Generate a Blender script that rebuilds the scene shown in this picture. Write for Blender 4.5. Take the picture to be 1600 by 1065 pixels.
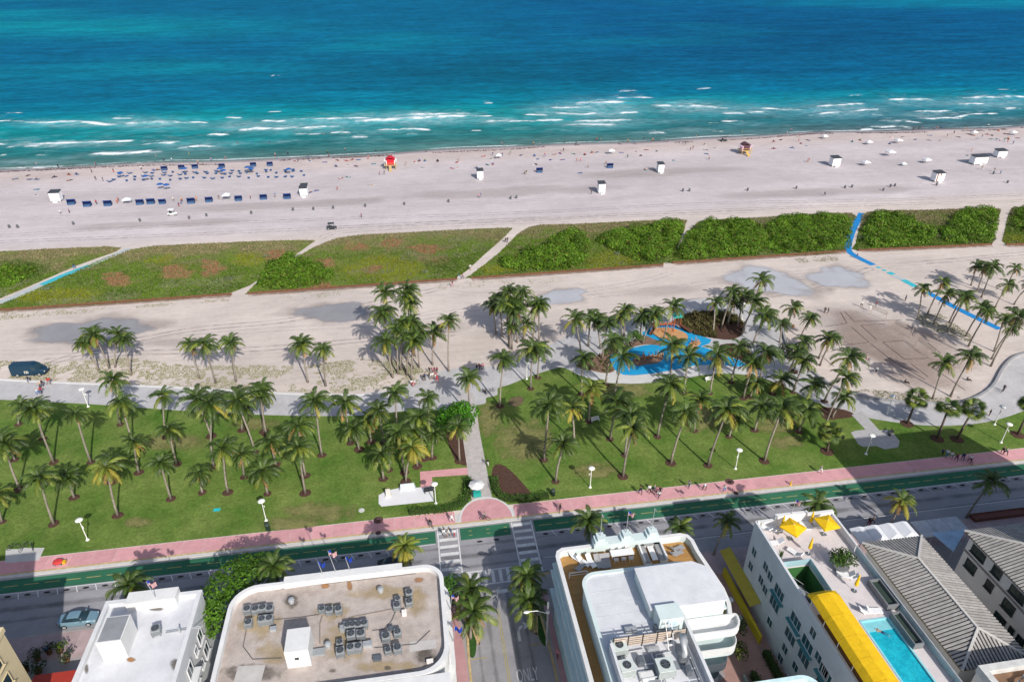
import bpy, bmesh, math, random
import numpy as np
from mathutils import Vector, Matrix, Euler

random.seed(7); RNG = np.random.default_rng(11)
for o in list(bpy.data.objects): bpy.data.objects.remove(o)
SC = bpy.context.scene
COL = SC.collection
PI = math.pi

# ------------------------------------------------------------------ camera
FPX = 1067.0; TH = math.radians(30.5); PS = math.radians(8.8); CAMH = 75.0
cam = bpy.data.cameras.new('camera'); cam.sensor_width = 36.0; cam.lens = 36.0*FPX/1600.0
cam.clip_start = 1.0; cam.clip_end = 9000.0
camo = bpy.data.objects.new('camera', cam); COL.objects.link(camo)
camo.location = (0, 0, CAMH); camo.rotation_euler = (PI/2-TH, 0, -PS)
SC.camera = camo
# ------------------------------------------------------------------ sky, sun, exposure
SUN_EL = math.radians(36.0)
sunv = Vector((0.326*math.cos(SUN_EL), -0.946*math.cos(SUN_EL), math.sin(SUN_EL)))
W = bpy.data.worlds.new('World'); SC.world = W; W.use_nodes = True
wn = W.node_tree; bg = wn.nodes['Background']
sky = wn.nodes.new('ShaderNodeTexSky'); sky.sky_type = 'NISHITA'; sky.sun_disc = False
sky.sun_elevation = SUN_EL; sky.sun_rotation = math.atan2(sunv.x, sunv.y)
sky.air_density = 1.0; sky.dust_density = 2.2; sky.ozone_density = 1.0
wn.links.new(sky.outputs[0], bg.inputs[0]); bg.inputs[1].default_value = 0.124
sl = bpy.data.lights.new('sun', 'SUN'); sl.energy = 4.3; sl.angle = math.radians(0.53); sl.color = (1.0, 0.955, 0.885)
so = bpy.data.objects.new('sun', sl); COL.objects.link(so)
so.rotation_euler = (-sunv).to_track_quat('-Z', 'Y').to_euler(); so.location = (40, -60, 200)
SC.view_settings.view_transform = 'Standard'; SC.view_settings.look = 'None'
SC.view_settings.exposure = 0.08; SC.view_settings.gamma = 1.0
SC.view_settings.use_curve_mapping = False

# ------------------------------------------------------------------ photo pixel -> place on a known surface
_fh = Vector((math.sin(PS), math.cos(PS), 0)); _R = Vector((math.cos(PS), -math.sin(PS), 0))
_F = _fh*math.cos(TH)-Vector((0, 0, 1))*math.sin(TH); _U = _fh*math.sin(TH)+Vector((0, 0, 1))*math.cos(TH)
CAMP = Vector((0, 0, CAMH))
def ray(x, y): return _F*FPX+_R*(x-800.0)+_U*(532.5-y)
def G(x, y, z=0.0):
    d = ray(x, y); return CAMP+d*((z-CAMH)/d.z)
def G2(x, y, z=0.0):
    p = G(x, y, z); return (p.x, p.y)
def GX(x, y, X):
    d = ray(x, y); return CAMP+d*(X/d.x)
def PR(p):
    d = Vector(p)-CAMP; w = d.dot(_F); return (800+FPX*d.dot(_R)/w, 532.5-FPX*d.dot(_U)/w)

# ------------------------------------------------------------------ mesh helpers
class MB:
    def __init__(s): s.v = []; s.f = []
    def add(s, vs, fs):
        n = len(s.v); s.v += [tuple(v) for v in vs]; s.f += [tuple(i+n for i in f) for f in fs]; return s
    def box(s, x0, x1, y0, y1, z0, z1):
        return s.add([(x0,y0,z0),(x1,y0,z0),(x1,y1,z0),(x0,y1,z0),(x0,y0,z1),(x1,y0,z1),(x1,y1,z1),(x0,y1,z1)],
                     [(0,3,2,1),(4,5,6,7),(0,1,5,4),(1,2,6,5),(2,3,7,6),(3,0,4,7)])
    def bar(s, a, b, w, h=None, up=(0, 0, 1)):
        a = Vector(a); b = Vector(b); h = h or w; d = (b-a).normalized(); u = Vector(up)
        if abs(d.dot(u)) > .98: u = Vector((1, 0, 0))
        r = d.cross(u).normalized()*w/2; u = r.cross(d).normalized()*h/2
        return s.add([a-r-u, a+r-u, a+r+u, a-r+u, b-r-u, b+r-u, b+r+u, b-r+u],
                     [(0,1,2,3),(7,6,5,4),(0,4,5,1),(1,5,6,2),(2,6,7,3),(3,7,4,0)])
    def tube(s, pts, rad, n=8, cap=True):
        pts = [Vector(p) for p in pts]; k = len(pts)
        if not hasattr(rad, '__len__'): rad = [rad]*k
        vs = []; fs = []
        for i, p in enumerate(pts):
            d = (pts[min(i+1, k-1)]-pts[max(i-1, 0)]).normalized()
            u = Vector((0, 1, 0)) if abs(d.y) < .9 else Vector((1, 0, 0))
            r = d.cross(u).normalized(); u = r.cross(d)
            for j in range(n):
                a = 2*PI*j/n; vs.append(p+(r*math.cos(a)+u*math.sin(a))*rad[i])
        for i in range(k-1):
            for j in range(n):
                q = (j+1) % n; fs.append((i*n+j, i*n+q, (i+1)*n+q, (i+1)*n+j))
        if cap: fs += [tuple(range(n))[::-1], tuple((k-1)*n+j for j in range(n))]
        return s.add(vs, fs)
    def prism(s, poly, z0, z1, bottom=False, top=True):
        n = len(poly); vs = [(p[0], p[1], z0) for p in poly]+[(p[0], p[1], z1) for p in poly]
        fs = [(i, (i+1) % n, n+(i+1) % n, n+i) for i in range(n)]
        if top: fs.append(tuple(range(n, 2*n)))
        if bottom: fs.append(tuple(range(n))[::-1])
        return s.add(vs, fs)
    def ring(s, o, i_, z0, z1):
        n = len(o); vs = [(p[0], p[1], z0) for p in o]+[(p[0], p[1], z1) for p in o]+[(p[0], p[1], z1) for p in i_]+[(p[0], p[1], z0) for p in i_]
        fs = []
        for a in range(n):
            b = (a+1) % n
            fs += [(a, b, n+b, n+a), (n+a, n+b, 2*n+b, 2*n+a), (2*n+a, 2*n+b, 3*n+b, 3*n+a)]
        return s.add(vs, fs)
    def sheet(s, poly, z):
        return s.add([(p[0], p[1], z) for p in poly], [tuple(range(len(poly)))])
    def lathe(s, prof, n=12, c=(0, 0, 0)):
        vs = []; fs = []; k = len(prof)
        for (r, z) in prof:
            for j in range(n):
                a = 2*PI*j/n; vs.append((c[0]+r*math.cos(a), c[1]+r*math.sin(a), c[2]+z))
        for i in range(k-1):
            for j in range(n):
                q = (j+1) % n; fs.append((i*n+j, i*n+q, (i+1)*n+q, (i+1)*n+j))
        return s.add(vs, fs+[tuple(range(n))[::-1], tuple((k-1)*n+j for j in range(n))])
    def loft(s, secs, cap=True):
        n = len(secs[0]); vs = [p for sec in secs for p in sec]; fs = []
        for i in range(len(secs)-1):
            for j in range(n):
                q = (j+1) % n; fs.append((i*n+j, i*n+q, (i+1)*n+q, (i+1)*n+j))
        if cap: fs += [tuple(range(n))[::-1], tuple((len(secs)-1)*n+j for j in range(n))]
        return s.add(vs, fs)
    def mesh(s, name, off=(0, 0, 0), smooth=False, fixn=True):
        m = bpy.data.meshes.new(name)
        m.from_pydata([(v[0]-off[0], v[1]-off[1], v[2]-off[2]) for v in s.v], [], s.f)
        if fixn:
            b = bmesh.new(); b.from_mesh(m); bmesh.ops.recalc_face_normals(b, faces=b.faces); b.to_mesh(m); b.free()
        if smooth: m.shade_smooth()
        m.update(); return m

def link(name, data, mat=None, parent=None):
    o = bpy.data.objects.new(name, data); COL.objects.link(o)
    if mat is not None and data is not None:
        if data.materials: pass
        else: data.materials.append(mat)
    if parent is not None: o.parent = parent
    return o
BASE = {}
def thing(name, label, cat, loc=(0, 0, 0), rz=0.0, group=None):
    o = bpy.data.objects.new(name, None); COL.objects.link(o); o.empty_display_size = .5
    o.location = loc; o.rotation_euler = (0, 0, rz); o['label'] = label; o['category'] = cat
    if group: o['group'] = group
    BASE[o.name] = Vector(loc); return o
def tag(o, label, cat, group=None):
    o['label'] = label; o['category'] = cat
    if group: o['group'] = group
    return o
def part(name, mb, mat, parent, world=True, smooth=False, fixn=True):
    """mesh child; vertices given in world space are stored relative to the thing's base"""
    off = BASE.get(parent.name, Vector((0, 0, 0))) if world else (0, 0, 0)
    o = link(name, mb.mesh(name, off, smooth, fixn), mat, parent)
    BASE[o.name] = Vector(off); return o
def solo(name, mb, mat, label, cat, base, group=None, smooth=False):
    o = link(name, mb.mesh(name, base, smooth), mat); o.location = base; BASE[o.name] = Vector(base)
    return tag(o, label, cat, group)
def struct(name, mb, mat, kind='structure', parent=None, fixn=False):
    o = link(name, mb.mesh(name, fixn=fixn), mat, parent); BASE[o.name] = Vector((0, 0, 0))
    if parent is None: o['kind'] = kind
    elif kind == 'stuff': o['kind'] = 'stuff'
    return o
KIDS = {}
def dup(root, loc, rz=0.0, label=None, group=None, sc=1.0):
    r = root.copy(); COL.objects.link(r); r.location = loc; r.rotation_euler = (0, 0, rz); r.scale = (sc, sc, sc)
    if label: r['label'] = label
    if group: r['group'] = group
    if root.name not in KIDS: KIDS[root.name] = [(ch, list(ch.children)) for ch in root.children]
    for ch, sub_ in KIDS[root.name]:
        c = ch.copy(); COL.objects.link(c); c.parent = r
        for g in sub_:
            d = g.copy(); COL.objects.link(d); d.parent = c
    return r
class Proto:
    """the first use places the prototype itself, later uses copy it"""
    def __init__(s, root): s.root = root; s.used = False
    def put(s, loc, rz=0.0, label=None, group=None, sc=1.0):
        if not s.used:
            s.used = True; o = s.root; o.location = loc; o.rotation_euler = (0, 0, rz); o.scale = (sc, sc, sc)
            if label: o['label'] = label
            if group: o['group'] = group
            return o
        return dup(s.root, loc, rz, label, group, sc)
ORD = 'first second third fourth fifth sixth seventh eighth ninth tenth eleventh twelfth thirteenth fourteenth fifteenth sixteenth seventeenth eighteenth nineteenth twentieth'.split()
def ordn(i):
    if i < 20: return ORD[i]
    t = ['twenty', 'thirty', 'forty', 'fifty', 'sixty'][(i+1)//10-2]
    if (i+1) % 10 == 0: return {'twenty': 'twentieth', 'thirty': 'thirtieth', 'forty': 'fortieth', 'fifty': 'fiftieth', 'sixty': 'sixtieth'}[t]
    return t+'-'+ORD[(i+1) % 10-1]
def smooth(pts, n=5, closed=True):
    P = [Vector((p[0], p[1])) for p in pts]; k = len(P); out = []
    rng = range(k) if closed else range(k-1)
    for i in rng:
        if closed: a, b, c, d = P[i-1], P[i], P[(i+1) % k], P[(i+2) % k]
        else: a, b, c, d = P[max(i-1, 0)], P[i], P[i+1], P[min(i+2, k-1)]
        for j in range(n):
            t = j/n; out.append(.5*((2*b)+(c-a)*t+(2*a-5*b+4*c-d)*t*t+(3*b-a-3*c+d)*t**3))
    if not closed: out.append(P[-1])
    return [(p.x, p.y) for p in out]
def gp(pts, z=0.0): return [G2(x, y, z) for x, y in pts]
def rrect(x0, x1, y0, y1, r, n=6):
    if not hasattr(r, '__len__'): r = (r,)*4
    out = []
    for (cx, cy, a0, rr) in ((x0+r[0], y0+r[0], PI, r[0]), (x1-r[1], y0+r[1], 1.5*PI, r[1]), (x1-r[2], y1-r[2], 0, r[2]), (x0+r[3], y1-r[3], .5*PI, r[3])):
        for j in range(n+1):
            a = a0+PI/2*j/n; out.append((cx+rr*math.cos(a), cy+rr*math.sin(a)))
    return out
def inpoly(px, py, poly):
    x = np.asarray(px); y = np.asarray(py); c = np.zeros(x.shape, bool); n = len(poly)
    for i in range(n):
        x0, y0 = poly[i]; x1, y1 = poly[i-1]
        if y0 == y1: continue
        c ^= ((y0 > y) != (y1 > y)) & (x < (x1-x0)*(y-y0)/(y1-y0)+x0)
    return c
def area(poly): return abs(sum(poly[i-1][0]*poly[i][1]-poly[i][0]*poly[i-1][1] for i in range(len(poly))))/2
_H = RNG.random((256, 256))
def vnoise(x, y):
    xi = np.floor(x).astype(int); yi = np.floor(y).astype(int); fx = x-xi; fy = y-yi
    fx = fx*fx*(3-2*fx); fy = fy*fy*(3-2*fy); g = lambda a, b: _H[a & 255, b & 255]
    return (g(xi, yi)*(1-fx)+g(xi+1, yi)*fx)*(1-fy)+(g(xi, yi+1)*(1-fx)+g(xi+1, yi+1)*fx)*fy
def fbm(x, y, o=4):
    x = np.asarray(x, float); y = np.asarray(y, float); s = 0; a = .5; t = 0
    for i in range(o): s = s+a*vnoise(x+17*i, y+31*i); t += a; a *= .5; x = x*2.03; y = y*2.03
    return s/t
def npmesh(name, V, Fq, col=None, attr='tint'):
    """large meshes straight from arrays; Fq is (n,3) or (n,4)"""
    m = bpy.data.meshes.new(name); V = np.asarray(V, np.float32); Fq = np.asarray(Fq, np.int32)
    k = Fq.shape[1]; n = len(Fq)
    m.vertices.add(len(V)); m.vertices.foreach_set('co', V.ravel())
    m.loops.add(n*k); m.loops.foreach_set('vertex_index', Fq.ravel())
    m.polygons.add(n); m.polygons.foreach_set('loop_start', np.arange(0, n*k, k, dtype=np.int32))
    if col is not None:
        a = m.color_attributes.new(attr, 'FLOAT_COLOR', 'POINT')
        c = np.ones((len(V), 4), np.float32); c[:, :3] = col; a.data.foreach_set('color', c.ravel())
    m.update(calc_edges=True); m.validate(); return m

# ------------------------------------------------------------------ figures (built first, while the scene is still small)
def body(name, J, E, Rd):
    """skinned figure from joints; faces are sorted into hair, skin, shirt and trousers by position"""
    m = bpy.data.meshes.new(name); m.from_pydata(J, E, []); o = bpy.data.objects.new(name, m); COL.objects.link(o)
    sk = o.modifiers.new('skin', 'SKIN'); sk.use_smooth_shade = True; ss = o.modifiers.new('sub', 'SUBSURF'); ss.levels = 1; ss.render_levels = 1
    for i, v in enumerate(m.skin_vertices[0].data): v.radius = (Rd[i], Rd[i]); v.use_root = (i == 0)
    dg = bpy.context.evaluated_depsgraph_get(); r = bpy.data.meshes.new_from_object(o.evaluated_get(dg)); bpy.data.objects.remove(o); r.name = name; return r
def person_mesh(pose):
    if pose in ('stand', 'walk'):
        s = .22 if pose == 'walk' else .06
        J = [(0,0,.95),(0,0,1.15),(0,.01,1.38),(0,.01,1.47),(0,0,1.55),(0,-.01,1.68),(.19,.01,1.40),(.25,s*.5,1.12),(.27,-.05+s,.88),(.27,-.08+s,.80),(-.19,.01,1.40),(-.25,-s*.5,1.12),(-.27,-.05-s,.88),(-.27,-.08-s,.80),(.10,-s*.6,.88),(.11,-s,.50),(.11,-s*.8+.02,.08),(.11,-s*.8-.13,.04),(-.10,s*.6,.88),(-.11,s,.50),(-.11,s*1.3,.08),(-.11,s*1.3-.13,.04)]
    elif pose == 'sit':
        J = [(0,.05,.12),(0,.10,.34),(0,.15,.58),(0,.14,.66),(0,.13,.74),(0,.10,.86),(.19,.15,.60),(.26,.24,.36),(.25,.32,.08),(.25,.36,.04),(-.19,.15,.60),(-.26,.24,.36),(-.25,.32,.08),(-.25,.36,.04),(.11,0,.12),(.12,-.38,.38),(.12,-.62,.07),(.12,-.74,.05),(-.11,0,.12),(-.12,-.38,.34),(-.12,-.66,.07),(-.12,-.78,.05)]
    else:
        J = [(0,0,.12),(0,.22,.13),(0,.46,.14),(0,.54,.14),(0,.62,.15),(0,.75,.15),(.19,.47,.13),(.30,.30,.09),(.36,.08,.06),(.37,0,.05),(-.19,.47,.13),(-.32,.34,.09),(-.40,.14,.06),(-.41,.06,.05),(.10,-.06,.12),(.13,-.48,.11),(.15,-.88,.08),(.17,-.98,.12),(-.10,-.06,.12),(-.13,-.48,.11),(-.15,-.88,.08),(-.17,-.98,.12)]
    E = [(0,1),(1,2),(2,3),(3,4),(4,5),(2,6),(6,7),(7,8),(8,9),(2,10),(10,11),(11,12),(12,13),(0,14),(14,15),(15,16),(16,17),(0,18),(18,19),(19,20),(20,21)]
    Rd = [.145,.13,.13,.055,.075,.105,.065,.048,.036,.03,.065,.048,.036,.03,.095,.065,.045,.035,.095,.065,.045,.035]
    if pose in ('lie',): Rd = [r*.85 for r in Rd]
    m = body('person_'+pose, J, E, Rd); Jv = [Vector(j) for j in J]; reg = [3,2,2,1,1,0,2,2,1,1,2,2,1,1,3,3,1,1,3,3,1,1]
    for k in range(4): m.materials.append(None)
    for f in m.polygons:
        c = f.center; i = min(range(len(Jv)), key=lambda q: (Jv[q]-c).length); s = reg[i]
        if i == 5: s = 0 if (c-Jv[5]).dot(Vector((0, .6, .6)) if pose != 'lie' else Vector((0, .8, -.2))) > -.012 else 1
        f.material_index = s
    m.shade_smooth(); return m
PM = {k: person_mesh(k) for k in ('stand', 'walk', 'sit', 'lie')}
# ------------------------------------------------------------------ materials
def lin(r, g, b):
    f = lambda c: (c/255/12.92) if c <= 10 else ((c/255+.055)/1.055)**2.4
    return (f(r), f(g), f(b))
MATS = {}
def nd(nt, t, **k):
    n = nt.nodes.new(t)
    for a, b in k.items(): setattr(n, a, b)
    return n
def M(name, rgb, rough=.8, var=.18, scale=1.0, bump=0.0, bscale=None, spec=.3, metal=0.0, rgb2=None, stretch=None, rnd=0.0, detail=6.0, alpha=None, amax=1.0, trans=0.0, attr=None, mott=None):
    if name in MATS: return MATS[name]
    m = bpy.data.materials.new(name); m.use_nodes = True; nt = m.node_tree; b = nt.nodes['Principled BSDF']
    b.inputs['Roughness'].default_value = rough; b.inputs['Specular IOR Level'].default_value = spec; b.inputs['Metallic'].default_value = metal
    geo = nd(nt, 'ShaderNodeNewGeometry'); pos = geo.outputs['Position']
    if stretch:
        mp = nd(nt, 'ShaderNodeVectorMath', operation='MULTIPLY'); mp.inputs[1].default_value = stretch
        nt.links.new(pos, mp.inputs[0]); pos = mp.outputs[0]
    nz = nd(nt, 'ShaderNodeTexNoise'); nz.inputs['Scale'].default_value = scale; nz.inputs['Detail'].default_value = detail; nz.inputs['Roughness'].default_value = .62
    nt.links.new(pos, nz.inputs['Vector'])
    rp = nd(nt, 'ShaderNodeValToRGB'); e = rp.color_ramp.elements
    lo = tuple(max(0, c*(1-var)) for c in rgb) if rgb2 is None else rgb
    hi = tuple(min(1, c*(1+var)) for c in rgb) if rgb2 is None else rgb2
    e[0].position = .3; e[1].position = .7; e[0].color = (*lo, 1); e[1].color = (*hi, 1)
    nt.links.new(nz.outputs['Fac'], rp.inputs['Fac']); out = rp.outputs['Color']
    if attr:
        at = nd(nt, 'ShaderNodeAttribute', attribute_name=attr)
        mx = nd(nt, 'ShaderNodeMix', data_type='RGBA', blend_type='MULTIPLY'); mx.inputs['Factor'].default_value = 1.0
        nt.links.new(out, mx.inputs[6]); nt.links.new(at.outputs['Color'], mx.inputs[7]); out = mx.outputs[2]
    if mott:    # finer mottling on top of the broad variation
        for q_ in mott:
            sc_, am_ = q_[:2]; pz = geo.outputs['Position']
            if len(q_) > 2:
                ms_ = nd(nt, 'ShaderNodeVectorMath', operation='MULTIPLY'); ms_.inputs[1].default_value = q_[2]; nt.links.new(pz, ms_.inputs[0]); pz = ms_.outputs[0]
            nm = nd(nt, 'ShaderNodeTexNoise'); nm.inputs['Scale'].default_value = sc_; nm.inputs['Detail'].default_value = 5; nm.inputs['Roughness'].default_value = .65; nt.links.new(pz, nm.inputs['Vector'])
            mm_ = nd(nt, 'ShaderNodeMapRange'); mm_.inputs[1].default_value = .3; mm_.inputs[2].default_value = .7; mm_.inputs[3].default_value = 1-am_; mm_.inputs[4].default_value = 1+am_; nt.links.new(nm.outputs['Fac'], mm_.inputs[0])
            vs_ = nd(nt, 'ShaderNodeVectorMath', operation='SCALE'); nt.links.new(out, vs_.inputs[0]); nt.links.new(mm_.outputs[0], vs_.inputs['Scale']); out = vs_.outputs[0]
    if rnd:
        oi = nd(nt, 'ShaderNodeObjectInfo'); hs = nd(nt, 'ShaderNodeHueSaturation')
        mr = nd(nt, 'ShaderNodeMapRange'); mr.inputs[3].default_value = 1-rnd; mr.inputs[4].default_value = 1+rnd
        nt.links.new(oi.outputs['Random'], mr.inputs[0]); nt.links.new(mr.outputs[0], hs.inputs['Value']); nt.links.new(out, hs.inputs['Color']); out = hs.outputs[0]
    nt.links.new(out, b.inputs['Base Color'])
    if bump:
        n2 = nd(nt, 'ShaderNodeTexNoise'); n2.inputs['Scale'].default_value = bscale or scale*6; n2.inputs['Detail'].default_value = 4
        nt.links.new(pos, n2.inputs['Vector'])
        bp = nd(nt, 'ShaderNodeBump'); bp.inputs['Strength'].default_value = bump; bp.inputs['Distance'].default_value = .05
        nt.links.new(n2.outputs['Fac'], bp.inputs['Height']); nt.links.new(bp.outputs[0], b.inputs['Normal'])
    if trans:
        tr = nd(nt, 'ShaderNodeBsdfTranslucent'); mxs = nd(nt, 'ShaderNodeMixShader'); mxs.inputs[0].default_value = trans
        nt.links.new(out, tr.inputs[0]); nt.links.new(b.outputs[0], mxs.inputs[1]); nt.links.new(tr.outputs[0], mxs.inputs[2])
        nt.links.new(mxs.outputs[0], nt.nodes['Material Output'].inputs[0])
    if alpha is not None:   # edge fade held in a vertex attribute, broken up with noise
        at = nd(nt, 'ShaderNodeAttribute', attribute_name='fade')
        n3 = nd(nt, 'ShaderNodeTexNoise'); n3.inputs['Scale'].default_value = alpha; n3.inputs['Detail'].default_value = 5
        nt.links.new(geo.outputs['Position'], n3.inputs['Vector'])
        n4 = nd(nt, 'ShaderNodeMath', operation='MULTIPLY_ADD'); n4.inputs[1].default_value = 1.5; n4.inputs[2].default_value = -.75; nt.links.new(n3.outputs['Fac'], n4.inputs[0])
        ad = nd(nt, 'ShaderNodeMath', operation='ADD'); nt.links.new(at.outputs['Fac'], ad.inputs[0]); nt.links.new(n4.outputs[0], ad.inputs[1])
        mr2 = nd(nt, 'ShaderNodeMapRange', interpolation_type='SMOOTHSTEP'); mr2.inputs[1].default_value = .28; mr2.inputs[2].default_value = 1.0; mr2.inputs[4].default_value = amax
        nt.links.new(ad.outputs[0], mr2.inputs[0]); nt.links.new(mr2.outputs[0], b.inputs['Alpha'])
    MATS[name] = m; return m
WHITE = M('white_paint', (.66, .66, .655), .6, .06, .6, .1, mott=((.8, .05), (3, .03)))
OFFW = M('white_wall', (.62, .63, .645), .7, .08, .4, .15, mott=((1.2, .05),))
AQUA = M('pale_aqua_wall', (.42, .62, .66), .7, .08, .5, .15)
MINT = M('pale_mint_wall', (.57, .66, .655), .7, .06, .5)
DARKM = M('dark_metal', (.035, .037, .04), .5, .2, 3)
STEEL = M('grey_metal', (.22, .24, .26), .4, .15, 2, metal=.6)
GALV = M('galvanised_metal', (.42, .44, .46), .45, .15, 2, metal=.3)
GLASS = M('window_glass', (.02, .045, .06), .08, .3, .4, spec=.6)
TEALG = M('teal_window_glass', (.025, .10, .12), .1, .3, .5, spec=.6)
YELLOW = M('yellow_canvas', (.74, .46, .008), .8, .06, 1.5, .5, 2.0, mott=((.7, .08), (3, .06)))
BLUEC = M('blue_canvas', (.02, .06, .22), .75, .15, 2, .2)
TREAD = M('rubber', (.02, .02, .021), .8, .2, 5)
WOOD = M('brown_wood', (.17, .09, .045), .75, .25, 3, .3)
# ================================================================== SETTING
def shore_y(X): return 284.5+2.6*np.sin((np.asarray(X)-20)/95.0)+1.3*np.sin(np.asarray(X)/23.0)+.6*np.sin(np.asarray(X)/9.0)
# ---- sand: one sheet under everything, tinted by zone (dry, damp, wet) ------------
def make_sand():
    xs = np.concatenate([[-3000, -800, -400], np.arange(-230, 380, 2.5), [500, 900, 3500]])
    ys = np.concatenate([[-600, -100, 30, 60, 75.2, 76.2], np.arange(78, 262, 2.5), np.arange(262, 312, .8), [330, 500, 7000]])
    Xg, Yg = np.meshgrid(xs, ys); S = shore_y(Xg)
    Z = np.where(Yg < 75.9, -.25, 0.0); d = Yg-(S-5.0); Z = np.where(d > 0, -.06*d, Z); Z = np.maximum(Z, -6)
    t = np.ones(Xg.shape+(3,)); n = fbm(Xg/26, Yg/9); n2 = fbm(Xg/60+9, Yg/5+3)
    t *= (.86+.28*n)[..., None]
    beach = np.clip((Yg-192)/10, 0, 1); t *= (1-beach*.06*(1-n2))[..., None]
    t[..., 2] *= 1+.10*beach; t[..., 0] *= 1-.02*beach; mid_ = 1-beach; t *= 1-mid_[..., None]*np.array([0, .012, .03])
    mid = np.exp(-((Yg-236)/22)**2); t *= (1-.10*mid)[..., None]                      # raked, slightly damp middle of the beach
    warm = np.clip((Yg-(S-26))/14, 0, 1)*np.clip(((S-3)-Yg)/4, 0, 1); t *= 1-warm[..., None]*np.array([.03, .09, .15])
    wet = np.clip((Yg-(S-6.5+2*fbm(Xg/14, Yg/5)))/3.0, 0, 1); t *= 1-wet[..., None]*np.array([.42, .46, .45])
    V = np.stack([Xg, Yg, Z], -1).reshape(-1, 3); nx, ny = len(xs), len(ys)
    i = (np.arange(ny-1)[:, None]*nx+np.arange(nx-1)[None, :]).ravel()
    F = np.stack([i, i+1, i+nx+1, i+nx], -1)
    m = npmesh('sand', V, F, t.reshape(-1, 3))
    o = link('sand', m, M('sand', (.555, .49, .455), .95, .07, .35, .6, 2.2, spec=.1, attr='tint', stretch=(.6, 1.3, 1), mott=((.9, .06), (.12, .06), (5.0, .05), (1.0, .055, (.025, 1.1, 1)), (1.0, .04, (.12, 2.6, 1))))); o['kind'] = 'structure'
make_sand()

# ---- sea -------------------------------------------------------------------------
STREAKS = [(12,176,32,176,1),(0,189,16,189,2),(37,190,170,195,3),(180,184,205,185,2),(175,195,280,193,4),(297,192,320,194,1.5),(353,185,374,185,2),(20,231,75,228,2.5),(70,226,205,220,2.5),(230,225,276,222,2.5),(155,241,240,236,2.2),(284,232,330,230,1.6),(326,213,352,212,2),(0,244,8,243,1.5),(58,243,75,242,1.5),(0,263,75,262,1.2),(180,258,250,251,1.2),(375,205,400,202,3),
(400,203,513,199,4),(474,187,575,185,3),(412,190,442,190,2),(575,190,720,182,5),(640,180,728,179,4),(520,208,545,208,2),(592,203,618,202,2),(630,201,668,202,2.2),(635,209,650,209,1.2),(552,214,572,214,1.2),(740,183,767,182,2.2),(765,190,800,190,3),(738,204,750,204,1.2),(758,162,768,161,1.6),(422,175,438,175,1.2),(462,210,502,210,1.5),
(867,169,915,168,3),(912,163,980,161,4),(967,155,1015,154,3),(800,191,832,190,2),(822,180,850,180,2),(875,178,910,179,2.6),(912,179,930,178,2),(974,178,997,177,2),(840,189,875,188,2),(912,191,980,189,4),(885,196,962,196,2.2),(1032,166,1110,168,4),(1117,169,1135,169,2),(1135,178,1160,177,2),(1168,176,1192,176,2),(1130,191,1157,190,2),(1018,210,1040,210,1.6),(1115,207,1132,207,1.2),(1110,193,1125,193,1.2),
(1200,171,1250,172,2.5),(1287,167,1343,163,3),(1280,180,1365,171,2.2),(1365,180,1382,182,1.6),(1400,157,1455,157,3),(1490,152,1512,153,2),(1522,153,1600,153,4),(1435,175,1485,174,2.2),(1440,186,1495,185,2.2),(1495,184,1550,177,1.8),(1385,190,1432,192,2.2),(1372,199,1420,200,1.6),(1345,202,1362,202,1.4),(1577,171,1596,170,1.6),
(970,144,995,143,1),(1090,139,1110,138,1),(1330,150,1350,149,1),(1560,140,1580,140,1.2),(420,118,440,118,.7),(640,60,652,60,.6),(230,128,250,128,.7),(1500,163,1530,162,2),(1610,165,1660,163,3),(-60,190,-10,190,3),(-50,228,0,226,2.5)]
WASHES = [(105, 193, 75, 5, .5), (228, 192, 62, 8, .62), (300, 196, 40, 6, .35), (380, 196, 45, 9, .6), (450, 196, 70, 9, .62), (530, 191, 60, 8, .5), (650, 185, 85, 9, .72), (775, 188, 40, 6, .5), (130, 225, 80, 4, .5), (200, 238, 55, 4, .45), (300, 228, 55, 8, .45), (870, 172, 45, 9, .5), (940, 170, 65, 14, .6), (930, 193, 60, 6, .55), (1080, 168, 65, 9, .62), (1165, 172, 60, 8, .5), (1310, 172, 75, 11, .55), (1430, 160, 60, 6, .45), (1540, 160, 80, 8, .55), (1460, 178, 60, 6, .4), (40, 252, 60, 4, .4), (560, 205, 120, 5, .3), (1000, 188, 90, 5, .3)]
def px_arr(X, Y):
    R, F, U = np.array(_R), np.array(_F), np.array(_U); w = np.maximum(X*F[0]+Y*F[1]-CAMH*F[2], 1.0)
    return 800+FPX*(X*R[0]+Y*R[1]-CAMH*R[2])/w, 532.5-FPX*(X*U[0]+Y*U[1]-CAMH*U[2])/w
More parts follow.
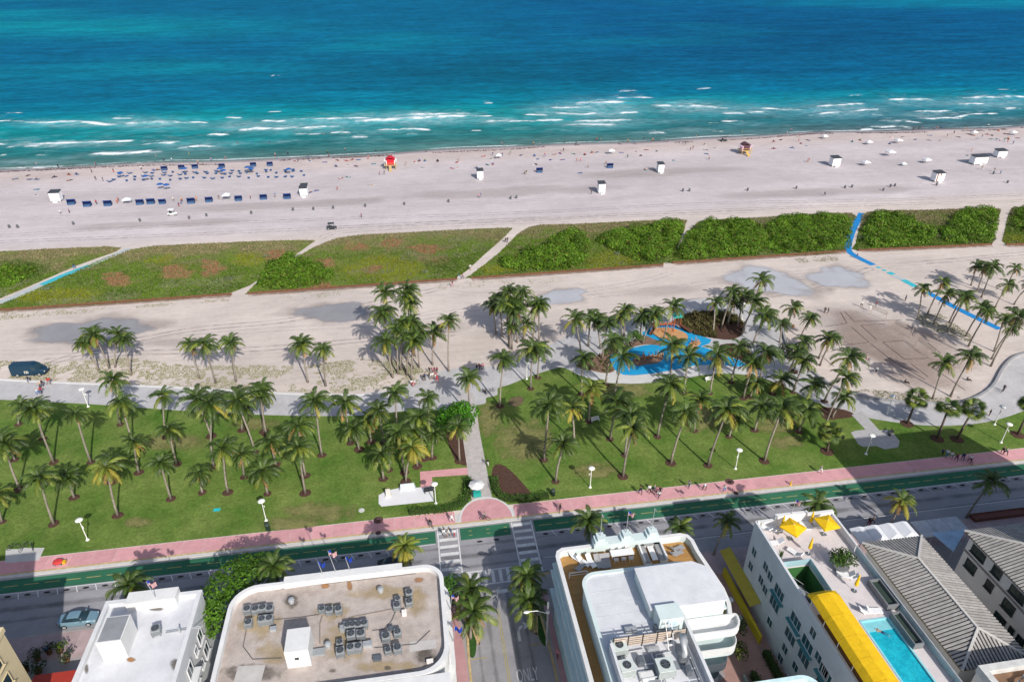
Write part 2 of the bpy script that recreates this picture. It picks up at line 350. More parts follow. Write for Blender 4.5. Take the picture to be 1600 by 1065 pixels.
def make_sea():
    xs = np.concatenate([-200-np.cumsum(4*1.16**np.arange(38))[::-1], np.arange(-200, 345, .95), 345+np.cumsum(4*1.16**np.arange(40))])
    ys = np.concatenate([np.arange(274, 420, .8), 420+np.cumsum(.9*1.045**np.arange(150))])
    X, Y = np.meshgrid(xs, ys); S = shore_y(X); foam = np.zeros(X.shape); Z = np.zeros(X.shape)
    nA = fbm(X/7, Y/2.2, 5); nB = fbm(X/3.1+40, Y/1.6+7, 4); nC = fbm(X/18+3, Y/7+5, 5); wig = (fbm(X/14+8, Y/60+2)-.5)*9+(fbm(X/4+1, Y/30)-.5)*2.2
    for (x0, y0, x1, y1, w) in STREAKS:
        ex = .14*(x1-x0); a = G(x0-ex, y0, -.25); b = G(x1+ex, y1, -.25); L = max(b.x-a.x, 1.0)
        j0, j1 = np.searchsorted(xs, [a.x-6, b.x+6]); i0, i1 = np.searchsorted(ys, [min(a.y, b.y)-9, max(a.y, b.y)+26])
        if j1 <= j0 or i1 <= i0: continue
        sl = (slice(i0, i1), slice(j0, j1)); t = (X[sl]-a.x)/L
        d = Y[sl]-(a.y+(b.y-a.y)*t)-wig[sl]*.75
        endf = np.clip(t*6+.25, 0, 1)*np.clip((1-t)*6+.25, 0, 1)
        w_m = .95*w*(.55+.9*nC[sl])
        endf = np.clip(t*4+.35, 0, 1)*np.clip((1-t)*4+.35, 0, 1); core = np.exp(-np.where(d < 0, (d/(.3*w_m+.25))**2, (d/(.85*w_m))**2))*endf
        thin = np.clip(fbm(X[sl]/11+x0, Y[sl]*.02+y0, 4)*2.2-.30, .2, 1.2); core = core*thin*(.30+1.3*np.clip(nB[sl]*2.2-.55, 0, 1))
        wash = np.where(d > -1, np.exp(-np.clip(d, 0, 99)/(3.6*w_m+2.5)), 0)*endf*np.clip(nB[sl]*2.6-.75, 0, 1)*np.clip(nC[sl]*2.6-.6, 0, 1)*.40
        foam[sl] = np.maximum(foam[sl], np.maximum(core, wash)); Z[sl] = np.maximum(Z[sl], .16*w*np.exp(-((d-.5)/(1.3+.3*w))**2)*endf)
    wash_ = np.zeros(X.shape)
    for (wx, wy, wr, wh, am) in WASHES:
        a = G(wx-2*wr, wy-2*wh, -.25); b = G(wx+2*wr, wy+2*wh, -.25); c_ = G(wx+2*wr, wy-2*wh, -.25); e_ = G(wx-2*wr, wy+2*wh, -.25); q = [a, b, c_, e_]
        j0, j1 = np.searchsorted(xs, [min(p.x for p in q), max(p.x for p in q)]); i0, i1 = np.searchsorted(ys, [min(p.y for p in q), max(p.y for p in q)]); sl = (slice(i0, i1), slice(j0, j1))
        if i1 <= i0 or j1 <= j0: continue
        pxx, pyy = px_arr(X[sl], Y[sl]); e = np.exp(-(((pxx-wx)/wr)**2+((pyy-wy)/wh)**2)); lace = np.clip(np.abs(fbm(X[sl]/5+wx, Y[sl]/3.2, 5)-.5)*-9+1.15, 0, 1)*.6+np.clip(nB[sl]*2.4-.8, 0, 1)*.5
        wash_[sl] = np.maximum(wash_[sl], np.clip(e*1.3, 0, 1)*np.clip(.25+lace*.75, 0, 1)*am*.85)
    d = Y-S; surf = np.clip((d-4)/10, 0, 1)*np.clip((75-d)/30, 0, 1)                 # old lace foam drifting in the surf zone
    wash_ = np.maximum(wash_, surf*np.clip(nC*3-1.5, 0, 1)*np.clip(nB*2.4-.7, 0, 1)*.35)
    edge = np.exp(-((d-.6-1.6*fbm(X/11+4, Y/40))/.75)**2)*np.clip(nC*3-.75, 0, 1); foam = np.maximum(foam, edge*.85)
    Z += .10*np.sin(Y/2.3+2.5*fbm(X/40, Y/40)*6)*np.clip(d/20, 0, 1)*np.clip((200-d)/60, 0, 1)
    Z *= np.clip(d/6, 0, 1)
    # water colour with depth: milky green at the shore, turquoise on the bar, blue outside
    D = d+26*(fbm(X/70+2, Y/26)-.5)*2*np.clip(d/60, .15, 1)
    stops = [(-5, (.14, .18, .165)), (5, (.07, .17, .165)), (20, (.020, .155, .165)), (42, (.006, .195, .215)), (68, (.003, .235, .265)), (100, (.001, .165, .245)), (145, (.001, .128, .225)), (300, (.001, .112, .220)), (600, (.001, .108, .215)), (1500, (.001, .114, .215))]
    ds = np.array([s[0] for s in stops]); c = np.stack([np.interp(D, ds, [s[1][k] for s in stops]) for k in range(3)], -1)
    pt = np.clip((fbm(X/230+5, Y/120+1, 3)-.53)*5, 0, 1)*np.clip((d-150)/150, 0, 1)                   # paler sand flats far out
    pxx, pyy = px_arr(X, Y); fl = np.maximum(np.exp(-(((pxx-120)/300)**2+((pyy-42)/17)**2)), np.maximum(.9*np.exp(-(((pxx-1480)/260)**2+((pyy-3)/9)**2)), .5*np.exp(-(((pxx-300)/200)**2+((pyy-105)/14)**2))))
    pt = np.clip(.55*pt+fl*(.55+.7*fbm(X/60, Y/30)), 0, 1)
    c = c*(1-.8*pt[..., None])+np.array([.002, .215, .27])*.85*pt[..., None]
    dk_ = np.exp(-(((pxx-760)/260)**2+((pyy-112)/24)**2))+.7*np.exp(-(((pxx-1250)/300)**2+((pyy-60)/40)**2)); c *= (1-.28*np.clip(dk_*(.4+1.1*fbm(X/50+7, Y/22)), 0, 1))[..., None]
    c[..., 1] *= 1-.16*np.clip((X-60)/160, 0, 1); c *= (.82+.36*fbm(X/16+20, Y/5+8))[..., None]
    V = np.stack([X, Y, Z-.25], -1).reshape(-1, 3); nx, ny = len(xs), len(ys)
    i = (np.arange(ny-1)[:, None]*nx+np.arange(nx-1)[None, :]).ravel(); F = np.stack([i, i+1, i+nx+1, i+nx], -1)
    m = npmesh('sea', V, F, c.reshape(-1, 3)); a = m.attributes.new('foam', 'FLOAT', 'POINT'); a.data.foreach_set('value', foam.ravel().astype(np.float32))
    a = m.attributes.new('wash', 'FLOAT', 'POINT'); a.data.foreach_set('value', wash_.ravel().astype(np.float32)); m.shade_smooth()
    mt = bpy.data.materials.new('sea_water'); mt.use_nodes = True; nt = mt.node_tree; b = nt.nodes['Principled BSDF']
    at = nd(nt, 'ShaderNodeAttribute', attribute_name='tint'); fo = nd(nt, 'ShaderNodeAttribute', attribute_name='foam'); geo = nd(nt, 'ShaderNodeNewGeometry')
    n1 = nd(nt, 'ShaderNodeTexNoise'); n1.inputs['Scale'].default_value = 1.1; n1.inputs['Detail'].default_value = 6
    nt.links.new(geo.outputs['Position'], n1.inputs['Vector'])
    mm = nd(nt, 'ShaderNodeMath', operation='MULTIPLY_ADD'); mm.inputs[1].default_value = 1.1; mm.inputs[2].default_value = -.5
    nt.links.new(n1.outputs['Fac'], mm.inputs[0]); ad = nd(nt, 'ShaderNodeMath', operation='ADD'); nt.links.new(fo.outputs['Fac'], ad.inputs[0]); nt.links.new(mm.outputs[0], ad.inputs[1])
    mr = nd(nt, 'ShaderNodeMapRange'); mr.inputs[1].default_value = .10; mr.inputs[2].default_value = 1.0; nt.links.new(ad.outputs[0], mr.inputs[0])
    gate = nd(nt, 'ShaderNodeMapRange'); gate.inputs[1].default_value = .02; gate.inputs[2].default_value = .3; nt.links.new(fo.outputs['Fac'], gate.inputs[0])
    fm = nd(nt, 'ShaderNodeMath', operation='MULTIPLY'); nt.links.new(mr.outputs[0], fm.inputs[0]); nt.links.new(gate.outputs[0], fm.inputs[1])
    mx = nd(nt, 'ShaderNodeMix', data_type='RGBA'); mx.inputs[7].default_value = (.74, .78, .80, 1)
    # wind ripples, longer along the shore; their light and dark go into the colour too
    sc = nd(nt, 'ShaderNodeVectorMath', operation='MULTIPLY'); sc.inputs[1].default_value = (.16, .5, 1); nt.links.new(geo.outputs['Position'], sc.inputs[0])
    w1 = nd(nt, 'ShaderNodeTexNoise'); w1.inputs['Scale'].default_value = 1.0; w1.inputs['Detail'].default_value = 7; w1.inputs['Roughness'].default_value = .62; nt.links.new(sc.outputs[0], w1.inputs['Vector'])
    cr = nd(nt, 'ShaderNodeMapRange'); cr.inputs[1].default_value = .32; cr.inputs[2].default_value = .68; cr.inputs[3].default_value = .70; cr.inputs[4].default_value = 1.34; nt.links.new(w1.outputs['Fac'], cr.inputs[0])
    s2 = nd(nt, 'ShaderNodeVectorMath', operation='MULTIPLY'); s2.inputs[1].default_value = (.022, .085, 1); nt.links.new(geo.outputs['Position'], s2.inputs[0])
    w2 = nd(nt, 'ShaderNodeTexNoise'); w2.inputs['Scale'].default_value = 1.0; w2.inputs['Detail'].default_value = 6; w2.inputs['Roughness'].default_value = .7; nt.links.new(s2.outputs[0], w2.inputs['Vector'])
    c2 = nd(nt, 'ShaderNodeMapRange'); c2.inputs[1].default_value = .3; c2.inputs[2].default_value = .7; c2.inputs[3].default_value = .72; c2.inputs[4].default_value = 1.26; nt.links.new(w2.outputs['Fac'], c2.inputs[0])
    c3 = nd(nt, 'ShaderNodeMath', operation='MULTIPLY'); nt.links.new(cr.outputs[0], c3.inputs[0]); nt.links.new(c2.outputs[0], c3.inputs[1])
    cm = nd(nt, 'ShaderNodeVectorMath', operation='SCALE'); nt.links.new(at.outputs['Color'], cm.inputs[0]); nt.links.new(c3.outputs[0], cm.inputs['Scale'])
    nt.links.new(fm.outputs[0], mx.inputs[0]); wa = nd(nt, 'ShaderNodeAttribute', attribute_name='wash'); mw = nd(nt, 'ShaderNodeMix', data_type='RGBA'); mw.inputs[7].default_value = (.40, .56, .61, 1); nt.links.new(wa.outputs['Fac'], mw.inputs[0]); nt.links.new(cm.outputs[0], mw.inputs[6]); nt.links.new(mw.outputs[2], mx.inputs[6]); nt.links.new(mx.outputs[2], b.inputs['Base Color'])
    rr = nd(nt, 'ShaderNodeMapRange'); rr.inputs[3].default_value = .38; rr.inputs[4].default_value = .9; nt.links.new(fm.outputs[0], rr.inputs[0]); nt.links.new(rr.outputs[0], b.inputs['Roughness'])
    b.inputs['Specular IOR Level'].default_value = .035
    bp = nd(nt, 'ShaderNodeBump'); bp.inputs['Strength'].default_value = .75; bp.inputs['Distance'].default_value = .55
    nt.links.new(w1.outputs['Fac'], bp.inputs['Height']); nt.links.new(bp.outputs[0], b.inputs['Normal'])
    b.inputs['Specular IOR Level'].default_value = 0.0
    gl = nd(nt, 'ShaderNodeBsdfGlossy'); gl.inputs['Roughness'].default_value = .3; nt.links.new(bp.outputs[0], gl.inputs['Normal']); mxs = nd(nt, 'ShaderNodeMixShader'); mxs.inputs[0].default_value = .03
    nt.links.new(b.outputs[0], mxs.inputs[1]); nt.links.new(gl.outputs[0], mxs.inputs[2]); nt.links.new(mxs.outputs[0], nt.nodes['Material Output'].inputs[0])
    o = link('sea', m, mt); o['kind'] = 'structure'
make_sea()

# ---- lawn, promenade, paths --------------------------------------------------------
LAWN = M('lawn_grass', (.066, .142, .020), .95, .3, .16, .9, 3.0, spec=.1, rgb2=(.165, .215, .055), detail=12, mott=((.55, .16), (2.2, .22), (.07, .10)))
PAVE = M('grey_concrete', (.45, .44, .445), .85, .12, .25, .25, 2, spec=.2, mott=((1.1, .08), (.3, .07)))
PAVE2 = M('pale_concrete', (.60, .60, .60), .85, .08, .5, .2, spec=.2)
STONE = M('walk_stone', (.45, .42, .41), .85, .15, 1.2, .3, spec=.2)
PINK = M('pink_paving', (.60, .315, .33), .85, .08, .9, .2, spec=.15, rnd=.08, mott=((.7, .08), (4, .06)))
PINKG = M('worn_pink_paving', (.40, .30, .30), .85, .15, .7, .2, spec=.15, rnd=.10)
MULCH = M('mulch', (.085, .048, .036), .95, .35, 2.5, .8, 8, spec=.1)
ASPH = M('asphalt', (.288, .282, .298), .85, .12, .2, .3, 4, spec=.25, stretch=(.35, 1.2, 1), mott=((.5, .08), (3, .06)))
PAINT = M('road_paint', (.62, .62, .62), .7, .15, 1.8, spec=.2)
YPAINT = M('yellow_road_paint', (.36, .31, .12), .7, .2, 1.8, spec=.2)
OPAINT = M('orange_kerb_paint', (.50, .37, .19), .75, .25, 2.0, spec=.2)
GREENL = M('green_lane', (.034, .142, .080), .8, .2, .35, .2, spec=.2, stretch=(.4, 1.4, 1))
KERB = M('kerb_concrete', (.55, .53, .51), .85, .1, 1, spec=.2)
lawn_edge = [(-70, 614), (0, 622), (140, 628), (300, 640), (450, 646), (600, 634), (720, 628), (760, 618), (778, 604), (800, 596), (830, 582), (870, 569), (900, 580), (950, 592), (1000, 594), (1060, 588), (1110, 577), (1170, 579), (1235, 600), (1280, 628), (1330, 646), (1400, 656), (1470, 660), (1530, 652), (1570, 640), (1620, 612), (1680, 580)]
le = smooth(gp(lawn_edge), 4, False)
lawn = struct('lawn', MB().sheet([(-86, 76.9)]+le+[(118, 76.9)], .004), LAWN)
lawn.data.materials[0] = LAWN
prom = [(-80, 586), (0, 592), (100, 597), (200, 601), (330, 607), (450, 614), (560, 616), (620, 607), (660, 588), (700, 577), (750, 573), (790, 571), (835, 552), (880, 528), (930, 514), (975, 503), (1020, 490), (1060, 473), (1100, 466), (1150, 471), (1190, 482), (1212, 500), (1218, 520), (1232, 545), (1262, 575), (1300, 603), (1345, 620), (1400, 629), (1460, 632), (1510, 628), (1548, 608), (1568, 575), (1590, 556), (1640, 545), (1700, 540),
        (1690, 590), (1620, 632), (1560, 655), (1500, 664), (1440, 664), (1370, 655), (1310, 642), (1260, 622), (1225, 603), (1170, 586), (1110, 584), (1060, 593), (1000, 599), (950, 597), (905, 585), (880, 574), (862, 577), (830, 587), (795, 601), (778, 606), (777, 617), (760, 621), (758, 630), (735, 634), (700, 640), (640, 641), (560, 649), (450, 649), (350, 645), (280, 641), (140, 631), (0, 624), (-80, 618)]
struct('promenade', MB().sheet(smooth(gp(prom), 3), .009), PAVE)
def kerb_strip(name, pts, w, h, mat, z=0.0, closed=False, parent=None):
    P = smooth(pts, 4, closed); mb = MB(); n = len(P); sec = []
    for i, p in enumerate(P):
        a = P[i-1] if (i or closed) else P[0]; b = P[(i+1) % n] if (i < n-1 or closed) else P[-1]
        d = Vector((b[0]-a[0], b[1]-a[1])).normalized(); q = Vector((-d.y, d.x))*w/2
        sec.append([(p[0]-q.x, p[1]-q.y, z), (p[0]-q.x, p[1]-q.y, z+h), (p[0]+q.x, p[1]+q.y, z+h), (p[0]+q.x, p[1]+q.y, z)])
    if closed: sec.append(sec[0])
    mb.loft(sec, cap=not closed); return struct(name, mb, mat, parent=parent, fixn=True)
kerb_strip('promenade_edging', gp([(-60, 588), (0, 593), (100, 598), (200, 602), (330, 608), (450, 615), (560, 617), (618, 608)]), .35, .14, PAVE2)
tag(kerb_strip('seat_wall', gp([(1222, 512), (1232, 545), (1262, 575), (1300, 603), (1345, 619), (1400, 628), (1460, 631), (1510, 627), (1548, 607), (1568, 574), (1590, 556), (1635, 546)]), .45, .42, M('grey_wall_stone', (.30, .30, .31), .85, .15, 1, .3)), 'long low curved grey wall edging the volleyball sand', 'wall')
def lfm(name, pts, mat, z=.013, sm=0, org=(0, 0), k=1.0, parent=None):
    P = gp([(org[0]+x/k, org[1]+y/k) for x, y in pts]); P = smooth(P, sm) if sm else P
    return struct(name, MB().sheet(P, z), mat, parent=parent)
walk = struct('park_walk', MB().sheet([(5.85, 78.2), (9.05, 78.2), (9.0, 96), (9.3, 106.5), (6.3, 107), (6.2, 96)], .013), STONE)
for k in range(17):     # stone courses of the walk
    y = 78.6+k*1.72
    for j, (xa, xb) in enumerate(((5.9, 7.0), (7.03, 8.05), (8.08, 9.0))):
        o = struct('paving_stone', MB().box(xa, xb, y, y+1.69, .013, .022), STONE, parent=walk)
lfm('memorial_plaza', [(165,710),(250,660),(330,640),(420,620),(550,605),(600,620),(805,605),(820,780),(200,845),(165,810)], M('white_plaza_stone', (.68, .68, .70), .8, .05, .6), .016, 0, (570, 680), 7.61)
lfm('pink_path', [(655,430),(1230,380),(1250,465),(800,495),(805,600),(665,620)], PINK, .017, 0, (570, 680), 7.61)
lfm('seating_plaza', [(680,650),(730,630),(855,615),(690,440),(810,390),(1020,625),(1110,615),(1170,640),(1260,750),(1245,825),(1085,850),(985,810),(830,820),(770,790)], M('plaza_pavers', (.40, .39, .39), .85, .12, 1.5, .3), .016, 0, (1240, 590), 7.61)
lfm('bike_pad', [(70,895),(215,893),(265,878),(531,878),(460,1028),(60,1060)], M('pad_concrete', (.50, .49, .48), .85, .1, .6), .016, 0, (0, 740), 7.61)
lfm('bare_patch', [(420,720),(500,680),(590,690),(580,760),(500,800),(430,780)], M('bare_soil', (.13, .10, .055), .95, .3, 1.5), .010, 3, (740, 530), 7.61)
for i, pts in enumerate(([(770,730),(790,728),(826,765),(828,776),(800,776),(772,770)], [(700,675),(726,672),(733,722),(728,727),(712,720),(700,690)], [(1283,636),(1320,640),(1336,650),(1300,655),(1285,652)])):
    lfm('mulch_bed', pts, MULCH, .012, 3)
YG = M('yellowed_turf', (.235, .225, .085), .95, .25, .5, .5, 4, alpha=.55, amax=.75, mott=((2.2, .2),))
FZ = 0
def fadesheet(name, poly, z, mat, rings=((1.0, 0.0), (.85, .22), (.7, .45), (.55, .66), (.4, .84), (.2, .97)), parent=None, kind='structure'):
    global FZ; FZ = (FZ+1) % 40; z = z+FZ*.00004
    cx = sum(p[0] for p in poly)/len(poly); cy = sum(p[1] for p in poly)/len(poly); n = len(poly); V = []; fd = []; F = []
    for s, f in rings:
        for p in poly: V.append((cx+(p[0]-cx)*s, cy+(p[1]-cy)*s, z)); fd.append(f)
    V.append((cx, cy, z)); fd.append(1.0); R = len(rings)
    for r in range(R-1):
        for i in range(n): j = (i+1) % n; F.append((r*n+i, r*n+j, (r+1)*n+j, (r+1)*n+i))
    for i in range(n): F.append(((R-1)*n+i, (R-1)*n+(i+1) % n, R*n))
    m = bpy.data.meshes.new(name); m.from_pydata(V, [], F); a = m.attributes.new('fade', 'FLOAT', 'POINT'); a.data.foreach_set('value', fd)
    o = link(name, m, mat, parent)
    if parent is None: o['kind'] = kind
    return o
def ell(cx, cy, rx, ry, n=20, rot=0.0):
    return [(cx+rx*math.cos(a)*math.cos(rot)-ry*math.sin(a)*math.sin(rot), cy+rx*math.cos(a)*math.sin(rot)+ry*math.sin(a)*math.cos(rot)) for a in [2*PI*i/n for i in range(n)]]
def wob(P, cx, cy):
    n = len(P); mx_ = sum(p[0] for p in P)/n; my_ = sum(p[1] for p in P)/n; out = []
    for i, p in enumerate(P):
        a = 2*PI*i/n; k = 1+.13*math.sin(2*a+cx)+.11*math.sin(3*a+cy)+.07*math.sin(5*a+cx*cy)+.05*math.sin(9*a+cx); out.append((mx_+(p[0]-mx_)*k, my_+(p[1]-my_)*k))
    return out
for (cx, cy, rx, ry) in ((500, 800, 60, 17), (455, 818, 50, 12), (765, 655, 22, 30), (820, 690, 50, 35), (975, 610, 45, 18), (1215, 665, 40, 14), (1105, 655, 45, 22), (1230, 690, 30, 12), (270, 690, 60, 14), (400, 662, 40, 10), (215, 815, 26, 9), (930, 735, 40, 14)):
    fadesheet('worn_turf', gp(ell(cx, cy, rx*1.4, ry*1.4)), .0075, YG, parent=lawn)
# damp hollows and rain puddles on the sand
DAMP = M('damp_sand', (.36, .31, .285), .9, .12, .3, .3, 3, spec=.2, alpha=.12, amax=.5)
PUD = M('puddle_water', (.34, .335, .355), .3, .12, .15, spec=.3, alpha=.22, amax=.72)
PUDW = M('pale_puddle', (.52, .525, .56), .3, .1, .15, spec=.3, alpha=.22, amax=.8)
for (cx, cy, rx, ry, rot, pale) in ((140, 519, 92, 24, -.06, 0), (520, 488, 72, 14, -.05, 0), (878, 463, 46, 11, -.08, 1), (1200, 440, 74, 21, .12, 1), (1310, 434, 52, 17, .16, 1)):
    fadesheet('damp_hollow', gp(wob(ell(cx, cy, rx*1.5, ry*1.6, 36, rot), cx+7, cy)), .004, DAMP)
    fadesheet('puddle', gp(wob(ell(cx, cy, rx, ry, 36, rot), cx, cy)), .009, PUDW if pale else PUD, ((1.12, 0.05), (1.0, .3), (.88, .62), (.76, .9), (.6, 1.05), (.3, 1.15)))
for (cx, cy, rx, ry, rot) in ((1420, 545, 150, 52, .32), (1440, 580, 130, 45, .2), (1360, 525, 100, 40, .4)): fadesheet('court_sand', gp(ell(cx, cy, rx, ry, 28, rot)), .0055, M('raked_court_sand', (.40, .315, .275), .95, .1, .3, .7, 4, spec=.1, alpha=.1, amax=.55, mott=((1.5, .1), (6, .1))))
for (cx, cy, rx, ry, rot) in ((640, 515, 130, 16, -.05), (300, 535, 120, 12, 0), (1040, 455, 120, 14, -.06), (800, 300, 300, 12, -.045), (450, 320, 260, 9, -.045), (1300, 300, 260, 10, -.04), (1020, 270, 240, 9, -.045), (250, 350, 250, 8, -.045), (1330, 505, 120, 40, .3)):
    fadesheet('damp_sand_patch', gp(ell(cx, cy, rx, ry, 24, rot)), .0025, M('faint_damp_sand', (.42, .37, .355), .95, .1, .2, .5, 2.5, spec=.1, alpha=.06, amax=.30))

# tyre tracks left on the sand by patrol and service vehicles
def track(pts, mat, gap=1.7, w=.34, zz=.0062, world=False):
    P = smooth(pts if world else gp(pts), 8, False); n = len(P)
    for s in (-1, 1):
        V = []; F = []; fd = []
        for i, p in enumerate(P):
            a = P[max(i-1, 0)]; b = P[min(i+1, n-1)]; d = Vector((b[0]-a[0], b[1]-a[1])).normalized(); q = Vector((-d.y, d.x))
            for k, f in ((-1, .25), (0, .9), (1, .25)):
                o_ = s*gap/2+k*w; V.append((p[0]+q.x*o_, p[1]+q.y*o_, zz+.0001*s)); fd.append(f if 0 < i < n-1 else 0)
        for i in range(n-1):
            for k in (0, 1): F.append((3*i+k, 3*i+k+1, 3*i+4+k, 3*i+3+k))
        m = bpy.data.meshes.new('tyre_track'); m.from_pydata(V, [], F); a = m.attributes.new('fade', 'FLOAT', 'POINT'); a.data.foreach_set('value', fd); o = link('tyre_track', m, mat); o['kind'] = 'structure'
TRK = M('pressed_sand', (.40, .35, .335), .95, .1, .4, spec=.1, alpha=.5, amax=.55); TRL = M('loose_pale_sand', (.62, .56, .54), .95, .1, .4, spec=.1, alpha=.5, amax=.6)
for i, pts in enumerate(([(-60, 372), (200, 356), (519, 342), (800, 333), (1100, 318), (1400, 312), (1680, 300)], [(-60, 380), (300, 366), (600, 352), (900, 338), (1300, 322), (1680, 312)], [(-60, 344), (300, 332), (700, 318), (1000, 306), (1400, 290), (1680, 280)], [(519, 356), (640, 349), (900, 340), (1200, 330)], [(500, 372), (540, 362), (700, 352), (900, 345)],
    [(-60, 550), (120, 548), (260, 530), (420, 515), (600, 505), (760, 480), (1000, 455), (1250, 425), (1600, 400)], [(60, 565), (200, 552), (400, 545), (580, 530), (720, 520)], [(690, 450), (600, 470), (450, 500), (300, 515), (150, 545), (60, 575)], [(1050, 425), (1000, 440), (900, 455), (760, 460), (700, 455)], [(1365, 418), (1300, 440), (1200, 462), (1080, 470), (900, 500)], [(1440, 410), (1500, 405), (1600, 396), (1680, 392)], [(-40, 300), (300, 300), (700, 285), (1100, 275), (1680, 262)])):
    track(pts, TRL if i % 3 == 2 else TRK)
# ---- roads -------------------------------------------------------------------------
RZ = -.12
road = struct('road', MB().sheet([(-260, 63.55), (2.2, 63.55), (2.2, -40), (13.2, -40), (13.2, 63.55), (300, 63.55), (300, 73.62), (-260, 73.62)], RZ), ASPH)
struct('bike_lane', MB().sheet([(-200, 70.95), (-.1, 70.95), (-.1, 73.25), (-200, 73.25)], RZ+.004).sheet([(3.5, 70.95), (10.9, 70.95), (10.9, 73.25), (3.5, 73.25)], RZ+.004).sheet([(14.5, 70.95), (240, 70.95), (240, 73.25), (14.5, 73.25)], RZ+.004), GREENL)
def mark(x0, x1, y0, y1, mat=None, z=RZ+.008, name='road_marking'):
    return struct(name, MB().sheet([(x0, y0), (x1, y0), (x1, y1), (x0, y1)], z), mat or PAINT, parent=road)
TRW = M('tyre_worn_asphalt', (.17, .168, .175), .85, .1, .4, spec=.2, alpha=.35, amax=.32)
for yy in (66.9, 69.0): track([(-200, yy), (-60, yy+.1), (0, yy-.1), (60, yy+.15), (240, yy)], TRW, 1.75, .42, RZ+.0045, True)
track([(9.6, 5), (9.5, 40), (9.6, 58), (9.4, 62)], TRW, 1.6, .4, RZ+.0046, True); track([(5.0, 5), (5.0, 40), (4.9, 58), (4.8, 63)], TRW, 1.6, .4, RZ+.0047, True)
x = -66.0
while x < 112:
    if not (-1.5 < x < 15): mark(x, x+1.9, 72.04, 72.16, YPAINT)
    elif 3.6 < x < 10.5: mark(x, x+.5, 71.7, 71.8, YPAINT); mark(x, x+.5, 72.5, 72.6, YPAINT)
    x += 2.62
for (a, b) in ((-200, -.2), (14.6, 240)): mark(a, b, 70.72, 70.84)
mark(14.6, 240, 65.95, 66.06)
for x0 in (0.2, 11.2):          # ladder crossings over the drive
    mark(x0-.05, x0+.15, 63.7, 73.3); mark(x0+2.85, x0+3.05, 63.7, 73.3)
    for k in range(7): mark(x0+.2, x0+2.8, 64.3+k*1.36, 64.85+k*1.36)
mark(3.45, 11.1, 64.9, 65.1); mark(3.45, 11.1, 62.55, 62.75)
for k in range(7): mark(3.9+k*1.05, 4.35+k*1.05, 62.8, 64.85)
mark(7.4, 11.8, 60.9, 61.5)
for xx in (7.05, 7.3): mark(xx-.05, xx+.05, 5, 58.6, YPAINT)
mark(3.0, 4.9, 51.75, 51.88, YPAINT); mark(10.4, 12.6, 52.6, 52.73, YPAINT)
for (a, b, c, d) in ((3.95, 4.25, 72.35, 72.6),): pass
# turn arrow and lettering in the side street
ar = MB().sheet([(9.1, 53.4), (9.45, 53.4), (9.45, 54.9), (9.1, 54.6)], RZ+.009).sheet([(9.1, 54.6), (9.45, 54.9), (10.0, 55.35), (10.0, 55.65), (9.5, 55.5)], RZ+.0095).sheet([(9.95, 54.9), (11.0, 55.5), (9.95, 56.1), (10.2, 55.5)], RZ+.010)
struct('lane_arrow', ar, PAINT, parent=road)
fc = bpy.data.curves.new('lettering', 'FONT'); fc.body = 'ONLY'; fc.size = 1.05; fc.align_x = 'CENTER'
fo_ = bpy.data.objects.new('tmp', fc); COL.objects.link(fo_); dg = bpy.context.evaluated_depsgraph_get()
fm_ = bpy.data.meshes.new_from_object(fo_.evaluated_get(dg)); bpy.data.objects.remove(fo_)
for v in fm_.vertices: v.co = (v.co.x*.92+9.4, v.co.y*2.3+48.0, RZ+.009)
link('road_lettering', fm_, PAINT, road)
# white ticks and rubber bumps of the lane buffer
bump_m = MB().lathe([(.42, 0), (.40, .06), (.26, .11), (.08, .125)], 12).mesh('lane_bump')
for v in bump_m.vertices: v.co.y *= .36
bump_m.materials.append(TREAD); bumps = []; x = -64.0
while x < 112:
    if not (-1.2 < x < 15.0) or 3.9 < x < 10.8:
        o = bpy.data.objects.new('lane_bump', bump_m); COL.objects.link(o); o.location = (x, 70.28, RZ); bumps.append(o)
        if not (2 < x < 12): struct('road_marking', MB().sheet([(x+1.0, 70.72), (x+1.12, 70.72), (x+1.62, 69.7), (x+1.5, 69.7)], RZ+.008), PAINT, parent=road)
    x += 2.42
for side, sel in (('left', [b for b in bumps if b.location.x < 1]), ('between the two crossings', [b for b in bumps if 1 < b.location.x < 12]), ('right', [b for b in bumps if b.location.x > 12])):
    for i, b in enumerate(sel):
        tag(b, ('small dark lane bump between the two crossings, %s from left' % ordn(i)) if 'bet' in side else ('small dark lane bump beside bike lane %s of crossings, %s from left' % (side, ordn(i))), 'lane bump', 'dark bumps along the bike lane')
# pink sidewalk on the park side, as slabs
side = struct('sidewalk', MB().box(-200, 240, 73.55, 76.95, -.25, -.002), KERB, fixn=True)
slab = MB().box(0, 2.96, 0, 2.42, 0, .012).mesh('slab'); slab.materials.append(PINK)
x = -78.0
while x < 125:
    if not (3.0 < x+1.5 < 12.6):
        o = link('slab', slab, None, side); o.location = (x, 74.36, -.002)
    x += 3.0
plz = struct('pink_plaza', MB().prism([(7.7+3.9*math.cos(a), 74.36+4.5*math.sin(a)) for a in [PI*i/24 for i in range(25)]], .0, .014), PINK)
kerb_strip('plaza_border', [(7.7+4.0*math.cos(a), 74.4+4.6*math.sin(a)) for a in [PI*i/14 for i in range(15)]], .3, .03, PAVE2)
struct('gutter_strip', MB().box(-200, 240, 74.06, 74.34, -.002, .008), OPAINT, fixn=True)
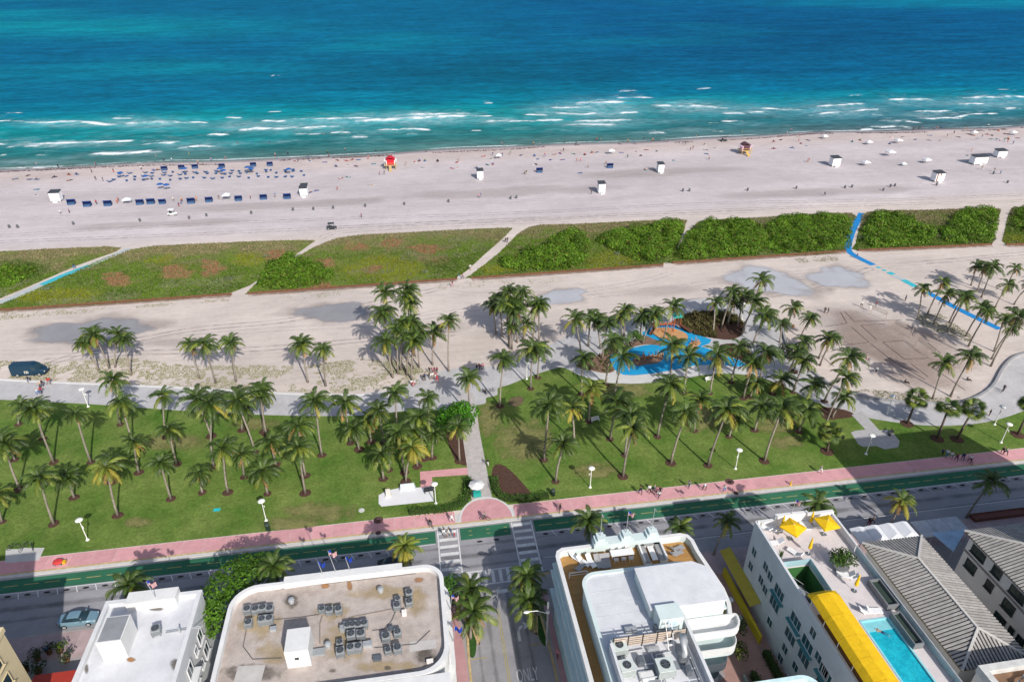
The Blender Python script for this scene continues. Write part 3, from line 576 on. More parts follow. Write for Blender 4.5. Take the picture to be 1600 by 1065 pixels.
# paving on the building side, with the bulb-outs of the side street
southL = [(-200, 63.5), (-1.2, 63.5), (1.2, 62.2), (2.2, 60.2), (2.9, 57.5), (4.1, 55.6), (4.15, 53.6), (2.75, 51.6), (2.7, -30), (-200, -30)]
southR = [(260, 63.5), (16.5, 63.5), (13.2, 62.6), (12.3, 60.6), (11.9, 57.5), (11.2, 55.5), (11.5, 53.9), (12.7, 51.6), (12.9, -30), (260, -30)]
SOUTH = M('terrace_paving', (.34, .31, .305), .88, .14, .6, .25)
for i, P in enumerate((southL, southR)):
    P = P if i else P
    so_ = struct('pavement', MB().prism(P, -.25, 0.0), SOUTH, fixn=True)
    n = 7; kerb_strip('kerb', [Vector((p[0], p[1])) for p in P[1:9]], .28, .04, OPAINT if i else OPAINT, -.0)
    sl2 = MB().box(0, 2.96, 0, 1.9, 0, .01).mesh('slab'); sl2.materials.append(PINKG)
    xs_ = np.arange(-66, -5, 3.0) if i == 0 else np.arange(19, 116, 3.0)
    for x in xs_:
        for y in (59.4, 61.35): o = link('slab', sl2, None, so_); o.location = (x, y, 0)
struct('pink_side_walk', MB().sheet([(.75, 20), (2.45, 20), (2.45, 51.4), (1.9, 60), (.75, 61)], .006).sheet([(13.1, 20), (13.9, 20), (13.95, 60), (13.2, 60.5)], .006), M('side_walk_pink', (.46, .26, .27), .85, .1, .8, .2))
struct('alley_paving', MB().sheet([(30.6, 20), (39.5, 20), (39.5, 60), (32.5, 60), (32.5, 45), (30.6, 44)], .006), M('alley_pink', (.36, .22, .19), .88, .15, .9, .3))
# ================================================================== DUNES: fences, ground cover, thickets, beach mats
SEGS = [[(-60, 396), (0, 393), (95, 388), (190, 387), (120, 415), (0, 466), (-60, 480)],
        [(203, 390), (330, 380), (478, 375), (484, 382), (430, 418), (362, 457), (205, 472), (0, 486), (-60, 490), (0, 475), (90, 437)],
        [(545, 369), (640, 363), (785, 356), (796, 362), (760, 395), (716, 433), (690, 438), (560, 447), (400, 458), (386, 457), (430, 418), (470, 398), (500, 382)],
        [(826, 355), (900, 350), (1058, 343), (1071, 350), (1062, 375), (1036, 412), (900, 424), (738, 434), (735, 430), (780, 395)],
        [(1086, 351), (1105, 344), (1200, 339), (1331, 333), (1326, 360), (1322, 392), (1200, 401), (1052, 411), (1049, 404), (1070, 372)],
        [(1356, 331), (1450, 328), (1553, 325), (1562, 334), (1552, 355), (1549, 381), (1450, 386), (1340, 391), (1337, 380), (1345, 350)],
        [(1580, 326), (1600, 323), (1660, 319), (1690, 372), (1640, 378), (1572, 382), (1570, 360)]]
RUST = [(180,437,19,10),(275,425,21,10),(330,420,15,10),(555,385,17,6),(610,380,12,8),(668,390,21,8),(682,406,19,7),(586,423,15,6),(425,402,16,8),(505,410,20,5),(500,445,18,5)]
YEL = [(90,462,70,13),(600,420,65,18),(380,405,24,8),(955,408,40,14),(770,420,20,8),(255,405,20,6),(900,430,60,5),(1590,375,20,8),(1215,365,14,10)]
TALLG = [(35,425,40,16),(190,462,30,7),(330,455,40,6),(690,415,30,10)]
def bl(p, x, y): return np.exp(-(((x-p[0])/p[2])**2+((y-p[1])/p[3])**2)**2)
TUFT = M('dune_plants', (.85, .85, .85), .9, .15, 2.0, spec=.1, attr='tint', trans=.12)
def px_of(X, Y):
    dz = -CAMH; R = np.array(_R); F = np.array(_F); U = np.array(_U)
    w = X*F[0]+Y*F[1]+dz*F[2]
    return 800+FPX*(X*R[0]+Y*R[1]+dz*R[2])/w, 532.5-FPX*(X*U[0]+Y*U[1]+dz*U[2])/w
def scatter(poly, dens):
    xs = [p[0] for p in poly]; ys = [p[1] for p in poly]; n = int(dens*(max(xs)-min(xs))*(max(ys)-min(ys)))
    X = RNG.uniform(min(xs), max(xs), n); Y = RNG.uniform(min(ys), max(ys), n); k = inpoly(X, Y, poly); return X[k], Y[k]
def tufts(X, Y, h, w, col, z=0.0, blades=3):
    n = len(X); V = np.zeros((n, blades*3, 3)); a = RNG.uniform(0, 2*PI, (n, blades)); ln = RNG.uniform(.2, .9, (n, blades))*h[:, None]; hh = h[:, None]*RNG.uniform(.55, 1.1, (n, blades)); ww = w[:, None]
    ca, sa = np.cos(a), np.sin(a)
    for b in range(blades):
        V[:, 3*b] = np.stack([X-sa[:, b]*ww[:, 0], Y+ca[:, b]*ww[:, 0], np.full(n, z)], -1)
        V[:, 3*b+1] = np.stack([X+sa[:, b]*ww[:, 0], Y-ca[:, b]*ww[:, 0], np.full(n, z)], -1)
        V[:, 3*b+2] = np.stack([X+ca[:, b]*ln[:, b], Y+sa[:, b]*ln[:, b], z+hh[:, b]], -1)
    return V.reshape(-1, 3), np.arange(n*blades*3).reshape(-1, 3), np.repeat(col, blades*3, 0)
segnames = ['left of the teal mat path', 'between the teal mat path and the first sand path', 'with rust patches between two sand paths', 'left of centre sand path with a round thicket', 'left of the blue mat path', 'right of the blue mat path', 'at the right edge of the dunes']
FENCE = M('rust_fence', (.15, .07, .042), .9, .25, 1.5, .4)
DSOIL = M('dune_soil', (.19, .19, .08), .95, .25, .4, .5, rgb2=(.11, .16, .03), detail=8)
for si, seg in enumerate(SEGS):
    P = gp(seg); PW = smooth(P, 3)
    struct('dune_ground', MB().sheet(PW, .02), DSOIL)
    X, Y = scatter(PW, 15.0); px, py = px_of(X, Y); n = len(X)
    n1 = fbm(X/5, Y/4); n2 = fbm(X/1.7+9, Y/1.5); n3 = fbm(X/14+5, Y/8)
    top = np.interp(px, [0, 480, 800, 1060, 1330, 1600], [392, 375, 355, 343, 333, 323]); bot = np.interp(px, [0, 400, 800, 1200, 1600], [486, 460, 431, 402, 382])
    t = np.clip((py-top)/(bot-top), 0, 1)
    dry = np.clip(1.35-t*3.4+(n1-.5)*2.4, 0, 1)
    green = np.array([.15, .255, .022]); dk = np.array([.075, .145, .02]); br = np.array([.30, .25, .14]); yl = np.array([.27, .285, .018]); ru = np.array([.40, .19, .12]); pale = np.array([.27, .29, .17])
    C = green[None]*(1-np.clip(n1*1.6-.4, 0, 1)[:, None])+dk[None]*np.clip(n1*1.6-.4, 0, 1)[:, None]
    C = C*(1-dry[:, None])+br[None]*(.75+.6*n2[:, None])*dry[:, None]
    for L, cc, rag in ((YEL, yl, .75), (RUST, ru, .9), (TALLG, dk, .8)):
        k = np.zeros(n)
        for e in L: k = np.maximum(k, bl(e, px+(n2-.5)*34+(n3-.5)*30, py+(n1-.5)*16))
        k = np.clip(k*1.7*(.4+n2*1.2), 0, 1)*rag; C = C*(1-k[:, None])+cc[None]*k[:, None]
    k = (n3 > .66)*(RNG.random(n) < .4); C[k > 0] = pale*.9
    C *= RNG.uniform(.72, 1.25, n)[:, None]; h = .12+.26*RNG.random(n)*(.5+n1)
    keep = RNG.random(n) < (.95-.25*dry*(n2 < .48)); X, Y, h, C = X[keep], Y[keep], h[keep], C[keep]
    V, F, CC = tufts(X, Y, h, .07+.09*RNG.random(len(X)), C, .02)
    m = npmesh('dune_plants', V, F, CC); o = link('dune_plants', m, TUFT); o['kind'] = 'stuff'; o['label'] = 'low dune plants and dry grass '+segnames[si]
# rust-brown low fence at the landward foot of the dunes
for a, b, lab in (((-60, 490), (362, 461), 'left of the first sand path'), ((388, 460), (714, 437), 'in front of the rust-patched dune'), ((737, 436), (1036, 415), 'in front of the round thicket'), ((1051, 412), (1321, 393.5), 'left of the blue mat path'), ((1341, 392.5), (1549, 383), 'right of the blue mat path'), ((1572, 384), (1680, 379), 'at the right edge')):
    A = G(*a); B = G(*b); f = thing('dune_fence', 'low rust-brown dune fence '+lab, 'fence', (A.x, A.y, 0), group='rust-brown fences along the dunes')
    n = max(2, int((B-A).length/3)); mb = MB(); pts = [A+(B-A)*i/n for i in range(n+1)]
    for i in range(n): mb.bar(pts[i]+Vector((0, 0, .36)), pts[i+1]+Vector((0, 0, .36)), .06, .5)
    part('fence_netting', mb, FENCE, f)
    pm = MB().box(-.07, .07, -.07, .07, 0, .95).mesh('post'); pm.materials.append(WOOD)
    for p in pts: o = link('post', pm, None, f); o.location = p-A
    fadesheet('rust_litter', [(A.x, A.y-1.1), (B.x, B.y-1.1), (B.x, B.y+1.1), (A.x, A.y+1.1)], .023, M('rust_litter', (.20, .12, .07), .95, .3, .6, .4, alpha=.5, amax=.5), ((1, .25), (.995, .7), (.6, .9)))
# ---- leaf clouds ---------------------------------------------------------------------
def leafcloud(C, N, size, tint, jit=.55, flat=.0):
    """one quad leaf per centre, facing roughly outward along N"""
    n = len(C); Nn = N+RNG.normal(0, jit, N.shape); Nn /= np.linalg.norm(Nn, axis=1)[:, None]+1e-9
    a = np.cross(Nn, RNG.normal(0, 1, N.shape)); a /= np.linalg.norm(a, axis=1)[:, None]+1e-9; b = np.cross(Nn, a)
    s = size*RNG.uniform(.6, 1.25, n)[:, None]; V = np.stack([C-a*s, C-b*s*.55, C+a*s, C+b*s*.55], 1).reshape(-1, 3)
    return V, np.arange(4*n).reshape(-1, 4), np.repeat(tint, 4, 0)
def blobleaves(blobs, dens, size, cols, low=-.25):
    """blobs: (x,y,z,rx,ry,rz); leaves spread in the outer shell of every lobe, uneven"""
    Cs = []; Ns = []; Ts = []
    for (x, y, z, rx, ry, rz) in blobs:
        n = int(dens*4*PI*((rx*ry+rx*rz+ry*rz)/3)); u = RNG.normal(0, 1, (n, 3)); u /= np.linalg.norm(u, axis=1)[:, None]; u = u[u[:, 2] > low]
        r = 1-.45*RNG.random(len(u))**2.2; r *= .82+.36*fbm(u[:, 0]*2.3+x, u[:, 1]*2.3+u[:, 2]*1.7+y)
        Cs.append(np.array([x, y, z])+u*r[:, None]*np.array([rx, ry, rz])); Ns.append(u+np.array([0, 0, .35]))
        k = RNG.random(len(u))[:, None]; q = (.62+.38*RNG.random((len(u), 1)))*RNG.uniform(.68, 1.28); Ts.append((np.array(cols[0])*(1-k)+np.array(cols[1])*k)*q)
    return leafcloud(np.concatenate(Cs), np.concatenate(Ns), size, np.concatenate(Ts))
LEAF = M('leaves', (.95, .95, .95), .6, .1, 2.0, spec=.25, attr='tint', trans=.18)
BARK = M('bark', (.14, .10, .07), .9, .3, 4, .5)
TH_ = [([(407,452),(412,425),(440,396),(470,404),(516,424),(515,440),(480,449)], 'dense round green thicket left of the rust-patched dune', 2.0),
      ([(784,420),(792,402),(846,384),(866,365),(900,361),(924,381),(905,415),(850,424)], 'rounded bright green thicket left of centre in the dunes', 2.2),
      ([(930,372),(980,357),(1040,345),(1068,351),(1052,393),(1012,411),(985,404),(948,386)], 'wide green thicket just left of the narrow sand path', 2.2),
      ([(1055,403),(1078,362),(1110,345),(1180,346),(1196,372),(1190,396),(1100,405)], 'big bushy thicket just right of the narrow sand path', 2.6),
      ([(1196,370),(1212,337),(1322,337),(1315,387),(1205,396)], 'large green thicket left of the blue mat path', 2.2),
      ([(1350,385),(1354,348),(1374,330),(1418,340),(1462,366),(1440,382)], 'green thicket just right of the blue mat path', 2.2),
      ([(1466,371),(1482,346),(1502,327),(1553,328),(1558,346),(1548,377),(1500,382)], 'green thicket beside the rightmost sand path', 2.0),
      ([(1580,336),(1602,325),(1660,322),(1680,366),(1592,362)], 'green thicket cut by the right edge of the picture', 2.0),
      ([(-40,446),(-30,425),(35,414),(58,420),(40,441),(0,450)], 'dark green thicket left of the teal mat path', 1.3)]
for pts, lab, hh in TH_:
    P = smooth(gp(pts), 3); cx = sum(p[0] for p in P)/len(P); cy = sum(p[1] for p in P)/len(P); hh *= .8
    X, Y = scatter([(cx+(q[0]-cx)*.94, cy+(q[1]-cy-.7)*.92) for q in P], .66); t = thing('thicket', lab, 'shrub', (cx, cy, 0), group='sea grape thickets on the dunes')
    blobs = []; stems = MB(); PA = np.array(P); PB_ = np.roll(PA, -1, 0)
    def edge(x, y):
        ab = PB_-PA; ap = np.array([x, y])-PA; u = np.clip((ap*ab).sum(1)/((ab*ab).sum(1)+1e-9), 0, 1); return np.sqrt(((ap-ab*u[:, None])**2).sum(1)).min()
    for x, y in zip(X, Y):
        big = RNG.random() < .16; r = RNG.uniform(1.9, 2.9) if big else RNG.uniform(.8, 1.6); z = hh*(RNG.uniform(.6, .95) if big else RNG.uniform(.15, .5)); blobs.append((x, y, z*.6, r, r, max(.7, z)))
        r = min(r, edge(x, y)+.35); blobs[-1] = (x, y, z*.55, r, r, max(.45, min(z, .35+.7*r)))
        for k in range(2): stems.tube([(x+RNG.uniform(-.3, .3), y+RNG.uniform(-.3, .3), 0), (x+RNG.uniform(-.7, .7), y+RNG.uniform(-.7, .7), z)], [.06, .03], 5)
    V, F, C = blobleaves(blobs, 9.0, .26, ((.082, .19, .010), (.18, .325, .022)), low=-.05)
    V = V-np.array([cx, cy, 0]); V[:, 2] = np.maximum(V[:, 2], .03); kq = np.repeat(RNG.random(len(C)//4) < .05, 4); C[kq] = np.array([.20, .13, .045])
    link('leaves', npmesh('leaves', V, F, C), LEAF, t); so2 = part('stems', stems, BARK, t); so2['kind'] = 'stuff'
# a few silvery shrubs in the dunes
for i, (x, y, r) in enumerate(((72, 452, 1.6), (357, 437, 1.6), (662, 426, 1.3), (963, 398, 1.4), (1022, 384, 1.6), (1281, 373, 1.5), (1482, 372, 1.8), (1545, 352, 1.8), (415, 402, 1.0), (1252, 381, 1.3), (1345, 372, 1.6))):
    p = G(x, y); V, F, C = blobleaves([(0, 0, .3, r*.7, r*.7, .6), (r*.5, .3, .25, r*.4, r*.4, .5)], 12, .16, ((.16, .22, .12), (.30, .35, .24)), low=-.1)
    o = link('silver_shrub', npmesh('silver_shrub', V, F, C), LEAF); o.location = p
    tag(o, 'small silvery grey dune shrub, %s from the left' % ordn([72, 357, 415, 662, 963, 1022, 1252, 1281, 1345, 1482, 1545].index(x)), 'shrub', 'silvery shrubs on the dunes')
# ---- mats over the sand ---------------------------------------------------------------
BLUEM = M('blue_mat', (.012, .21, .52), .75, .12, .8, .2); TEALM = M('teal_mat', (.05, .42, .50), .75, .12, .8, .2); PALEM = M('faded_mat', (.42, .46, .47), .8, .12, .8)
def strip(mb, pts, w, z):
    P = smooth(gp(pts), 4, False)
    L = []; Rr = []
    for i, p in enumerate(P):
        a = P[max(i-1, 0)]; b = P[min(i+1, len(P)-1)]; d = Vector((b[0]-a[0], b[1]-a[1])).normalized(); q = Vector((-d.y, d.x))*w/2
        L.append((p[0]+q.x, p[1]+q.y)); Rr.append((p[0]-q.x, p[1]-q.y))
    n = len(P)
    for i in range(n-1): mb.add([(*L[i], z), (*L[i+1], z), (*Rr[i+1], z), (*Rr[i], z)], [(0, 1, 2, 3)])
    return mb
for pts, w, mt, lab in (([(1347, 333), (1338, 348), (1330, 365), (1325, 385), (1328, 394), (1342, 403), (1365, 414)], 1.9, BLUEM, 'bright blue beach mat winding through the dune gap'),
                        ([(1370, 416.5), (1375, 419)], 1.0, TEALM, 'tiny teal mat scrap nearest the blue mat end'), ([(1379, 421), (1384, 423.3)], 1.0, TEALM, 'second tiny teal mat scrap'), ([(1388, 425), (1396, 429)], 1.7, TEALM, 'small teal mat piece between the blue mats'), ([(1396, 430), (1411, 437)], 1.7, PALEM, 'pale worn stretch of mat beside a teal piece'),
                        ([(1411, 437), (1431, 448)], 1.8, TEALM, 'teal mat stretch just left of the mat palms'), ([(1448, 456), (1500, 484), (1562, 514)], 1.8, BLUEM, 'long blue mat running under the leaning palms'),
                        ([(0, 473), (30, 461), (65, 445)], 2.4, PALEM, 'pale worn mat at the left edge of the dunes'), ([(65, 445), (100, 430), (140, 415)], 2.0, TEALM, 'turquoise middle stretch of the left dune mat'), ([(140, 415), (175, 400), (203, 388)], 1.9, PALEM, 'pale upper stretch of the left dune mat')):
    a = G(*pts[0]); mb = strip(MB(), pts, w, .03); strip(mb, pts, w, .012); solo('beach_mat', mb, mt, lab, 'mat', (a.x, a.y, .0))
# ---- thin grass on the sand ------------------------------------------------------------
def sparse(name, px_poly, dens, lab, thr=.47, hgt=.07, parts=((.20, .235, .075), (.34, .335, .18))):
    P = gp(px_poly); X, Y = scatter(P, dens); n1 = fbm(X/3.2, Y/2.4); n2 = fbm(X/.9+4, Y/.8); k = (n1*.6+n2*.4) > thr; X, Y = X[k], Y[k]; n = len(X)
    kk = RNG.random(n)[:, None]; C = (np.array(parts[0])*(1-kk)+np.array(parts[1])*kk)*RNG.uniform(.85, 1.15, n)[:, None]
    V, F, CC = tufts(X, Y, hgt*RNG.uniform(.6, 1.6, n), .06+.07*RNG.random(n), C, .012)
    o = link(name, npmesh(name, V, F, CC), TUFT); o['kind'] = 'stuff'; o['label'] = lab
sparse('sand_grass', [(-40, 562), (90, 566), (200, 558), (300, 572), (390, 570), (470, 572), (560, 560), (640, 568), (690, 590), (650, 600), (610, 604), (560, 614), (400, 610), (250, 602), (100, 596), (-40, 588)], 40, 'thin patchy grass on the sand beside the promenade', .475)
sparse('sand_grass', [(0, 488), (140, 482), (350, 466), (360, 470), (210, 482), (0, 500)], 22, 'thin grass strip under the left dune fence', .52)
sparse('sand_grass', [(400, 462), (690, 442), (820, 436), (900, 432), (900, 440), (700, 452), (420, 470)], 10, 'faint grass strip under the middle dune fence', .56)
sparse('sand_grass', [(1240, 403), (1310, 399), (1310, 408), (1250, 411)], 20, 'faint grass patch left of the blue mat', .5)
sparse('sand_grass', [(1430, 490), (1470, 490), (1520, 525), (1515, 535), (1470, 520), (1440, 508)], 30, 'grass strip under the leaning palm row', .42)
sparse('sand_grass', [(1335, 606), (1400, 612), (1460, 622), (1500, 620), (1500, 627), (1440, 631), (1340, 618)], 28, 'grass fringe inside the curved low wall', .44)
sparse('sand_grass', [(600, 560), (650, 555), (655, 585), (610, 588)], 25, 'grass under the central palm clump', .45)
# seaweed line on the wet sand
n = 5200; X = RNG.uniform(-180, 310, n); Y = shore_y(X)-5.2-1.1*np.sin(X/17)+RNG.normal(0, .55, n); k = fbm(X/16, Y*0+3) > .42; X, Y = X[k], Y[k]
V, F, CC = tufts(X, Y, np.full(len(X), .10), .16+.2*RNG.random(len(X)), np.tile([[.085, .05, .035]], (len(X), 1))*RNG.uniform(.6, 1.5, (len(X), 1)), .02)
o = link('seaweed', npmesh('seaweed', V, F, CC), TUFT); o['kind'] = 'stuff'; o['label'] = 'dark seaweed line along the wet sand'
# ================================================================== PALMS
def frond_mesh(name, L, rise, droop, wid, mat, n=24, tat=0.0, curl=.5):
    """arched midrib along +X with paired leaflets hanging to both sides"""
    mb = MB(); P = []
    for i in range(n+1):
        t = i/n; ang = rise-(rise+droop)*t**1.15
        P.append(Vector((0, 0, 0)) if i == 0 else P[-1]+Vector((math.cos(ang), 0, math.sin(ang)))*(L/n))
    for i in range(0, n, 2):
        w = .05*(1-i/n)+.012; a, b = P[i], P[min(i+2, n)]
        mb.add([a+Vector((0, -w, 0)), a+Vector((0, w, 0)), b+Vector((0, w*.8, 0)), b+Vector((0, -w*.8, 0))], [(0, 1, 2, 3)])
    rn = random.Random(sum(map(ord, name)))
    for i in range(2, n+1):
        t = i/n; ll = wid*(math.sin(PI*min(1, .16+.80*t**.8))**.6)*(.8+.4*rn.random()); d = (P[i]-P[i-1]).normalized()
        for s in (-1, 1):
            if rn.random() < tat: continue
            tip = P[i]+Vector((d.x*ll*.75, s*ll*.62, d.z*ll*.7-ll*curl*(.45+.8*rn.random()))); ww = d*(.07+.045*(1-t))
            mid = (P[i]+tip)/2+Vector((0, s*.05, .07*ll))
            mb.add([P[i]-ww*.6, P[i]+ww*.6, mid+ww, tip, mid-ww], [(0, 1, 2, 4), (4, 2, 3)])
    m = mb.mesh(name, fixn=False); m.materials.append(mat); return m
PG = M('palm_green', (.022, .046, .007), .5, .25, 1.2, spec=.4, rnd=.35, trans=.06, rgb2=(.070, .115, .016))
PL = M('palm_light_green', (.105, .145, .018), .5, .2, 1.2, spec=.4, rnd=.25, trans=.08, rgb2=(.18, .215, .03))
PY = M('palm_yellow', (.33, .295, .045), .6, .2, 1.2, spec=.3, rnd=.2, trans=.2)
PB = M('palm_brown', (.30, .18, .07), .8, .25, 1.2, spec=.15, rnd=.25)
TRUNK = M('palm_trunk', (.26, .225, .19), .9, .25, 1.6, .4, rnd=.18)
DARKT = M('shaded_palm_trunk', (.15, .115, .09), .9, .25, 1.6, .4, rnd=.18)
def fset(mat, tag_):
    return [frond_mesh('frond_up'+tag_, 3.4, 1.2, .55, .9, mat, curl=.35), frond_mesh('frond_mid'+tag_, 4.0, .85, 1.1, 1.0, mat, curl=.55),
            frond_mesh('frond_out'+tag_, 4.1, .45, 1.25, 1.0, mat, curl=.65, tat=.05), frond_mesh('frond_low'+tag_, 3.6, -.15, 1.25, .95, mat, curl=.6, tat=.12), frond_mesh('frond_hang'+tag_, 3.1, -.75, 1.45, .7, mat, curl=.35, tat=.25)]
FS = {k: fset(m, '_'+k) for k, m in (('g', PG), ('l', PL), ('y', PY), ('b', PB))}
WINDAZ = math.radians(18)
ring_m = MB().lathe([(.95, 0), (.92, .05), (.5, .09), (.1, .11)], 14).mesh('mulch_ring'); ring_m.materials.append(MULCH)
NUTS = MB()
for k in range(5):
    a = k*1.26; NUTS.lathe([(.03, -.12), (.11, -.05), (.12, .03), (.05, .12)], 6, (.3*math.cos(a), .3*math.sin(a), -.35))
nut_m = NUTS.mesh('coconuts'); nut_m.materials.append(M('coconut', (.16, .13, .03), .6, .2, 3))
PALMS = []
def palm(bx, by, cx, cy, kind='g', wind=.35, mulch=True, zone='', name='palm_tree', size=1.0, base=None, zb=0.0, rmin=3.6, rmax=14.5):
    B = Vector((base[0], base[1], zb)) if base else G(bx, by, zb)
    d = ray(cx, cy); d2 = Vector((d.x, d.y)); t = Vector((B.x, B.y)).dot(d2)/d2.dot(d2); C = CAMP+d*t
    h = min(max(C.z-zb, rmin), rmax); lean = Vector((C.x-B.x, C.y-B.y, 0))
    if lean.length > h*.42: lean *= h*.42/lean.length
    C = B+lean+Vector((0, 0, h))
    r = random.Random(int(bx*31+by*17+cx)); root = thing(name, 'x', 'palm tree', B)
    q = .5+.25*r.random(); pts = [Vector((0, 0, 0)), lean*.10+Vector((0, 0, h*.18)), lean*(.28*q+.12)+Vector((0, 0, h*.42)), lean*(.72)+Vector((0, 0, h*.72)), lean+Vector((0, 0, h*.98))]
    part('trunk', MB().tube([B+p for p in pts], [.24*size, .17*size, .15*size, .14*size, .12*size], 7), TRUNK if kind != 'd' else DARKT, root, smooth=True)
    nf = r.randint(22, 34); size *= (.64+.17*min(1, h/9))*r.uniform(.85, 1.2); wind *= r.uniform(.6, 1.4); dr = r.uniform(-.14, .14); full = r.random(); a0 = r.random()*6.28
    for i in range(nf):
        u = i/(nf-1); u = max(0.0, (i-2.5)/(nf-3.5)); a = a0+i*2.39996; lvl = min(4, int(u**(.8+.5*full)*4.7)+(1 if r.random() < .2 else 0))
        a = a+wind*(.9+.3*r.random())*math.sin(WINDAZ-a)
        kk = kind if kind in 'yb' else 'g'
        if kk == 'g': kk = 'l' if (u > .4 and r.random() < .34) or r.random() < .08 else 'g'
        if lvl == 4: kk = r.choice(['b', 'b', 'l', 'g', 'g']) if kind != 'y' else r.choice(['b', 'y'])
        if lvl == 3 and r.random() < .10: kk = 'y'
        if i < 6 and kind != 'y': kk = 'g'  # innermost fronds take the darkest green: shade of the crown core put into colour
        if kind == 'y' and lvl < 2: kk = r.choice(['l', 'l', 'g'])
        if kind == 'y' and lvl == 2: kk = r.choice(['l', 'y'])
        f = bpy.data.objects.new('frond', FS[kk][lvl]); COL.objects.link(f); f.parent = root
        f.location = lean+Vector((0, 0, h-.05-.05*lvl)); s = size*(.82+.3*r.random())
        f.rotation_euler = (r.uniform(-.35, .35), r.uniform(-.16, .18)+dr, a); f.scale = (s, s*r.uniform(.85, 1.1), s)
    if r.random() < .45 and kind != 'd':
        o = bpy.data.objects.new('coconuts', nut_m); COL.objects.link(o); o.parent = root; o.location = lean+Vector((0, 0, h))
    if mulch:
        o = bpy.data.objects.new('mulch_ring', ring_m); COL.objects.link(o); o.parent = lawn; o.location = (B.x, B.y, .006); s = .65+.35*r.random(); o.scale = (s, s*r.uniform(.8, 1.1), 1)
    PALMS.append((root, zone, h, lean.x, kind, cx, B)); return root
LL = [(29,663,35,630),(84,722,52,640),(67,685,60,632),(142,722,117,645),(208,692,188,626),(188,663,177,592),(31,764,4,692),(23,718,14,697),(84,818,60,745,'y2'),(116,777,103,742),(184,805,165,728,'y'),(176,752,170,715),(3,815,-4,772),
 (260,682,253,617),(276,725,263,669),(217,738,208,690),(267,779,250,722),(330,681,306,622),(334,729,328,630),(378,672,380,637),(399,706,370,625),(316,769,312,736),(356,769,347,700),(382,745,378,709),
 (416,678,405,612),(413,674,411,604),(503,711,492,626),(548,692,538,627),(477,743,466,665),(477,770,466,698),(431,725,422,690),(418,771,410,733),(561,702,553,668),
 (622,686,617,612),(672,682,668,619),(632,738,622,675),(600,692,592,640,'y2'),(662,716,655,653),(652,728,645,672),(675,715,678,676),(718,720,716,664),(634,752,643,697,'y'),(599,748,596,708),(608,734,612,688),(580,690,575,655)]
for p in LL:
    k = p[4] if len(p) > 4 else 'g'; palm(*p[:4], kind='y' if k == 'y' else 'g', wind=.15, zone='left')
palm(734, 650, 731, 590, zone='plaza', mulch=False)
BL = [(154,578,131,535),(171,575,147,521),(180,574,184,522),(205,586,192,528),(311,590,296,536),(337,598,319,536),(369,596,361,534),(481,597,471,538),(509,603,504,544)]
for p in BL: palm(*p, wind=.1, mulch=False, zone='sandleft')
CCL = [(618,545,601,456),(640,548,637,448),(630,552,633,460),(648,556,640,474),(612,568,598,487),(626,578,629,503),(645,576,643,502),(622,584,620,514),(655,574,652,515),(636,586,641,524),(614,590,602,531),(643,593,646,533)]
for p in CCL: palm(*p, wind=.1, mulch=False, zone='clump1')
for p in [(676,570,677,519),(701,580,701,500)]: palm(*p, wind=.2, mulch=False, zone='pair')
C2 = [(775,522,769,475),(785,526,779,463),(797,530,794,455),(818,530,817,456),(808,535,806,470),(795,540,792,476),(800,546,803,484),(833,532,837,478),(842,533,842,474),(797,545,799,509),(818,536,824,506)]
for p in C2: palm(*p, wind=.15, mulch=False, zone='clump2')
C3 = [(781,634,786,560),(829,607,832,543),(840,590,843,546)]
for p in C3: palm(*p, wind=.15, zone='plazaright')
RL = [(850,718,858,632),(897,690,894,636,'y'),(920,658,923,606,'y'),(908,616,911,558),(946,601,958,530),(959,627,972,556),(953,686,964,628),(976,711,985,647),(973,744,988,668),(1027,682,1047,600),(868,752,880,692),
 (1048,723,1072,642),(1084,673,1094,624),(1106,727,1136,639),(1139,682,1150,655),(1109,614,1120,553),(1142,597,1158,541),(1161,622,1177,566),(1183,612,1197,548),(1207,615,1222,592),(1172,620,1182,598),(1047,602,1050,541),(1068,614,1076,556),(1194,720,1222,637),(1179,672,1191,634),(1231,588,1246,548),(1239,613,1257,562),(1248,674,1262,640),(1251,648,1271,600),(1300,652,1320,620),(1288,668,1322,589),(1288,627,1327,557),(1240,580,1256,532)]
for p in RL: palm(*p[:4], size=1.08, kind=p[4] if len(p) > 4 else 'g', wind=.55, zone='right')
PGZ = [(908,558,899,497),(919,541,922,496),(938,545,932,500),(941,560,950,504),(975,525,977,483),(972,530,969,492),(1000,528,1003,492),(1004,536,1022,490),(1036,533,1052,478),(1114,518,1118,471),(1127,512,1146,454),(1137,506,1146,469),(1152,509,1164,461),(1159,522,1180,471),(1172,490,1190,437),(1177,536,1196,491),(1218,535,1222,505)]
for p in PGZ: palm(*p, size=1.08, wind=.75, mulch=False, zone='play')
VB = [(1229,516,1239,479),(1251,527,1266,496),(1279,560,1294,527),(1281,571,1301,527),(1457,623,1475,566),(1485,619,1517,556)]
for p in VB: palm(*p, wind=.85, mulch=False, zone='court')
RM = [(1433,499,1442,449),(1449,491,1474,439),(1459,506,1479,460),(1483,504,1503,463),(1480,519,1508,464),(1509,525,1535,480),(1513,541,1543,486),(1517,446,1526,415),(1527,454,1539,418),(1533,465,1552,416),(1570,455,1587,418),(1555,480,1575,444),(1584,476,1612,440),(1553,549,1568,500),(1549,561,1580,510),(1548,572,1591,493)]
for p in RM: palm(*p, wind=1.0, mulch=False, zone='mat')
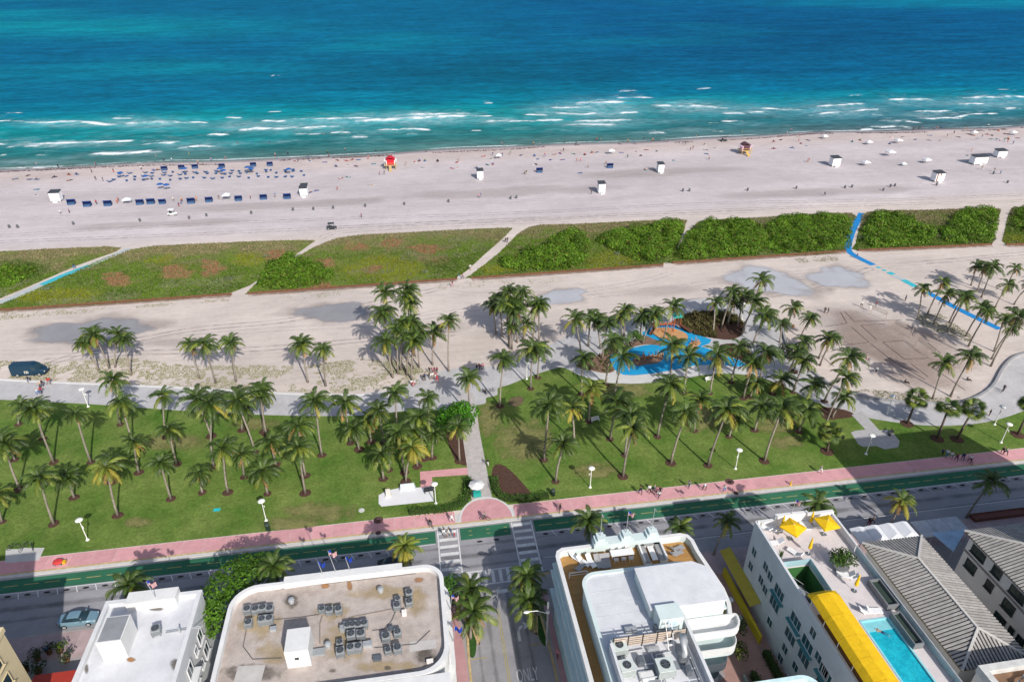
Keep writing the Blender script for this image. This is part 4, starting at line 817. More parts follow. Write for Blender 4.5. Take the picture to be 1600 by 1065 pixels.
# palms of the street: their feet are hidden by the buildings, so they stand in the planting strips
for (cx, cy, X, Y, k) in ((202, 914, -35.6, 60.5, 'g'), (428, 884, -19.6, 60.6, 'g'), (632, 853, -3.2, 61.0, 'y'), (920, 813, 20.3, 60.6, 'g'), (1063, 824, 32.0, 60.4, 'g'), (1277, 788, 53.0, 60.5, 'g')):
    palm(int(cx), int(cy), cx, cy, k, .2, False, 'street', base=(X, Y), size=.86)
for p in ((1115, 866, 1137, 814), (1391, 821, 1410, 781, 'y'), (1510, 808, 1550, 750)): palm(*p[:4], kind=p[4] if len(p) > 4 else 'g', wind=.3, mulch=False, zone='street', size=.88)
for p in ((724, 962, 735, 920), (735, 996, 739, 955), (826, 952, 824, 898), (831, 985, 826, 938)): palm(*p, wind=.1, mulch=False, zone='side', size=1.0)
def lab_palms():
    Z = {'left': None, 'right': None, 'plaza': 'palm rising behind the leafy tree at the top of the stone walk', 'sandleft': 'palm on the bare sand above the left promenade', 'clump1': 'palm in the dense clump on sand above the crowd', 'pair': 'slim palm standing on sand just right of the dense clump',
         'clump2': 'palm in the clump left of the playground', 'plazaright': 'palm on the lawn tip right of the stone walk', 'play': 'windblown palm around the playground', 'court': 'palm beside the volleyball courts', 'mat': 'windswept leaning palm along the blue mat', 'street': 'street palm on the building side of the drive', 'side': 'palm in the side street planting strip'}
    for z in Z:
        sel = [p for p in PALMS if p[1] == z]
        if z in ('left', 'right'):
            sel.sort(key=lambda p: -p[6].y); n = 4; per = math.ceil(len(sel)/n); rows = ['in the row nearest the promenade', 'in the second row from the promenade', 'in the second row from the street', 'in the row nearest the street']
            for r in range(n):
                s2 = sorted(sel[r*per:(r+1)*per], key=lambda p: p[5])
                for i, p in enumerate(s2):
                    ht = 'tall ' if p[2] > 10.5 else ('short ' if p[2] < 6.2 else ''); ye = 'yellowing ' if p[4] == 'y' else ''
                    p[0]['label'] = '%s%spalm on the %s lawn %s, %s from left' % (ht, ye, z, rows[r], ordn(i)); p[0]['group'] = 'palms of the %s lawn' % z
        else:
            sel.sort(key=lambda p: p[5])
            for i, p in enumerate(sel):
                ye = 'yellowing ' if p[4] == 'y' else ''
                p[0]['label'] = ye+Z[z]+(', %s from left' % ordn(i) if len(sel) > 1 else ''); p[0]['group'] = {'street': 'street palms', 'side': 'street palms'}.get(z, 'palms on the sand and by the playground')
lab_palms()
# ---- cabbage palms (round fan crowns) ----------------------------------------------
def fan_mesh(name, mat):
    mb = MB()
    mb.add([(0, -.02, 0), (0, .02, 0), (.9, .015, .25), (.9, -.015, .25)], [(0, 1, 2, 3)])
    for i in range(15):
        a = -1.7+3.4*i/14; l = .85*(1-.18*abs(a)/1.7); o = Vector((.9, 0, .25)); d = Vector((math.cos(a), math.sin(a), -.12)); s = Vector((-math.sin(a), math.cos(a), 0))*.06
        mb.add([o, o+d*l*.55+s, o+d*l+Vector((0, 0, -.3*l)), o+d*l*.55-s], [(0, 1, 2, 3)])
    m = mb.mesh(name, fixn=False); m.materials.append(mat); return m
FAN = [fan_mesh('fan_leaf', PG), fan_mesh('fan_leaf', PL)]
def sabal(bx, by, cx, cy, lab, r=1.35):
    B = G(bx, by); d = ray(cx, cy); d2 = Vector((d.x, d.y)); t = Vector((B.x, B.y)).dot(d2)/d2.dot(d2); C = CAMP+d*t; h = min(max(C.z, 2.6), 9); lean = Vector((C.x-B.x, C.y-B.y, 0))
    root = thing('cabbage_palm', lab, 'palm tree', B, group='cabbage palms')
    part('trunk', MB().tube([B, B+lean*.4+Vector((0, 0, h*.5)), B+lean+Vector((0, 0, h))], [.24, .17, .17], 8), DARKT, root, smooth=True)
    rr = random.Random(int(bx))
    for i in range(34):
        f = bpy.data.objects.new('fan_leaf', FAN[i % 3 == 0]); COL.objects.link(f); f.parent = root; f.location = lean+Vector((0, 0, h-.1)); f.rotation_euler = (rr.uniform(-.5, .5), rr.uniform(-1.15, .75), i*2.39996); f.scale = (r,)*3
    o = bpy.data.objects.new('mulch_ring', ring_m); COL.objects.link(o); o.parent = lawn; o.location = (B.x, B.y, .006); o.scale = (1.2, 1.2, 1)
for a in ((1292, 705, 1298, 676, 'short bushy cabbage palm left of the grey seating plaza'), (1417, 662, 1433, 622, 'slim cabbage palm at the promenade right of the seating plaza'), (1464, 685, 1482, 638, 'round-headed cabbage palm, left one of the dark pair'), (1495, 686, 1521, 640, 'round-headed cabbage palm, right one of the dark pair'), (1590, 679, 1612, 632, 'cabbage palm cut off by the right picture edge')): sabal(*a)
# ---- broadleaf trees, hedges -----------------------------------------------------------
def tree(lab, base, blobs, cols, size=.28, dens=9, name='leafy_tree', group=None, low=-.5):
    B = Vector(base); t = thing(name, lab, 'tree', B, group=group); mb = MB(); top = Vector((sum(b[0] for b in blobs)/len(blobs), sum(b[1] for b in blobs)/len(blobs), min(b[2] for b in blobs)*.55))
    mb.tube([B, B.lerp(top, .5)+Vector((.05, .05, 0)), top], [.28, .2, .17], 8)
    for b in blobs: mb.tube([top, Vector(b[:3])*.6+top*.4+Vector((0, 0, .15)), Vector(b[:3])], [.14, .09, .04], 6)
    part('trunk', mb, BARK, t); V, F, C = blobleaves(blobs, dens, size, cols, low=low); link('crown', npmesh('crown', V-np.array(B), F, C), LEAF, t); return t
def blobset(cx, cy, cz, R, n, rs, seed):
    r = random.Random(seed); out = []
    for i in range(n):
        a = i*2.4; q = math.sqrt((i+.3)/n)*R; out.append((cx+q*math.cos(a), cy+q*math.sin(a), cz+r.uniform(-.25, .9)*rs*.5-(q/R)**2*rs*.5, rs*r.uniform(.75, 1.2), rs*r.uniform(.75, 1.2), rs*r.uniform(.65, .95)))
    return out
b = G(723, 672); tree('bright green leafy tree at the top of the stone walk', b, blobset(b.x-.6, b.y-.6, 4.0, 2.8, 13, 1.6, 3), ((.045, .17, .008), (.10, .30, .018)), .25, 11)
b = G(987, 543); tree('small round green tree left of the playground tower', b, blobset(b.x+.5, b.y, 2.9, 1.5, 6, 1.0, 5), ((.06, .14, .02), (.12, .24, .03)), .22, 10)
b = G(1233, 560); tree('dark bushy tree on the sand edge right of the playground', b, blobset(b.x, b.y, 2.2, 2.2, 8, 1.2, 8), ((.05, .075, .018), (.10, .13, .035)), .2, 8)
BT = []
for (x, y, z, r) in ((318, 958, 8.6, 1.7), (330, 935, 9.4, 1.8), (345, 915, 9.8, 1.8), (352, 945, 9.2, 1.7), (365, 895, 9.8, 1.8), (372, 925, 9.8, 1.6), (385, 882, 9.6, 1.7), (398, 892, 9.6, 1.8), (410, 878, 9.0, 1.5), (415, 893, 8.8, 1.5), (305, 945, 8.6, 1.2), (338, 975, 7.6, 1.4), (325, 985, 6.6, 1.2), (378, 905, 10, 1.5), (335, 955, 9.2, 1.5)):
    p = G(x, y, z); BT.append((p.x, p.y, p.z, r, r, r*.85))
tree('big spreading green tree between the two left rooftops', (-24.9, 60.3, 0), BT, ((.055, .145, .010), (.125, .265, .020)), .21, 15)
tree('small green street tree at the corner of the tan-roofed building', (1.0, 60.3, 0), blobset(.9, 59.6, 4.4, 1.4, 6, 1.1, 12), ((.05, .14, .015), (.10, .24, .03)), .2, 10)
def hedge(lab, pts, w, h, cols=((.045, .12, .012), (.085, .19, .02)), world=False, dens=30, size=.12, grp='clipped hedges'):
    P = smooth(pts if world else gp(pts), 5, False); B = Vector((P[0][0], P[0][1], 0)); t = thing('hedge', lab, 'hedge', B, group=grp); n = 0; core = MB(); Cs = []; Ns = []
    for i in range(len(P)-1):
        a = Vector((*P[i], 0)); b = Vector((*P[i+1], 0)); L = (b-a).length
        if L < 1e-3: continue
        d = (b-a)/L; q = Vector((-d.y, d.x, 0)); core.bar(a+Vector((0, 0, h*.42)), b+Vector((0, 0, h*.42)), w*.7, h*.8)
        m = int(L*(w+2*h)*dens)+1; u = RNG.random(m)*L; s = RNG.uniform(-(w/2+h), w/2+h, m); k = np.abs(s) < w/2
        off = np.where(k, s, np.sign(s)*w/2); z = np.where(k, h, h-(np.abs(s)-w/2)); jit = RNG.normal(0, .06, (m, 3))
        Cs.append(np.array(a)[None]+u[:, None]*np.array(d)[None]+off[:, None]*np.array(q)[None]+np.stack([0*z, 0*z, np.maximum(z, .04)], -1)+jit); Ns.append(np.where(k[:, None], np.array([[0, 0, 1.]]), np.sign(s)[:, None]*np.array(q)[None]))
    C = np.concatenate(Cs); N = np.concatenate(Ns); kk = RNG.random(len(C))[:, None]; T = (np.array(cols[0])*(1-kk)+np.array(cols[1])*kk)*RNG.uniform(.7, 1.2, (len(C), 1)); C[:, 2] = np.maximum(C[:, 2], .03)
    V, F, TT = leafcloud(C-np.array(B), N, size, T); link('leaves', npmesh('leaves', V, F, TT), LEAF, t); part('branches', core, M('hedge_branches', (.03, .05, .012), .9, .2, 3), t)
hedge('clipped green hedge curling left of the pink plaza', [(640, 801), (670, 799), (700, 796), (722, 787), (731, 770), (731, 750)], 1.2, .8)
hedge('clipped green hedge curling right of the pink plaza', [(772, 748), (775, 768), (790, 780), (820, 781), (857, 776)], 1.2, .8)
hedge('dark hedge along the tan-roofed building in the side street', [(.75, 59.2), (.7, 50), (.65, 41)], .5, 1.3, world=True)
hedge('hedge at the foot of the white hotel wall in the alley', [(38.4, 47), (38.5, 42), (38.5, 34)], 1.0, 1.0, ((.02, .05, .008), (.05, .10, .015)), True)
hedge('hedge beside the yellow alley wall', [(35.6, 44.5), (35.4, 40)], .8, 1.2, ((.03, .07, .012), (.07, .13, .02)), True)
for i, (x, y, lab) in enumerate(((3.3, 54.2, 'left'), (12.2, 54.4, 'right'))):
    struct('planting_bed', MB().prism(ell(x, y, .62, 2.3, 20, .05 if i else -.05), 0, .03), M('bed_grass', (.03, .085, .015), .95, .3, 2, .5), fixn=True)
# shrub bed beside the playground
PSH = [(840,90),(1000,40),(1200,30),(1350,80),(1400,160),(1380,230),(1280,270),(1100,250),(960,220),(850,150)]
BP = smooth(gp([(900+x/5.327, 480+y/5.327) for x, y in PSH]), 3)
struct('shrub_bed', MB().sheet(BP, .016), MULCH)
X, Y = scatter(BP, 5.0); px, py = px_of(X, Y); k = ~((px > 1118) & (px < 1160) & (py > 507)); X, Y = X[k], Y[k]; kk = RNG.random(len(X))[:, None]
V, F, CC = tufts(X, Y, .45+.5*RNG.random(len(X)), .10+.12*RNG.random(len(X)), (np.array([.085, .09, .028])*(1-kk)+np.array([.19, .165, .07])*kk), .02, 6)
o = link('bed_shrubs', npmesh('bed_shrubs', V, F, CC), TUFT); o['kind'] = 'stuff'; o['label'] = 'brown-green low shrubs filling the bed beside the playground'

# ================================================================== PLAYGROUND
k_ = 5.327; og = (900, 480)
BLUEP = M('blue_play_surface', (.012, .29, .56), .8, .12, .6, .2); OCH = M('ochre_play_surface', (.50, .28, .13), .85, .12, 1, .2); BRN = M('play_mulch', (.20, .125, .09), .95, .25, 1.5, .5)
SB = [(0,480),(80,430),(200,390),(290,330),(400,300),(460,290),(400,345),(285,395),(275,440),(325,520),(250,548),(120,525),(30,505)]
lfm('play_path', [(-20,540),(100,590),(250,625),(400,632),(560,628),(760,590),(900,575),(1100,560),(1250,545),(1420,560),(1540,570),(1560,520),(1420,490),(1150,478),(980,488),(800,525),(640,553),(480,568),(390,563),(325,523),(250,548),(120,525),(30,505)], M('bright_concrete', (.56, .55, .54), .85, .08, .5, .2, mott=((1.2, .06),)), .0125, 3, og, k_)
lfm('mulch_bed', SB, BRN, .0145, 3, og, k_); lfm('mulch_bed', [(1140,345),(1260,300),(1400,330),(1500,420),(1560,520),(1450,490),(1370,440),(1250,395)], MULCH, .0145, 3, og, k_)
for j_, P0 in enumerate((SB, [(1140,345),(1260,300),(1400,330),(1500,420),(1560,520),(1450,490),(1370,440),(1250,395)])):
    X, Y = scatter(gp([(og[0]+x/k_, og[1]+y/k_) for x, y in P0]), 1.6); kk = RNG.random(len(X))[:, None]
    V, F, CC = tufts(X, Y, .35+.5*RNG.random(len(X)), .08+.1*RNG.random(len(X)), (np.array([.05, .075, .02])*(1-kk)+np.array([.15, .15, .05])*kk), .016, 6)
    o = link('bed_shrubs', npmesh('bed_shrubs', V, F, CC), TUFT); o['kind'] = 'stuff'; o['label'] = ['low shrubs in the mulch bed left of the playground', 'low shrubs in the mulch bed right of the playground'][j_]
lfm('play_surface', [(552,208),(640,165),(730,132),(830,150),(940,205),(1128,268),(1110,300),(1040,325),(1120,350),(1250,400),(1360,440),(1425,482),(1350,492),(1150,475),(980,485),(800,522),(640,550),(480,565),(390,560),(325,520),(275,440),(285,395),(400,372),(470,338),(560,318),(640,308),(560,250)], BLUEP, .018, 0, og, k_)
lfm('play_mulch', [(395,345),(450,300),(560,232),(640,262),(720,290),(690,316),(600,308),(500,322),(430,352)], BRN, .022, 2, og, k_)
struct('ochre_island', MB().sheet(smooth(gp([(og[0]+x/k_, og[1]+y/k_) for x, y in [(632,200),(660,175),(740,168),(830,180),(910,215),(932,250),(900,282),(830,285),(740,265),(660,235)]]), 4), .022), OCH)
lfm('play_mulch', [(470,440),(560,415),(700,395),(730,420),(690,460),(590,475),(500,488)], BRN, .022, 2, og, k_)
struct('ochre_island', MB().sheet(smooth(gp([(og[0]+x/k_, og[1]+y/k_) for x, y in [(930,330),(960,290),(1010,280),(1040,300),(1000,330),(960,365)]]), 4), .023), OCH)
struct('ochre_island', MB().sheet(smooth(gp([(og[0]+x/k_, og[1]+y/k_) for x, y in [(1090,420),(1140,415),(1150,435),(1100,440)]]), 3), .023), OCH)
ORA = M('orange_paint', (.50, .13, .05), .5, .12, 2); TEALC = M('teal_canopy', (.02, .33, .29), .5, .1, 2); BRNP = M('brown_plastic', (.13, .06, .04), .6, .15, 2)
c = G(og[0]+740/k_, og[1]+195/k_); t = thing('play_tower', 'orange climbing frame with slides and teal canopies on ochre island', 'playground', (c.x, c.y, 0)); mb = MB()
towers = [(-2.2, .7), (2.8, .9)]
for (tx, ty) in towers:
    for sx in (-.7, .7):
        for sy in (-.7, .7): part('post', MB().tube([(c.x+tx+sx, c.y+ty+sy, 0), (c.x+tx+sx, c.y+ty+sy, 3.1)], .07, 6), ORA, t)
    part('platform', MB().box(c.x+tx-.75, c.x+tx+.75, c.y+ty-.75, c.y+ty+.75, 1.35, 1.47), BRNP, t)
    can = MB(); n = 8
    can.loft([[(c.x+tx-1.0+2.0*j/n, c.y+ty+s*1.0, 3.1+.75*math.sin(PI*j/n)) for j in range(n+1)]+[(c.x+tx-1.0+2.0*j/n, c.y+ty+s*1.0, 3.05) for j in range(n, -1, -1)] for s in (-1, 1)]); part('canopy', can, TEALC, t)
part('bridge', MB().box(c.x-1.4, c.x+2.0, c.y+.3, c.y+1.2, 1.3, 1.38), ORA, t)
for k in range(8): part('rail', MB().tube([(c.x-1.4+k*.48, c.y+.3, 1.38), (c.x-1.4+k*.48, c.y+.3, 2.1)], .03, 5), ORA, t)
for (x0, y0, x1, y1) in ((3.2, .2, 5.3, -2.0), (-2.4, 0, -3.9, -1.6)):
    sl_ = MB().bar((c.x+x0, c.y+y0, 1.4), (c.x+x1, c.y+y1, .25), .6, .06); d = Vector((y1-y0, x0-x1, 0)).normalized()*.3
    for s in (-1, 1): sl_.bar((c.x+x0+d.x*s, c.y+y0+d.y*s, 1.55), (c.x+x1+d.x*s, c.y+y1+d.y*s, .4), .06, .25)
    part('slide', sl_, BRNP, t)
cl = MB()
for k in range(6): a = k*PI/5; cl.tube([(c.x+.6+1.3*math.cos(a), c.y-1.0, .02), (c.x+.6+1.3*math.cos(a)*.9, c.y-1.0, 1.5*math.sin(a)+.3), (c.x+.6+1.3*math.cos(a), c.y+.2, 1.5*math.sin(a)+.1)], .05, 5)
part('climbing_net', cl, ORA, t)
for i, (zx, zy, lab) in enumerate(((520, 440, 'left group'), (600, 425, 'middle group'), (680, 415, 'right group'), (985, 305, 'upper group on ochre'))):
    c = G(og[0]+zx/k_, og[1]+zy/k_); t = thing('balance_posts', 'cluster of wooden balance posts on the playground, '+lab, 'playground', (c.x, c.y, 0), group='balance posts')
    r = random.Random(i)
    for k in range(7):
        x, y = c.x+r.uniform(-1.3, 1.3), c.y+r.uniform(-.7, .7); part('post', MB().tube([(x, y, .02), (x+r.uniform(-.15, .15), y, r.uniform(.7, 1.9))], .09, 6), M('play_timber', (.42, .24, .13), .8, .2, 2), t)
    part('beam', MB().tube([(c.x-1.2, c.y-.3, .5), (c.x+1.2, c.y+.3, .7)], .09, 6), M('play_timber', (.42, .24, .13)), t)
# ================================================================== VOLLEYBALL
ROPE = M('court_rope', (.06, .045, .05), .9, .2, 3)
o7 = (1240, 470)
for i, pts in enumerate(([(560,135),(635,265),(380,305)],[(600,120),(725,245),(1280,225)],[(690,310),(895,490),(560,530)],[(1090,270),(800,290),(990,460)],[(920,510),(1160,700),(1560,930)],[(1300,470),(1060,490),(1320,690),(1600,680)],[(1390,740),(1600,900)],[(330,650),(480,780)],[(1600,500),(1750,620)],[(1640,780),(1900,960),(2040,1060)])):
    P = [G(o7[0]+x/7.61, o7[1]+y/7.61, .03) for x, y in pts]; mb = MB()
    for a, b in zip(P, P[1:]): mb.bar(a, b, .09, .05)
    solo('court_line', mb, ROPE, 'dark rope court line on the volleyball sand, %s from left' % ordn([7, 0, 1, 2, 3, 4, 5, 6, 8, 9].index(i)), 'rope', (P[0].x, P[0].y, .0), 'volleyball court lines')
for i, (a, b) in enumerate((((1087, 240), (915, 165)), ((1385, 440), (1180, 340)), ((1660, 700), (1450, 540)), ((850, 745), (560, 590)))):
    A = G(o7[0]+a[0]/7.61, o7[1]+a[1]/7.61); B = G(o7[0]+b[0]/7.61, o7[1]+b[1]/7.61); t = thing('volleyball_net', 'thin volleyball net on two posts, %s from left' % ordn([1, 2, 3, 0][i]), 'net', (A.x, A.y, 0), group='volleyball nets')
    for p in (A, B): part('post', MB().tube([p, p+Vector((0, 0, 2.5))], .06, 6), M('post_wood', (.45, .38, .33), .8, .15, 2), t)
    nt_ = MB()
    for z in (1.55, 1.9, 2.4): nt_.bar(A+Vector((0, 0, z)), B+Vector((0, 0, z)), .03, .04)
    for k in range(1, 24): p = A.lerp(B, k/24); nt_.bar(p+Vector((0, 0, 1.55)), p+Vector((0, 0, 2.4)), .015, .015)
    part('netting', nt_, ROPE, t)
# ================================================================== LAMPS
LAMPW = M('lamp_white', (.80, .80, .76), .45, .04, 2)
t = thing('park_lamp', 'x', 'lamp post')
part('pole', MB().lathe([(.14, 0), (.14, .25), (.075, .3), (.055, 3.75)], 8), LAMPW, t); part('foot', MB().lathe([(.26, 0), (.26, .06), (.15, .1)], 10), LAMPW, t)
part('lamp_shade', MB().lathe([(.10, 3.7), (.30, 3.82), (.52, 3.92), (.52, 3.98), (.35, 4.08), (.05, 4.12)], 16), LAMPW, t, smooth=True); part('side_arm', MB().tube([(0, 0, 2.9), (.22, -.18, 2.75), (.26, -.22, 2.45)], [.04, .07, .05], 6), LAMPW, t)
pl = Proto(t)
LP = [(137, 843, 'white park lamp on the left lawn near the street corner'), (138, 635, 'white park lamp beside the promenade at far left'), (416, 813, 'white park lamp on the left lawn beside the sidewalk bin'), (681, 786, 'white park lamp beside the white memorial plaza'), (922, 761, 'white park lamp on the lawn right of the mulch bed'), (1149, 732, 'white park lamp mid right lawn'), (1353, 709, 'white park lamp at the grey seating plaza'), (1564, 691, 'white park lamp near the sidewalk at far right'), (1554, 663, 'white park lamp at the promenade edge, far right'), (1386, 646, 'white park lamp on the promenade above the seating plaza'), (823, 592, 'white park lamp at the promenade near the crowd'), (1159, 499, 'white park lamp in the bed beside the playground'), (1056, 497, 'white park lamp behind the playground tower')]
for i, (x, y, lab) in enumerate(LP): pl.put(G(x, y), i*.9, lab, 'white park lamps')
B = G(854, 1007); t = thing('street_light', 'tall grey street light with curved arm beside the aqua building', 'lamp post', (B.x, B.y, 0))
part('pole', MB().tube([B, B+Vector((0, 0, 7.6))], [.14, .09], 8), GALV, t); part('arm', MB().tube([B+Vector((0, 0, 5.9)), B+Vector((-1.3, .1, 6.5)), B+Vector((-2.3, .1, 6.55))], .05, 6), LAMPW, t)
part('lamp_head', MB().loft([[(B.x-2.2-x, B.y+.1+w*math.cos(a), 6.5+.09*math.sin(a)) for a in [k*PI/4 for k in range(8)]] for x, w in ((0, .08), (.2, .2), (.5, .2), (.7, .06))]), LAMPW, t); part('bracket', MB().lathe([(.2, 0), (.24, .15), (.2, .3)], 8, (B.x, B.y, 6.0)), LAMPW, t); part('top_cylinder', MB().lathe([(.13, 0), (.13, .9), (.08, 1.0)], 10, (B.x, B.y, 6.9)), LAMPW, t)
# memorial stones, bins, small things of the park
c = G(637, 764); solo('memorial_stone', MB().box(c.x-1.25, c.x+1.25, c.y-.3, c.y+.35, 0, .35).add([(c.x-1.1, c.y-.3, .35), (c.x+1.1, c.y-.3, .35), (c.x+1.1, c.y+.2, .95), (c.x-1.1, c.y+.2, .95), (c.x-1.1, c.y+.35, .35), (c.x+1.1, c.y+.35, .35), (c.x+1.1, c.y+.35, .95), (c.x-1.1, c.y+.35, .95)], [(0,1,2,3),(3,2,6,7),(4,5,1,0),(0,3,7,4),(1,5,6,2),(4,7,6,5)]), M('blue_grey_stone', (.50, .54, .60), .6, .08, 2), 'slanted pale blue memorial stone on the white plaza', 'memorial', (c.x, c.y, .016))
c = G(607, 775); solo('memorial_block', MB().box(c.x-.45, c.x+.45, c.y-.2, c.y+.2, 0, .25).box(c.x-.35, c.x+.35, c.y-.1, c.y+.1, .25, 1.5), M('cream_stone', (.62, .58, .52), .7, .08, 2), 'cream upright memorial block at the left of the plaza', 'memorial', (c.x, c.y, .016))
c = G(565, 797); solo('ground_plate', MB().lathe([(.45, 0), (.45, .06), (.3, .07), (.28, .05), (.1, .05)], 18, (c.x, c.y, 0)), M('plate_pale', (.55, .55, .53), .6), 'round pale utility cover set in the left lawn', 'cover', (c.x, c.y, .006))
c = G(339, 796); solo('towel', MB().box(c.x-.5, c.x+.5, c.y-.3, c.y+.3, 0, .03).box(c.x-.4, c.x+.1, c.y-.1, c.y+.3, .03, .07), M('turquoise_cloth', (.02, .42, .44), .9), 'turquoise towel lying on the left lawn', 'towel', (c.x, c.y, .006))
for i, (x, y, lab) in enumerate(((419, 827, 'dark green bin on the sidewalk below a white lamp'), (864, 773, 'dark bin on the sidewalk near the right hedge'), (566, 795, ''))):
    if not lab: continue
    c = G(x, y); t = thing('litter_bin', lab, 'bin', (c.x, c.y, .012), group='sidewalk bins'); part('body', MB().lathe([(.30, 0), (.34, .1), (.34, .9), (.28, .95)], 12, (c.x, c.y, .012)), M('bin_green', (.015, .035, .022), .5), t); part('lid', MB().lathe([(.36, 0), (.3, .18), (.1, .25)], 12, (c.x, c.y, .962)), M('bin_lid', (.05, .07, .06), .5), t)
for x0, y0 in ((590, 815), (592, 836)): pass
for i, (x, y) in enumerate(((591, 812), (591, 832), (1140, 752), (1150, 770))):
    c = G(x, y); o = solo('tree_grate', MB().lathe([(.75 if i in (0, 2) else .4, 0), (.72 if i in (0, 2) else .4, .02), (.36, .025), (.34, .01), (.02, .01)], 18, (c.x, c.y, 0)), M('grate_dark', (.10, .055, .055), .9), ['round pale-rimmed planting ring at the edge of the left sidewalk', 'dark cover in the left sidewalk by the kerb', 'round planting ring at the edge of the right sidewalk', 'dark cover in the right sidewalk near the kerb'][i], 'cover', (c.x, c.y, .012))
c = G(745, 772); t = thing('vendor_cart', 'small cart with white parasol and teal box on the stone walk', 'cart', (c.x, c.y, .022))
part('box', MB().box(c.x-.6, c.x+.6, c.y-.9, c.y-.2, .25, 1.0), M('teal_box', (.02, .33, .28), .6), t); part('pole', MB().tube([(c.x, c.y, .02), (c.x, c.y, 2.2)], .03, 6), STEEL, t)
pr_ = MB(); n = 8; vs = [(c.x, c.y, 2.5)]+[(c.x+1.25*math.cos(k*PI/4), c.y+1.25*math.sin(k*PI/4), 2.0) for k in range(8)]; pr_.add(vs, [(0, k+1, (k+1) % 8+1) for k in range(8)]); part('parasol', pr_, WHITE, t)
for s in (-.5, .5): part('wheel', MB().tube([(c.x+s-.04, c.y-.55, .27), (c.x+s+.04, c.y-.55, .27)], .25, 12), TREAD, t)
# ================================================================== BUILDINGS
def window(parent, axis, plane, out, c, z, w, h, glass=None, frame=None, sill=True, mull=1):
    """window on a wall: axis 'x' = wall at x=plane, out = outward sign"""
    glass = glass or GLASS; frame = frame or WHITE
    def bx(u0, u1, z0, z1, d0, d1):
        a, b = sorted((plane+out*d0, plane+out*d1))
        return MB().box(a, b, u0, u1, z0, z1) if axis == 'x' else MB().box(u0, u1, a, b, z0, z1)
    f = MB(); t = .07
    for (u0, u1, z0, z1) in ((c-w/2-t, c+w/2+t, z+h/2, z+h/2+t), (c-w/2-t, c+w/2+t, z-h/2-t, z-h/2), (c-w/2-t, c-w/2, z-h/2, z+h/2), (c+w/2, c+w/2+t, z-h/2, z+h/2)):
        m = bx(u0, u1, z0, z1, -.02, .09); f.add(m.v, m.f)
    for k in range(1, mull+1):
        u = c-w/2+w*k/(mull+1); m = bx(u-.025, u+.025, z-h/2, z+h/2, .035, .06); f.add(m.v, m.f)
    wo = part('window', f, frame, parent); part('pane', bx(c-w/2, c+w/2, z-h/2, z+h/2, -.02, .03), glass, wo)
    if sill: part('sill', bx(c-w/2-.15, c+w/2+.15, z-h/2-.17, z-h/2-.075, -.02, .22), frame, wo)
    return wo
ROOFW = M('white_roof_coating', (.54, .55, .58), .75, .10, .35, .2, 2, rgb2=(.65, .66, .685), mott=((.9, .06), (4, .04))); ROOFT = M('tan_roof', (.35, .295, .262), .9, .25, .28, .4, 2.5, rgb2=(.49, .43, .395), detail=10, mott=((1.3, .13), (5, .10)))
DECK = M('teak_deck', (.40, .22, .075), .65, .15, 1.6, .25, 6, stretch=(.3, 3, 1)); BEIGE = M('beige_wall', (.62, .52, .33), .8, .08, .4, .2); CREAM = M('cream_wall', (.76, .725, .67), .85, .08, .5, .2)
GREYROOF = M('grey_roof', (.24, .25, .27), .85, .15, .6, .3); STAIN = M('roof_stain', (.34, .17, .07), .95, .3, .8, alpha=1.2, amax=.85); STAINO = M('ochre_roof_stain', (.47, .36, .19), .95, .25, .5, alpha=.9, amax=.5); STAIND = M('dark_roof_stain', (.14, .12, .10), .95, .3, .8, alpha=1.3, amax=.7)
def flag(base, h, kind, lab, w=1.7, lean=(-.12, 0), grp='rooftop flags', sgn=1):
    B = Vector(base); t = thing('flag', lab, 'flag', B, group=grp); tp = B+Vector((lean[0]*h, lean[1]*h, h)); part('flagpole', MB().tube([B, tp], [.05, .03], 6), GALV, t)
    w *= .72; nx, nz = 7, 13; fh = w*.62; P = lambda i, j: tp+Vector((sgn*w*i/nx*.75, .22*math.sin(i*1.1), -.1-fh*j/nz-.28*(i/nx)**1.3*w))
    q = {'r': MB(), 'w': MB(), 'b': MB()}
    for i in range(nx):
        for j in range(nz):
            c = ('b' if (i < 3 and j < 7) else ('r' if j % 2 == 0 else 'w')) if kind == 'us' else ('b' if kind == 'blue' else 'w')
            q[c].add([P(i, j), P(i+1, j), P(i+1, j+1), P(i, j+1)], [(0, 1, 2, 3)])
    ms = {'r': M('flag_red', (.45, .02, .03), .8, trans=.2), 'w': M('flag_white', (.7, .7, .7), .8, trans=.2), 'b': M('flag_blue', (.015, .06, .42), .8, trans=.2)}
    for c, mb in q.items():
        if mb.f: part('flag_cloth', mb, ms[c], t, fixn=False)
    return t
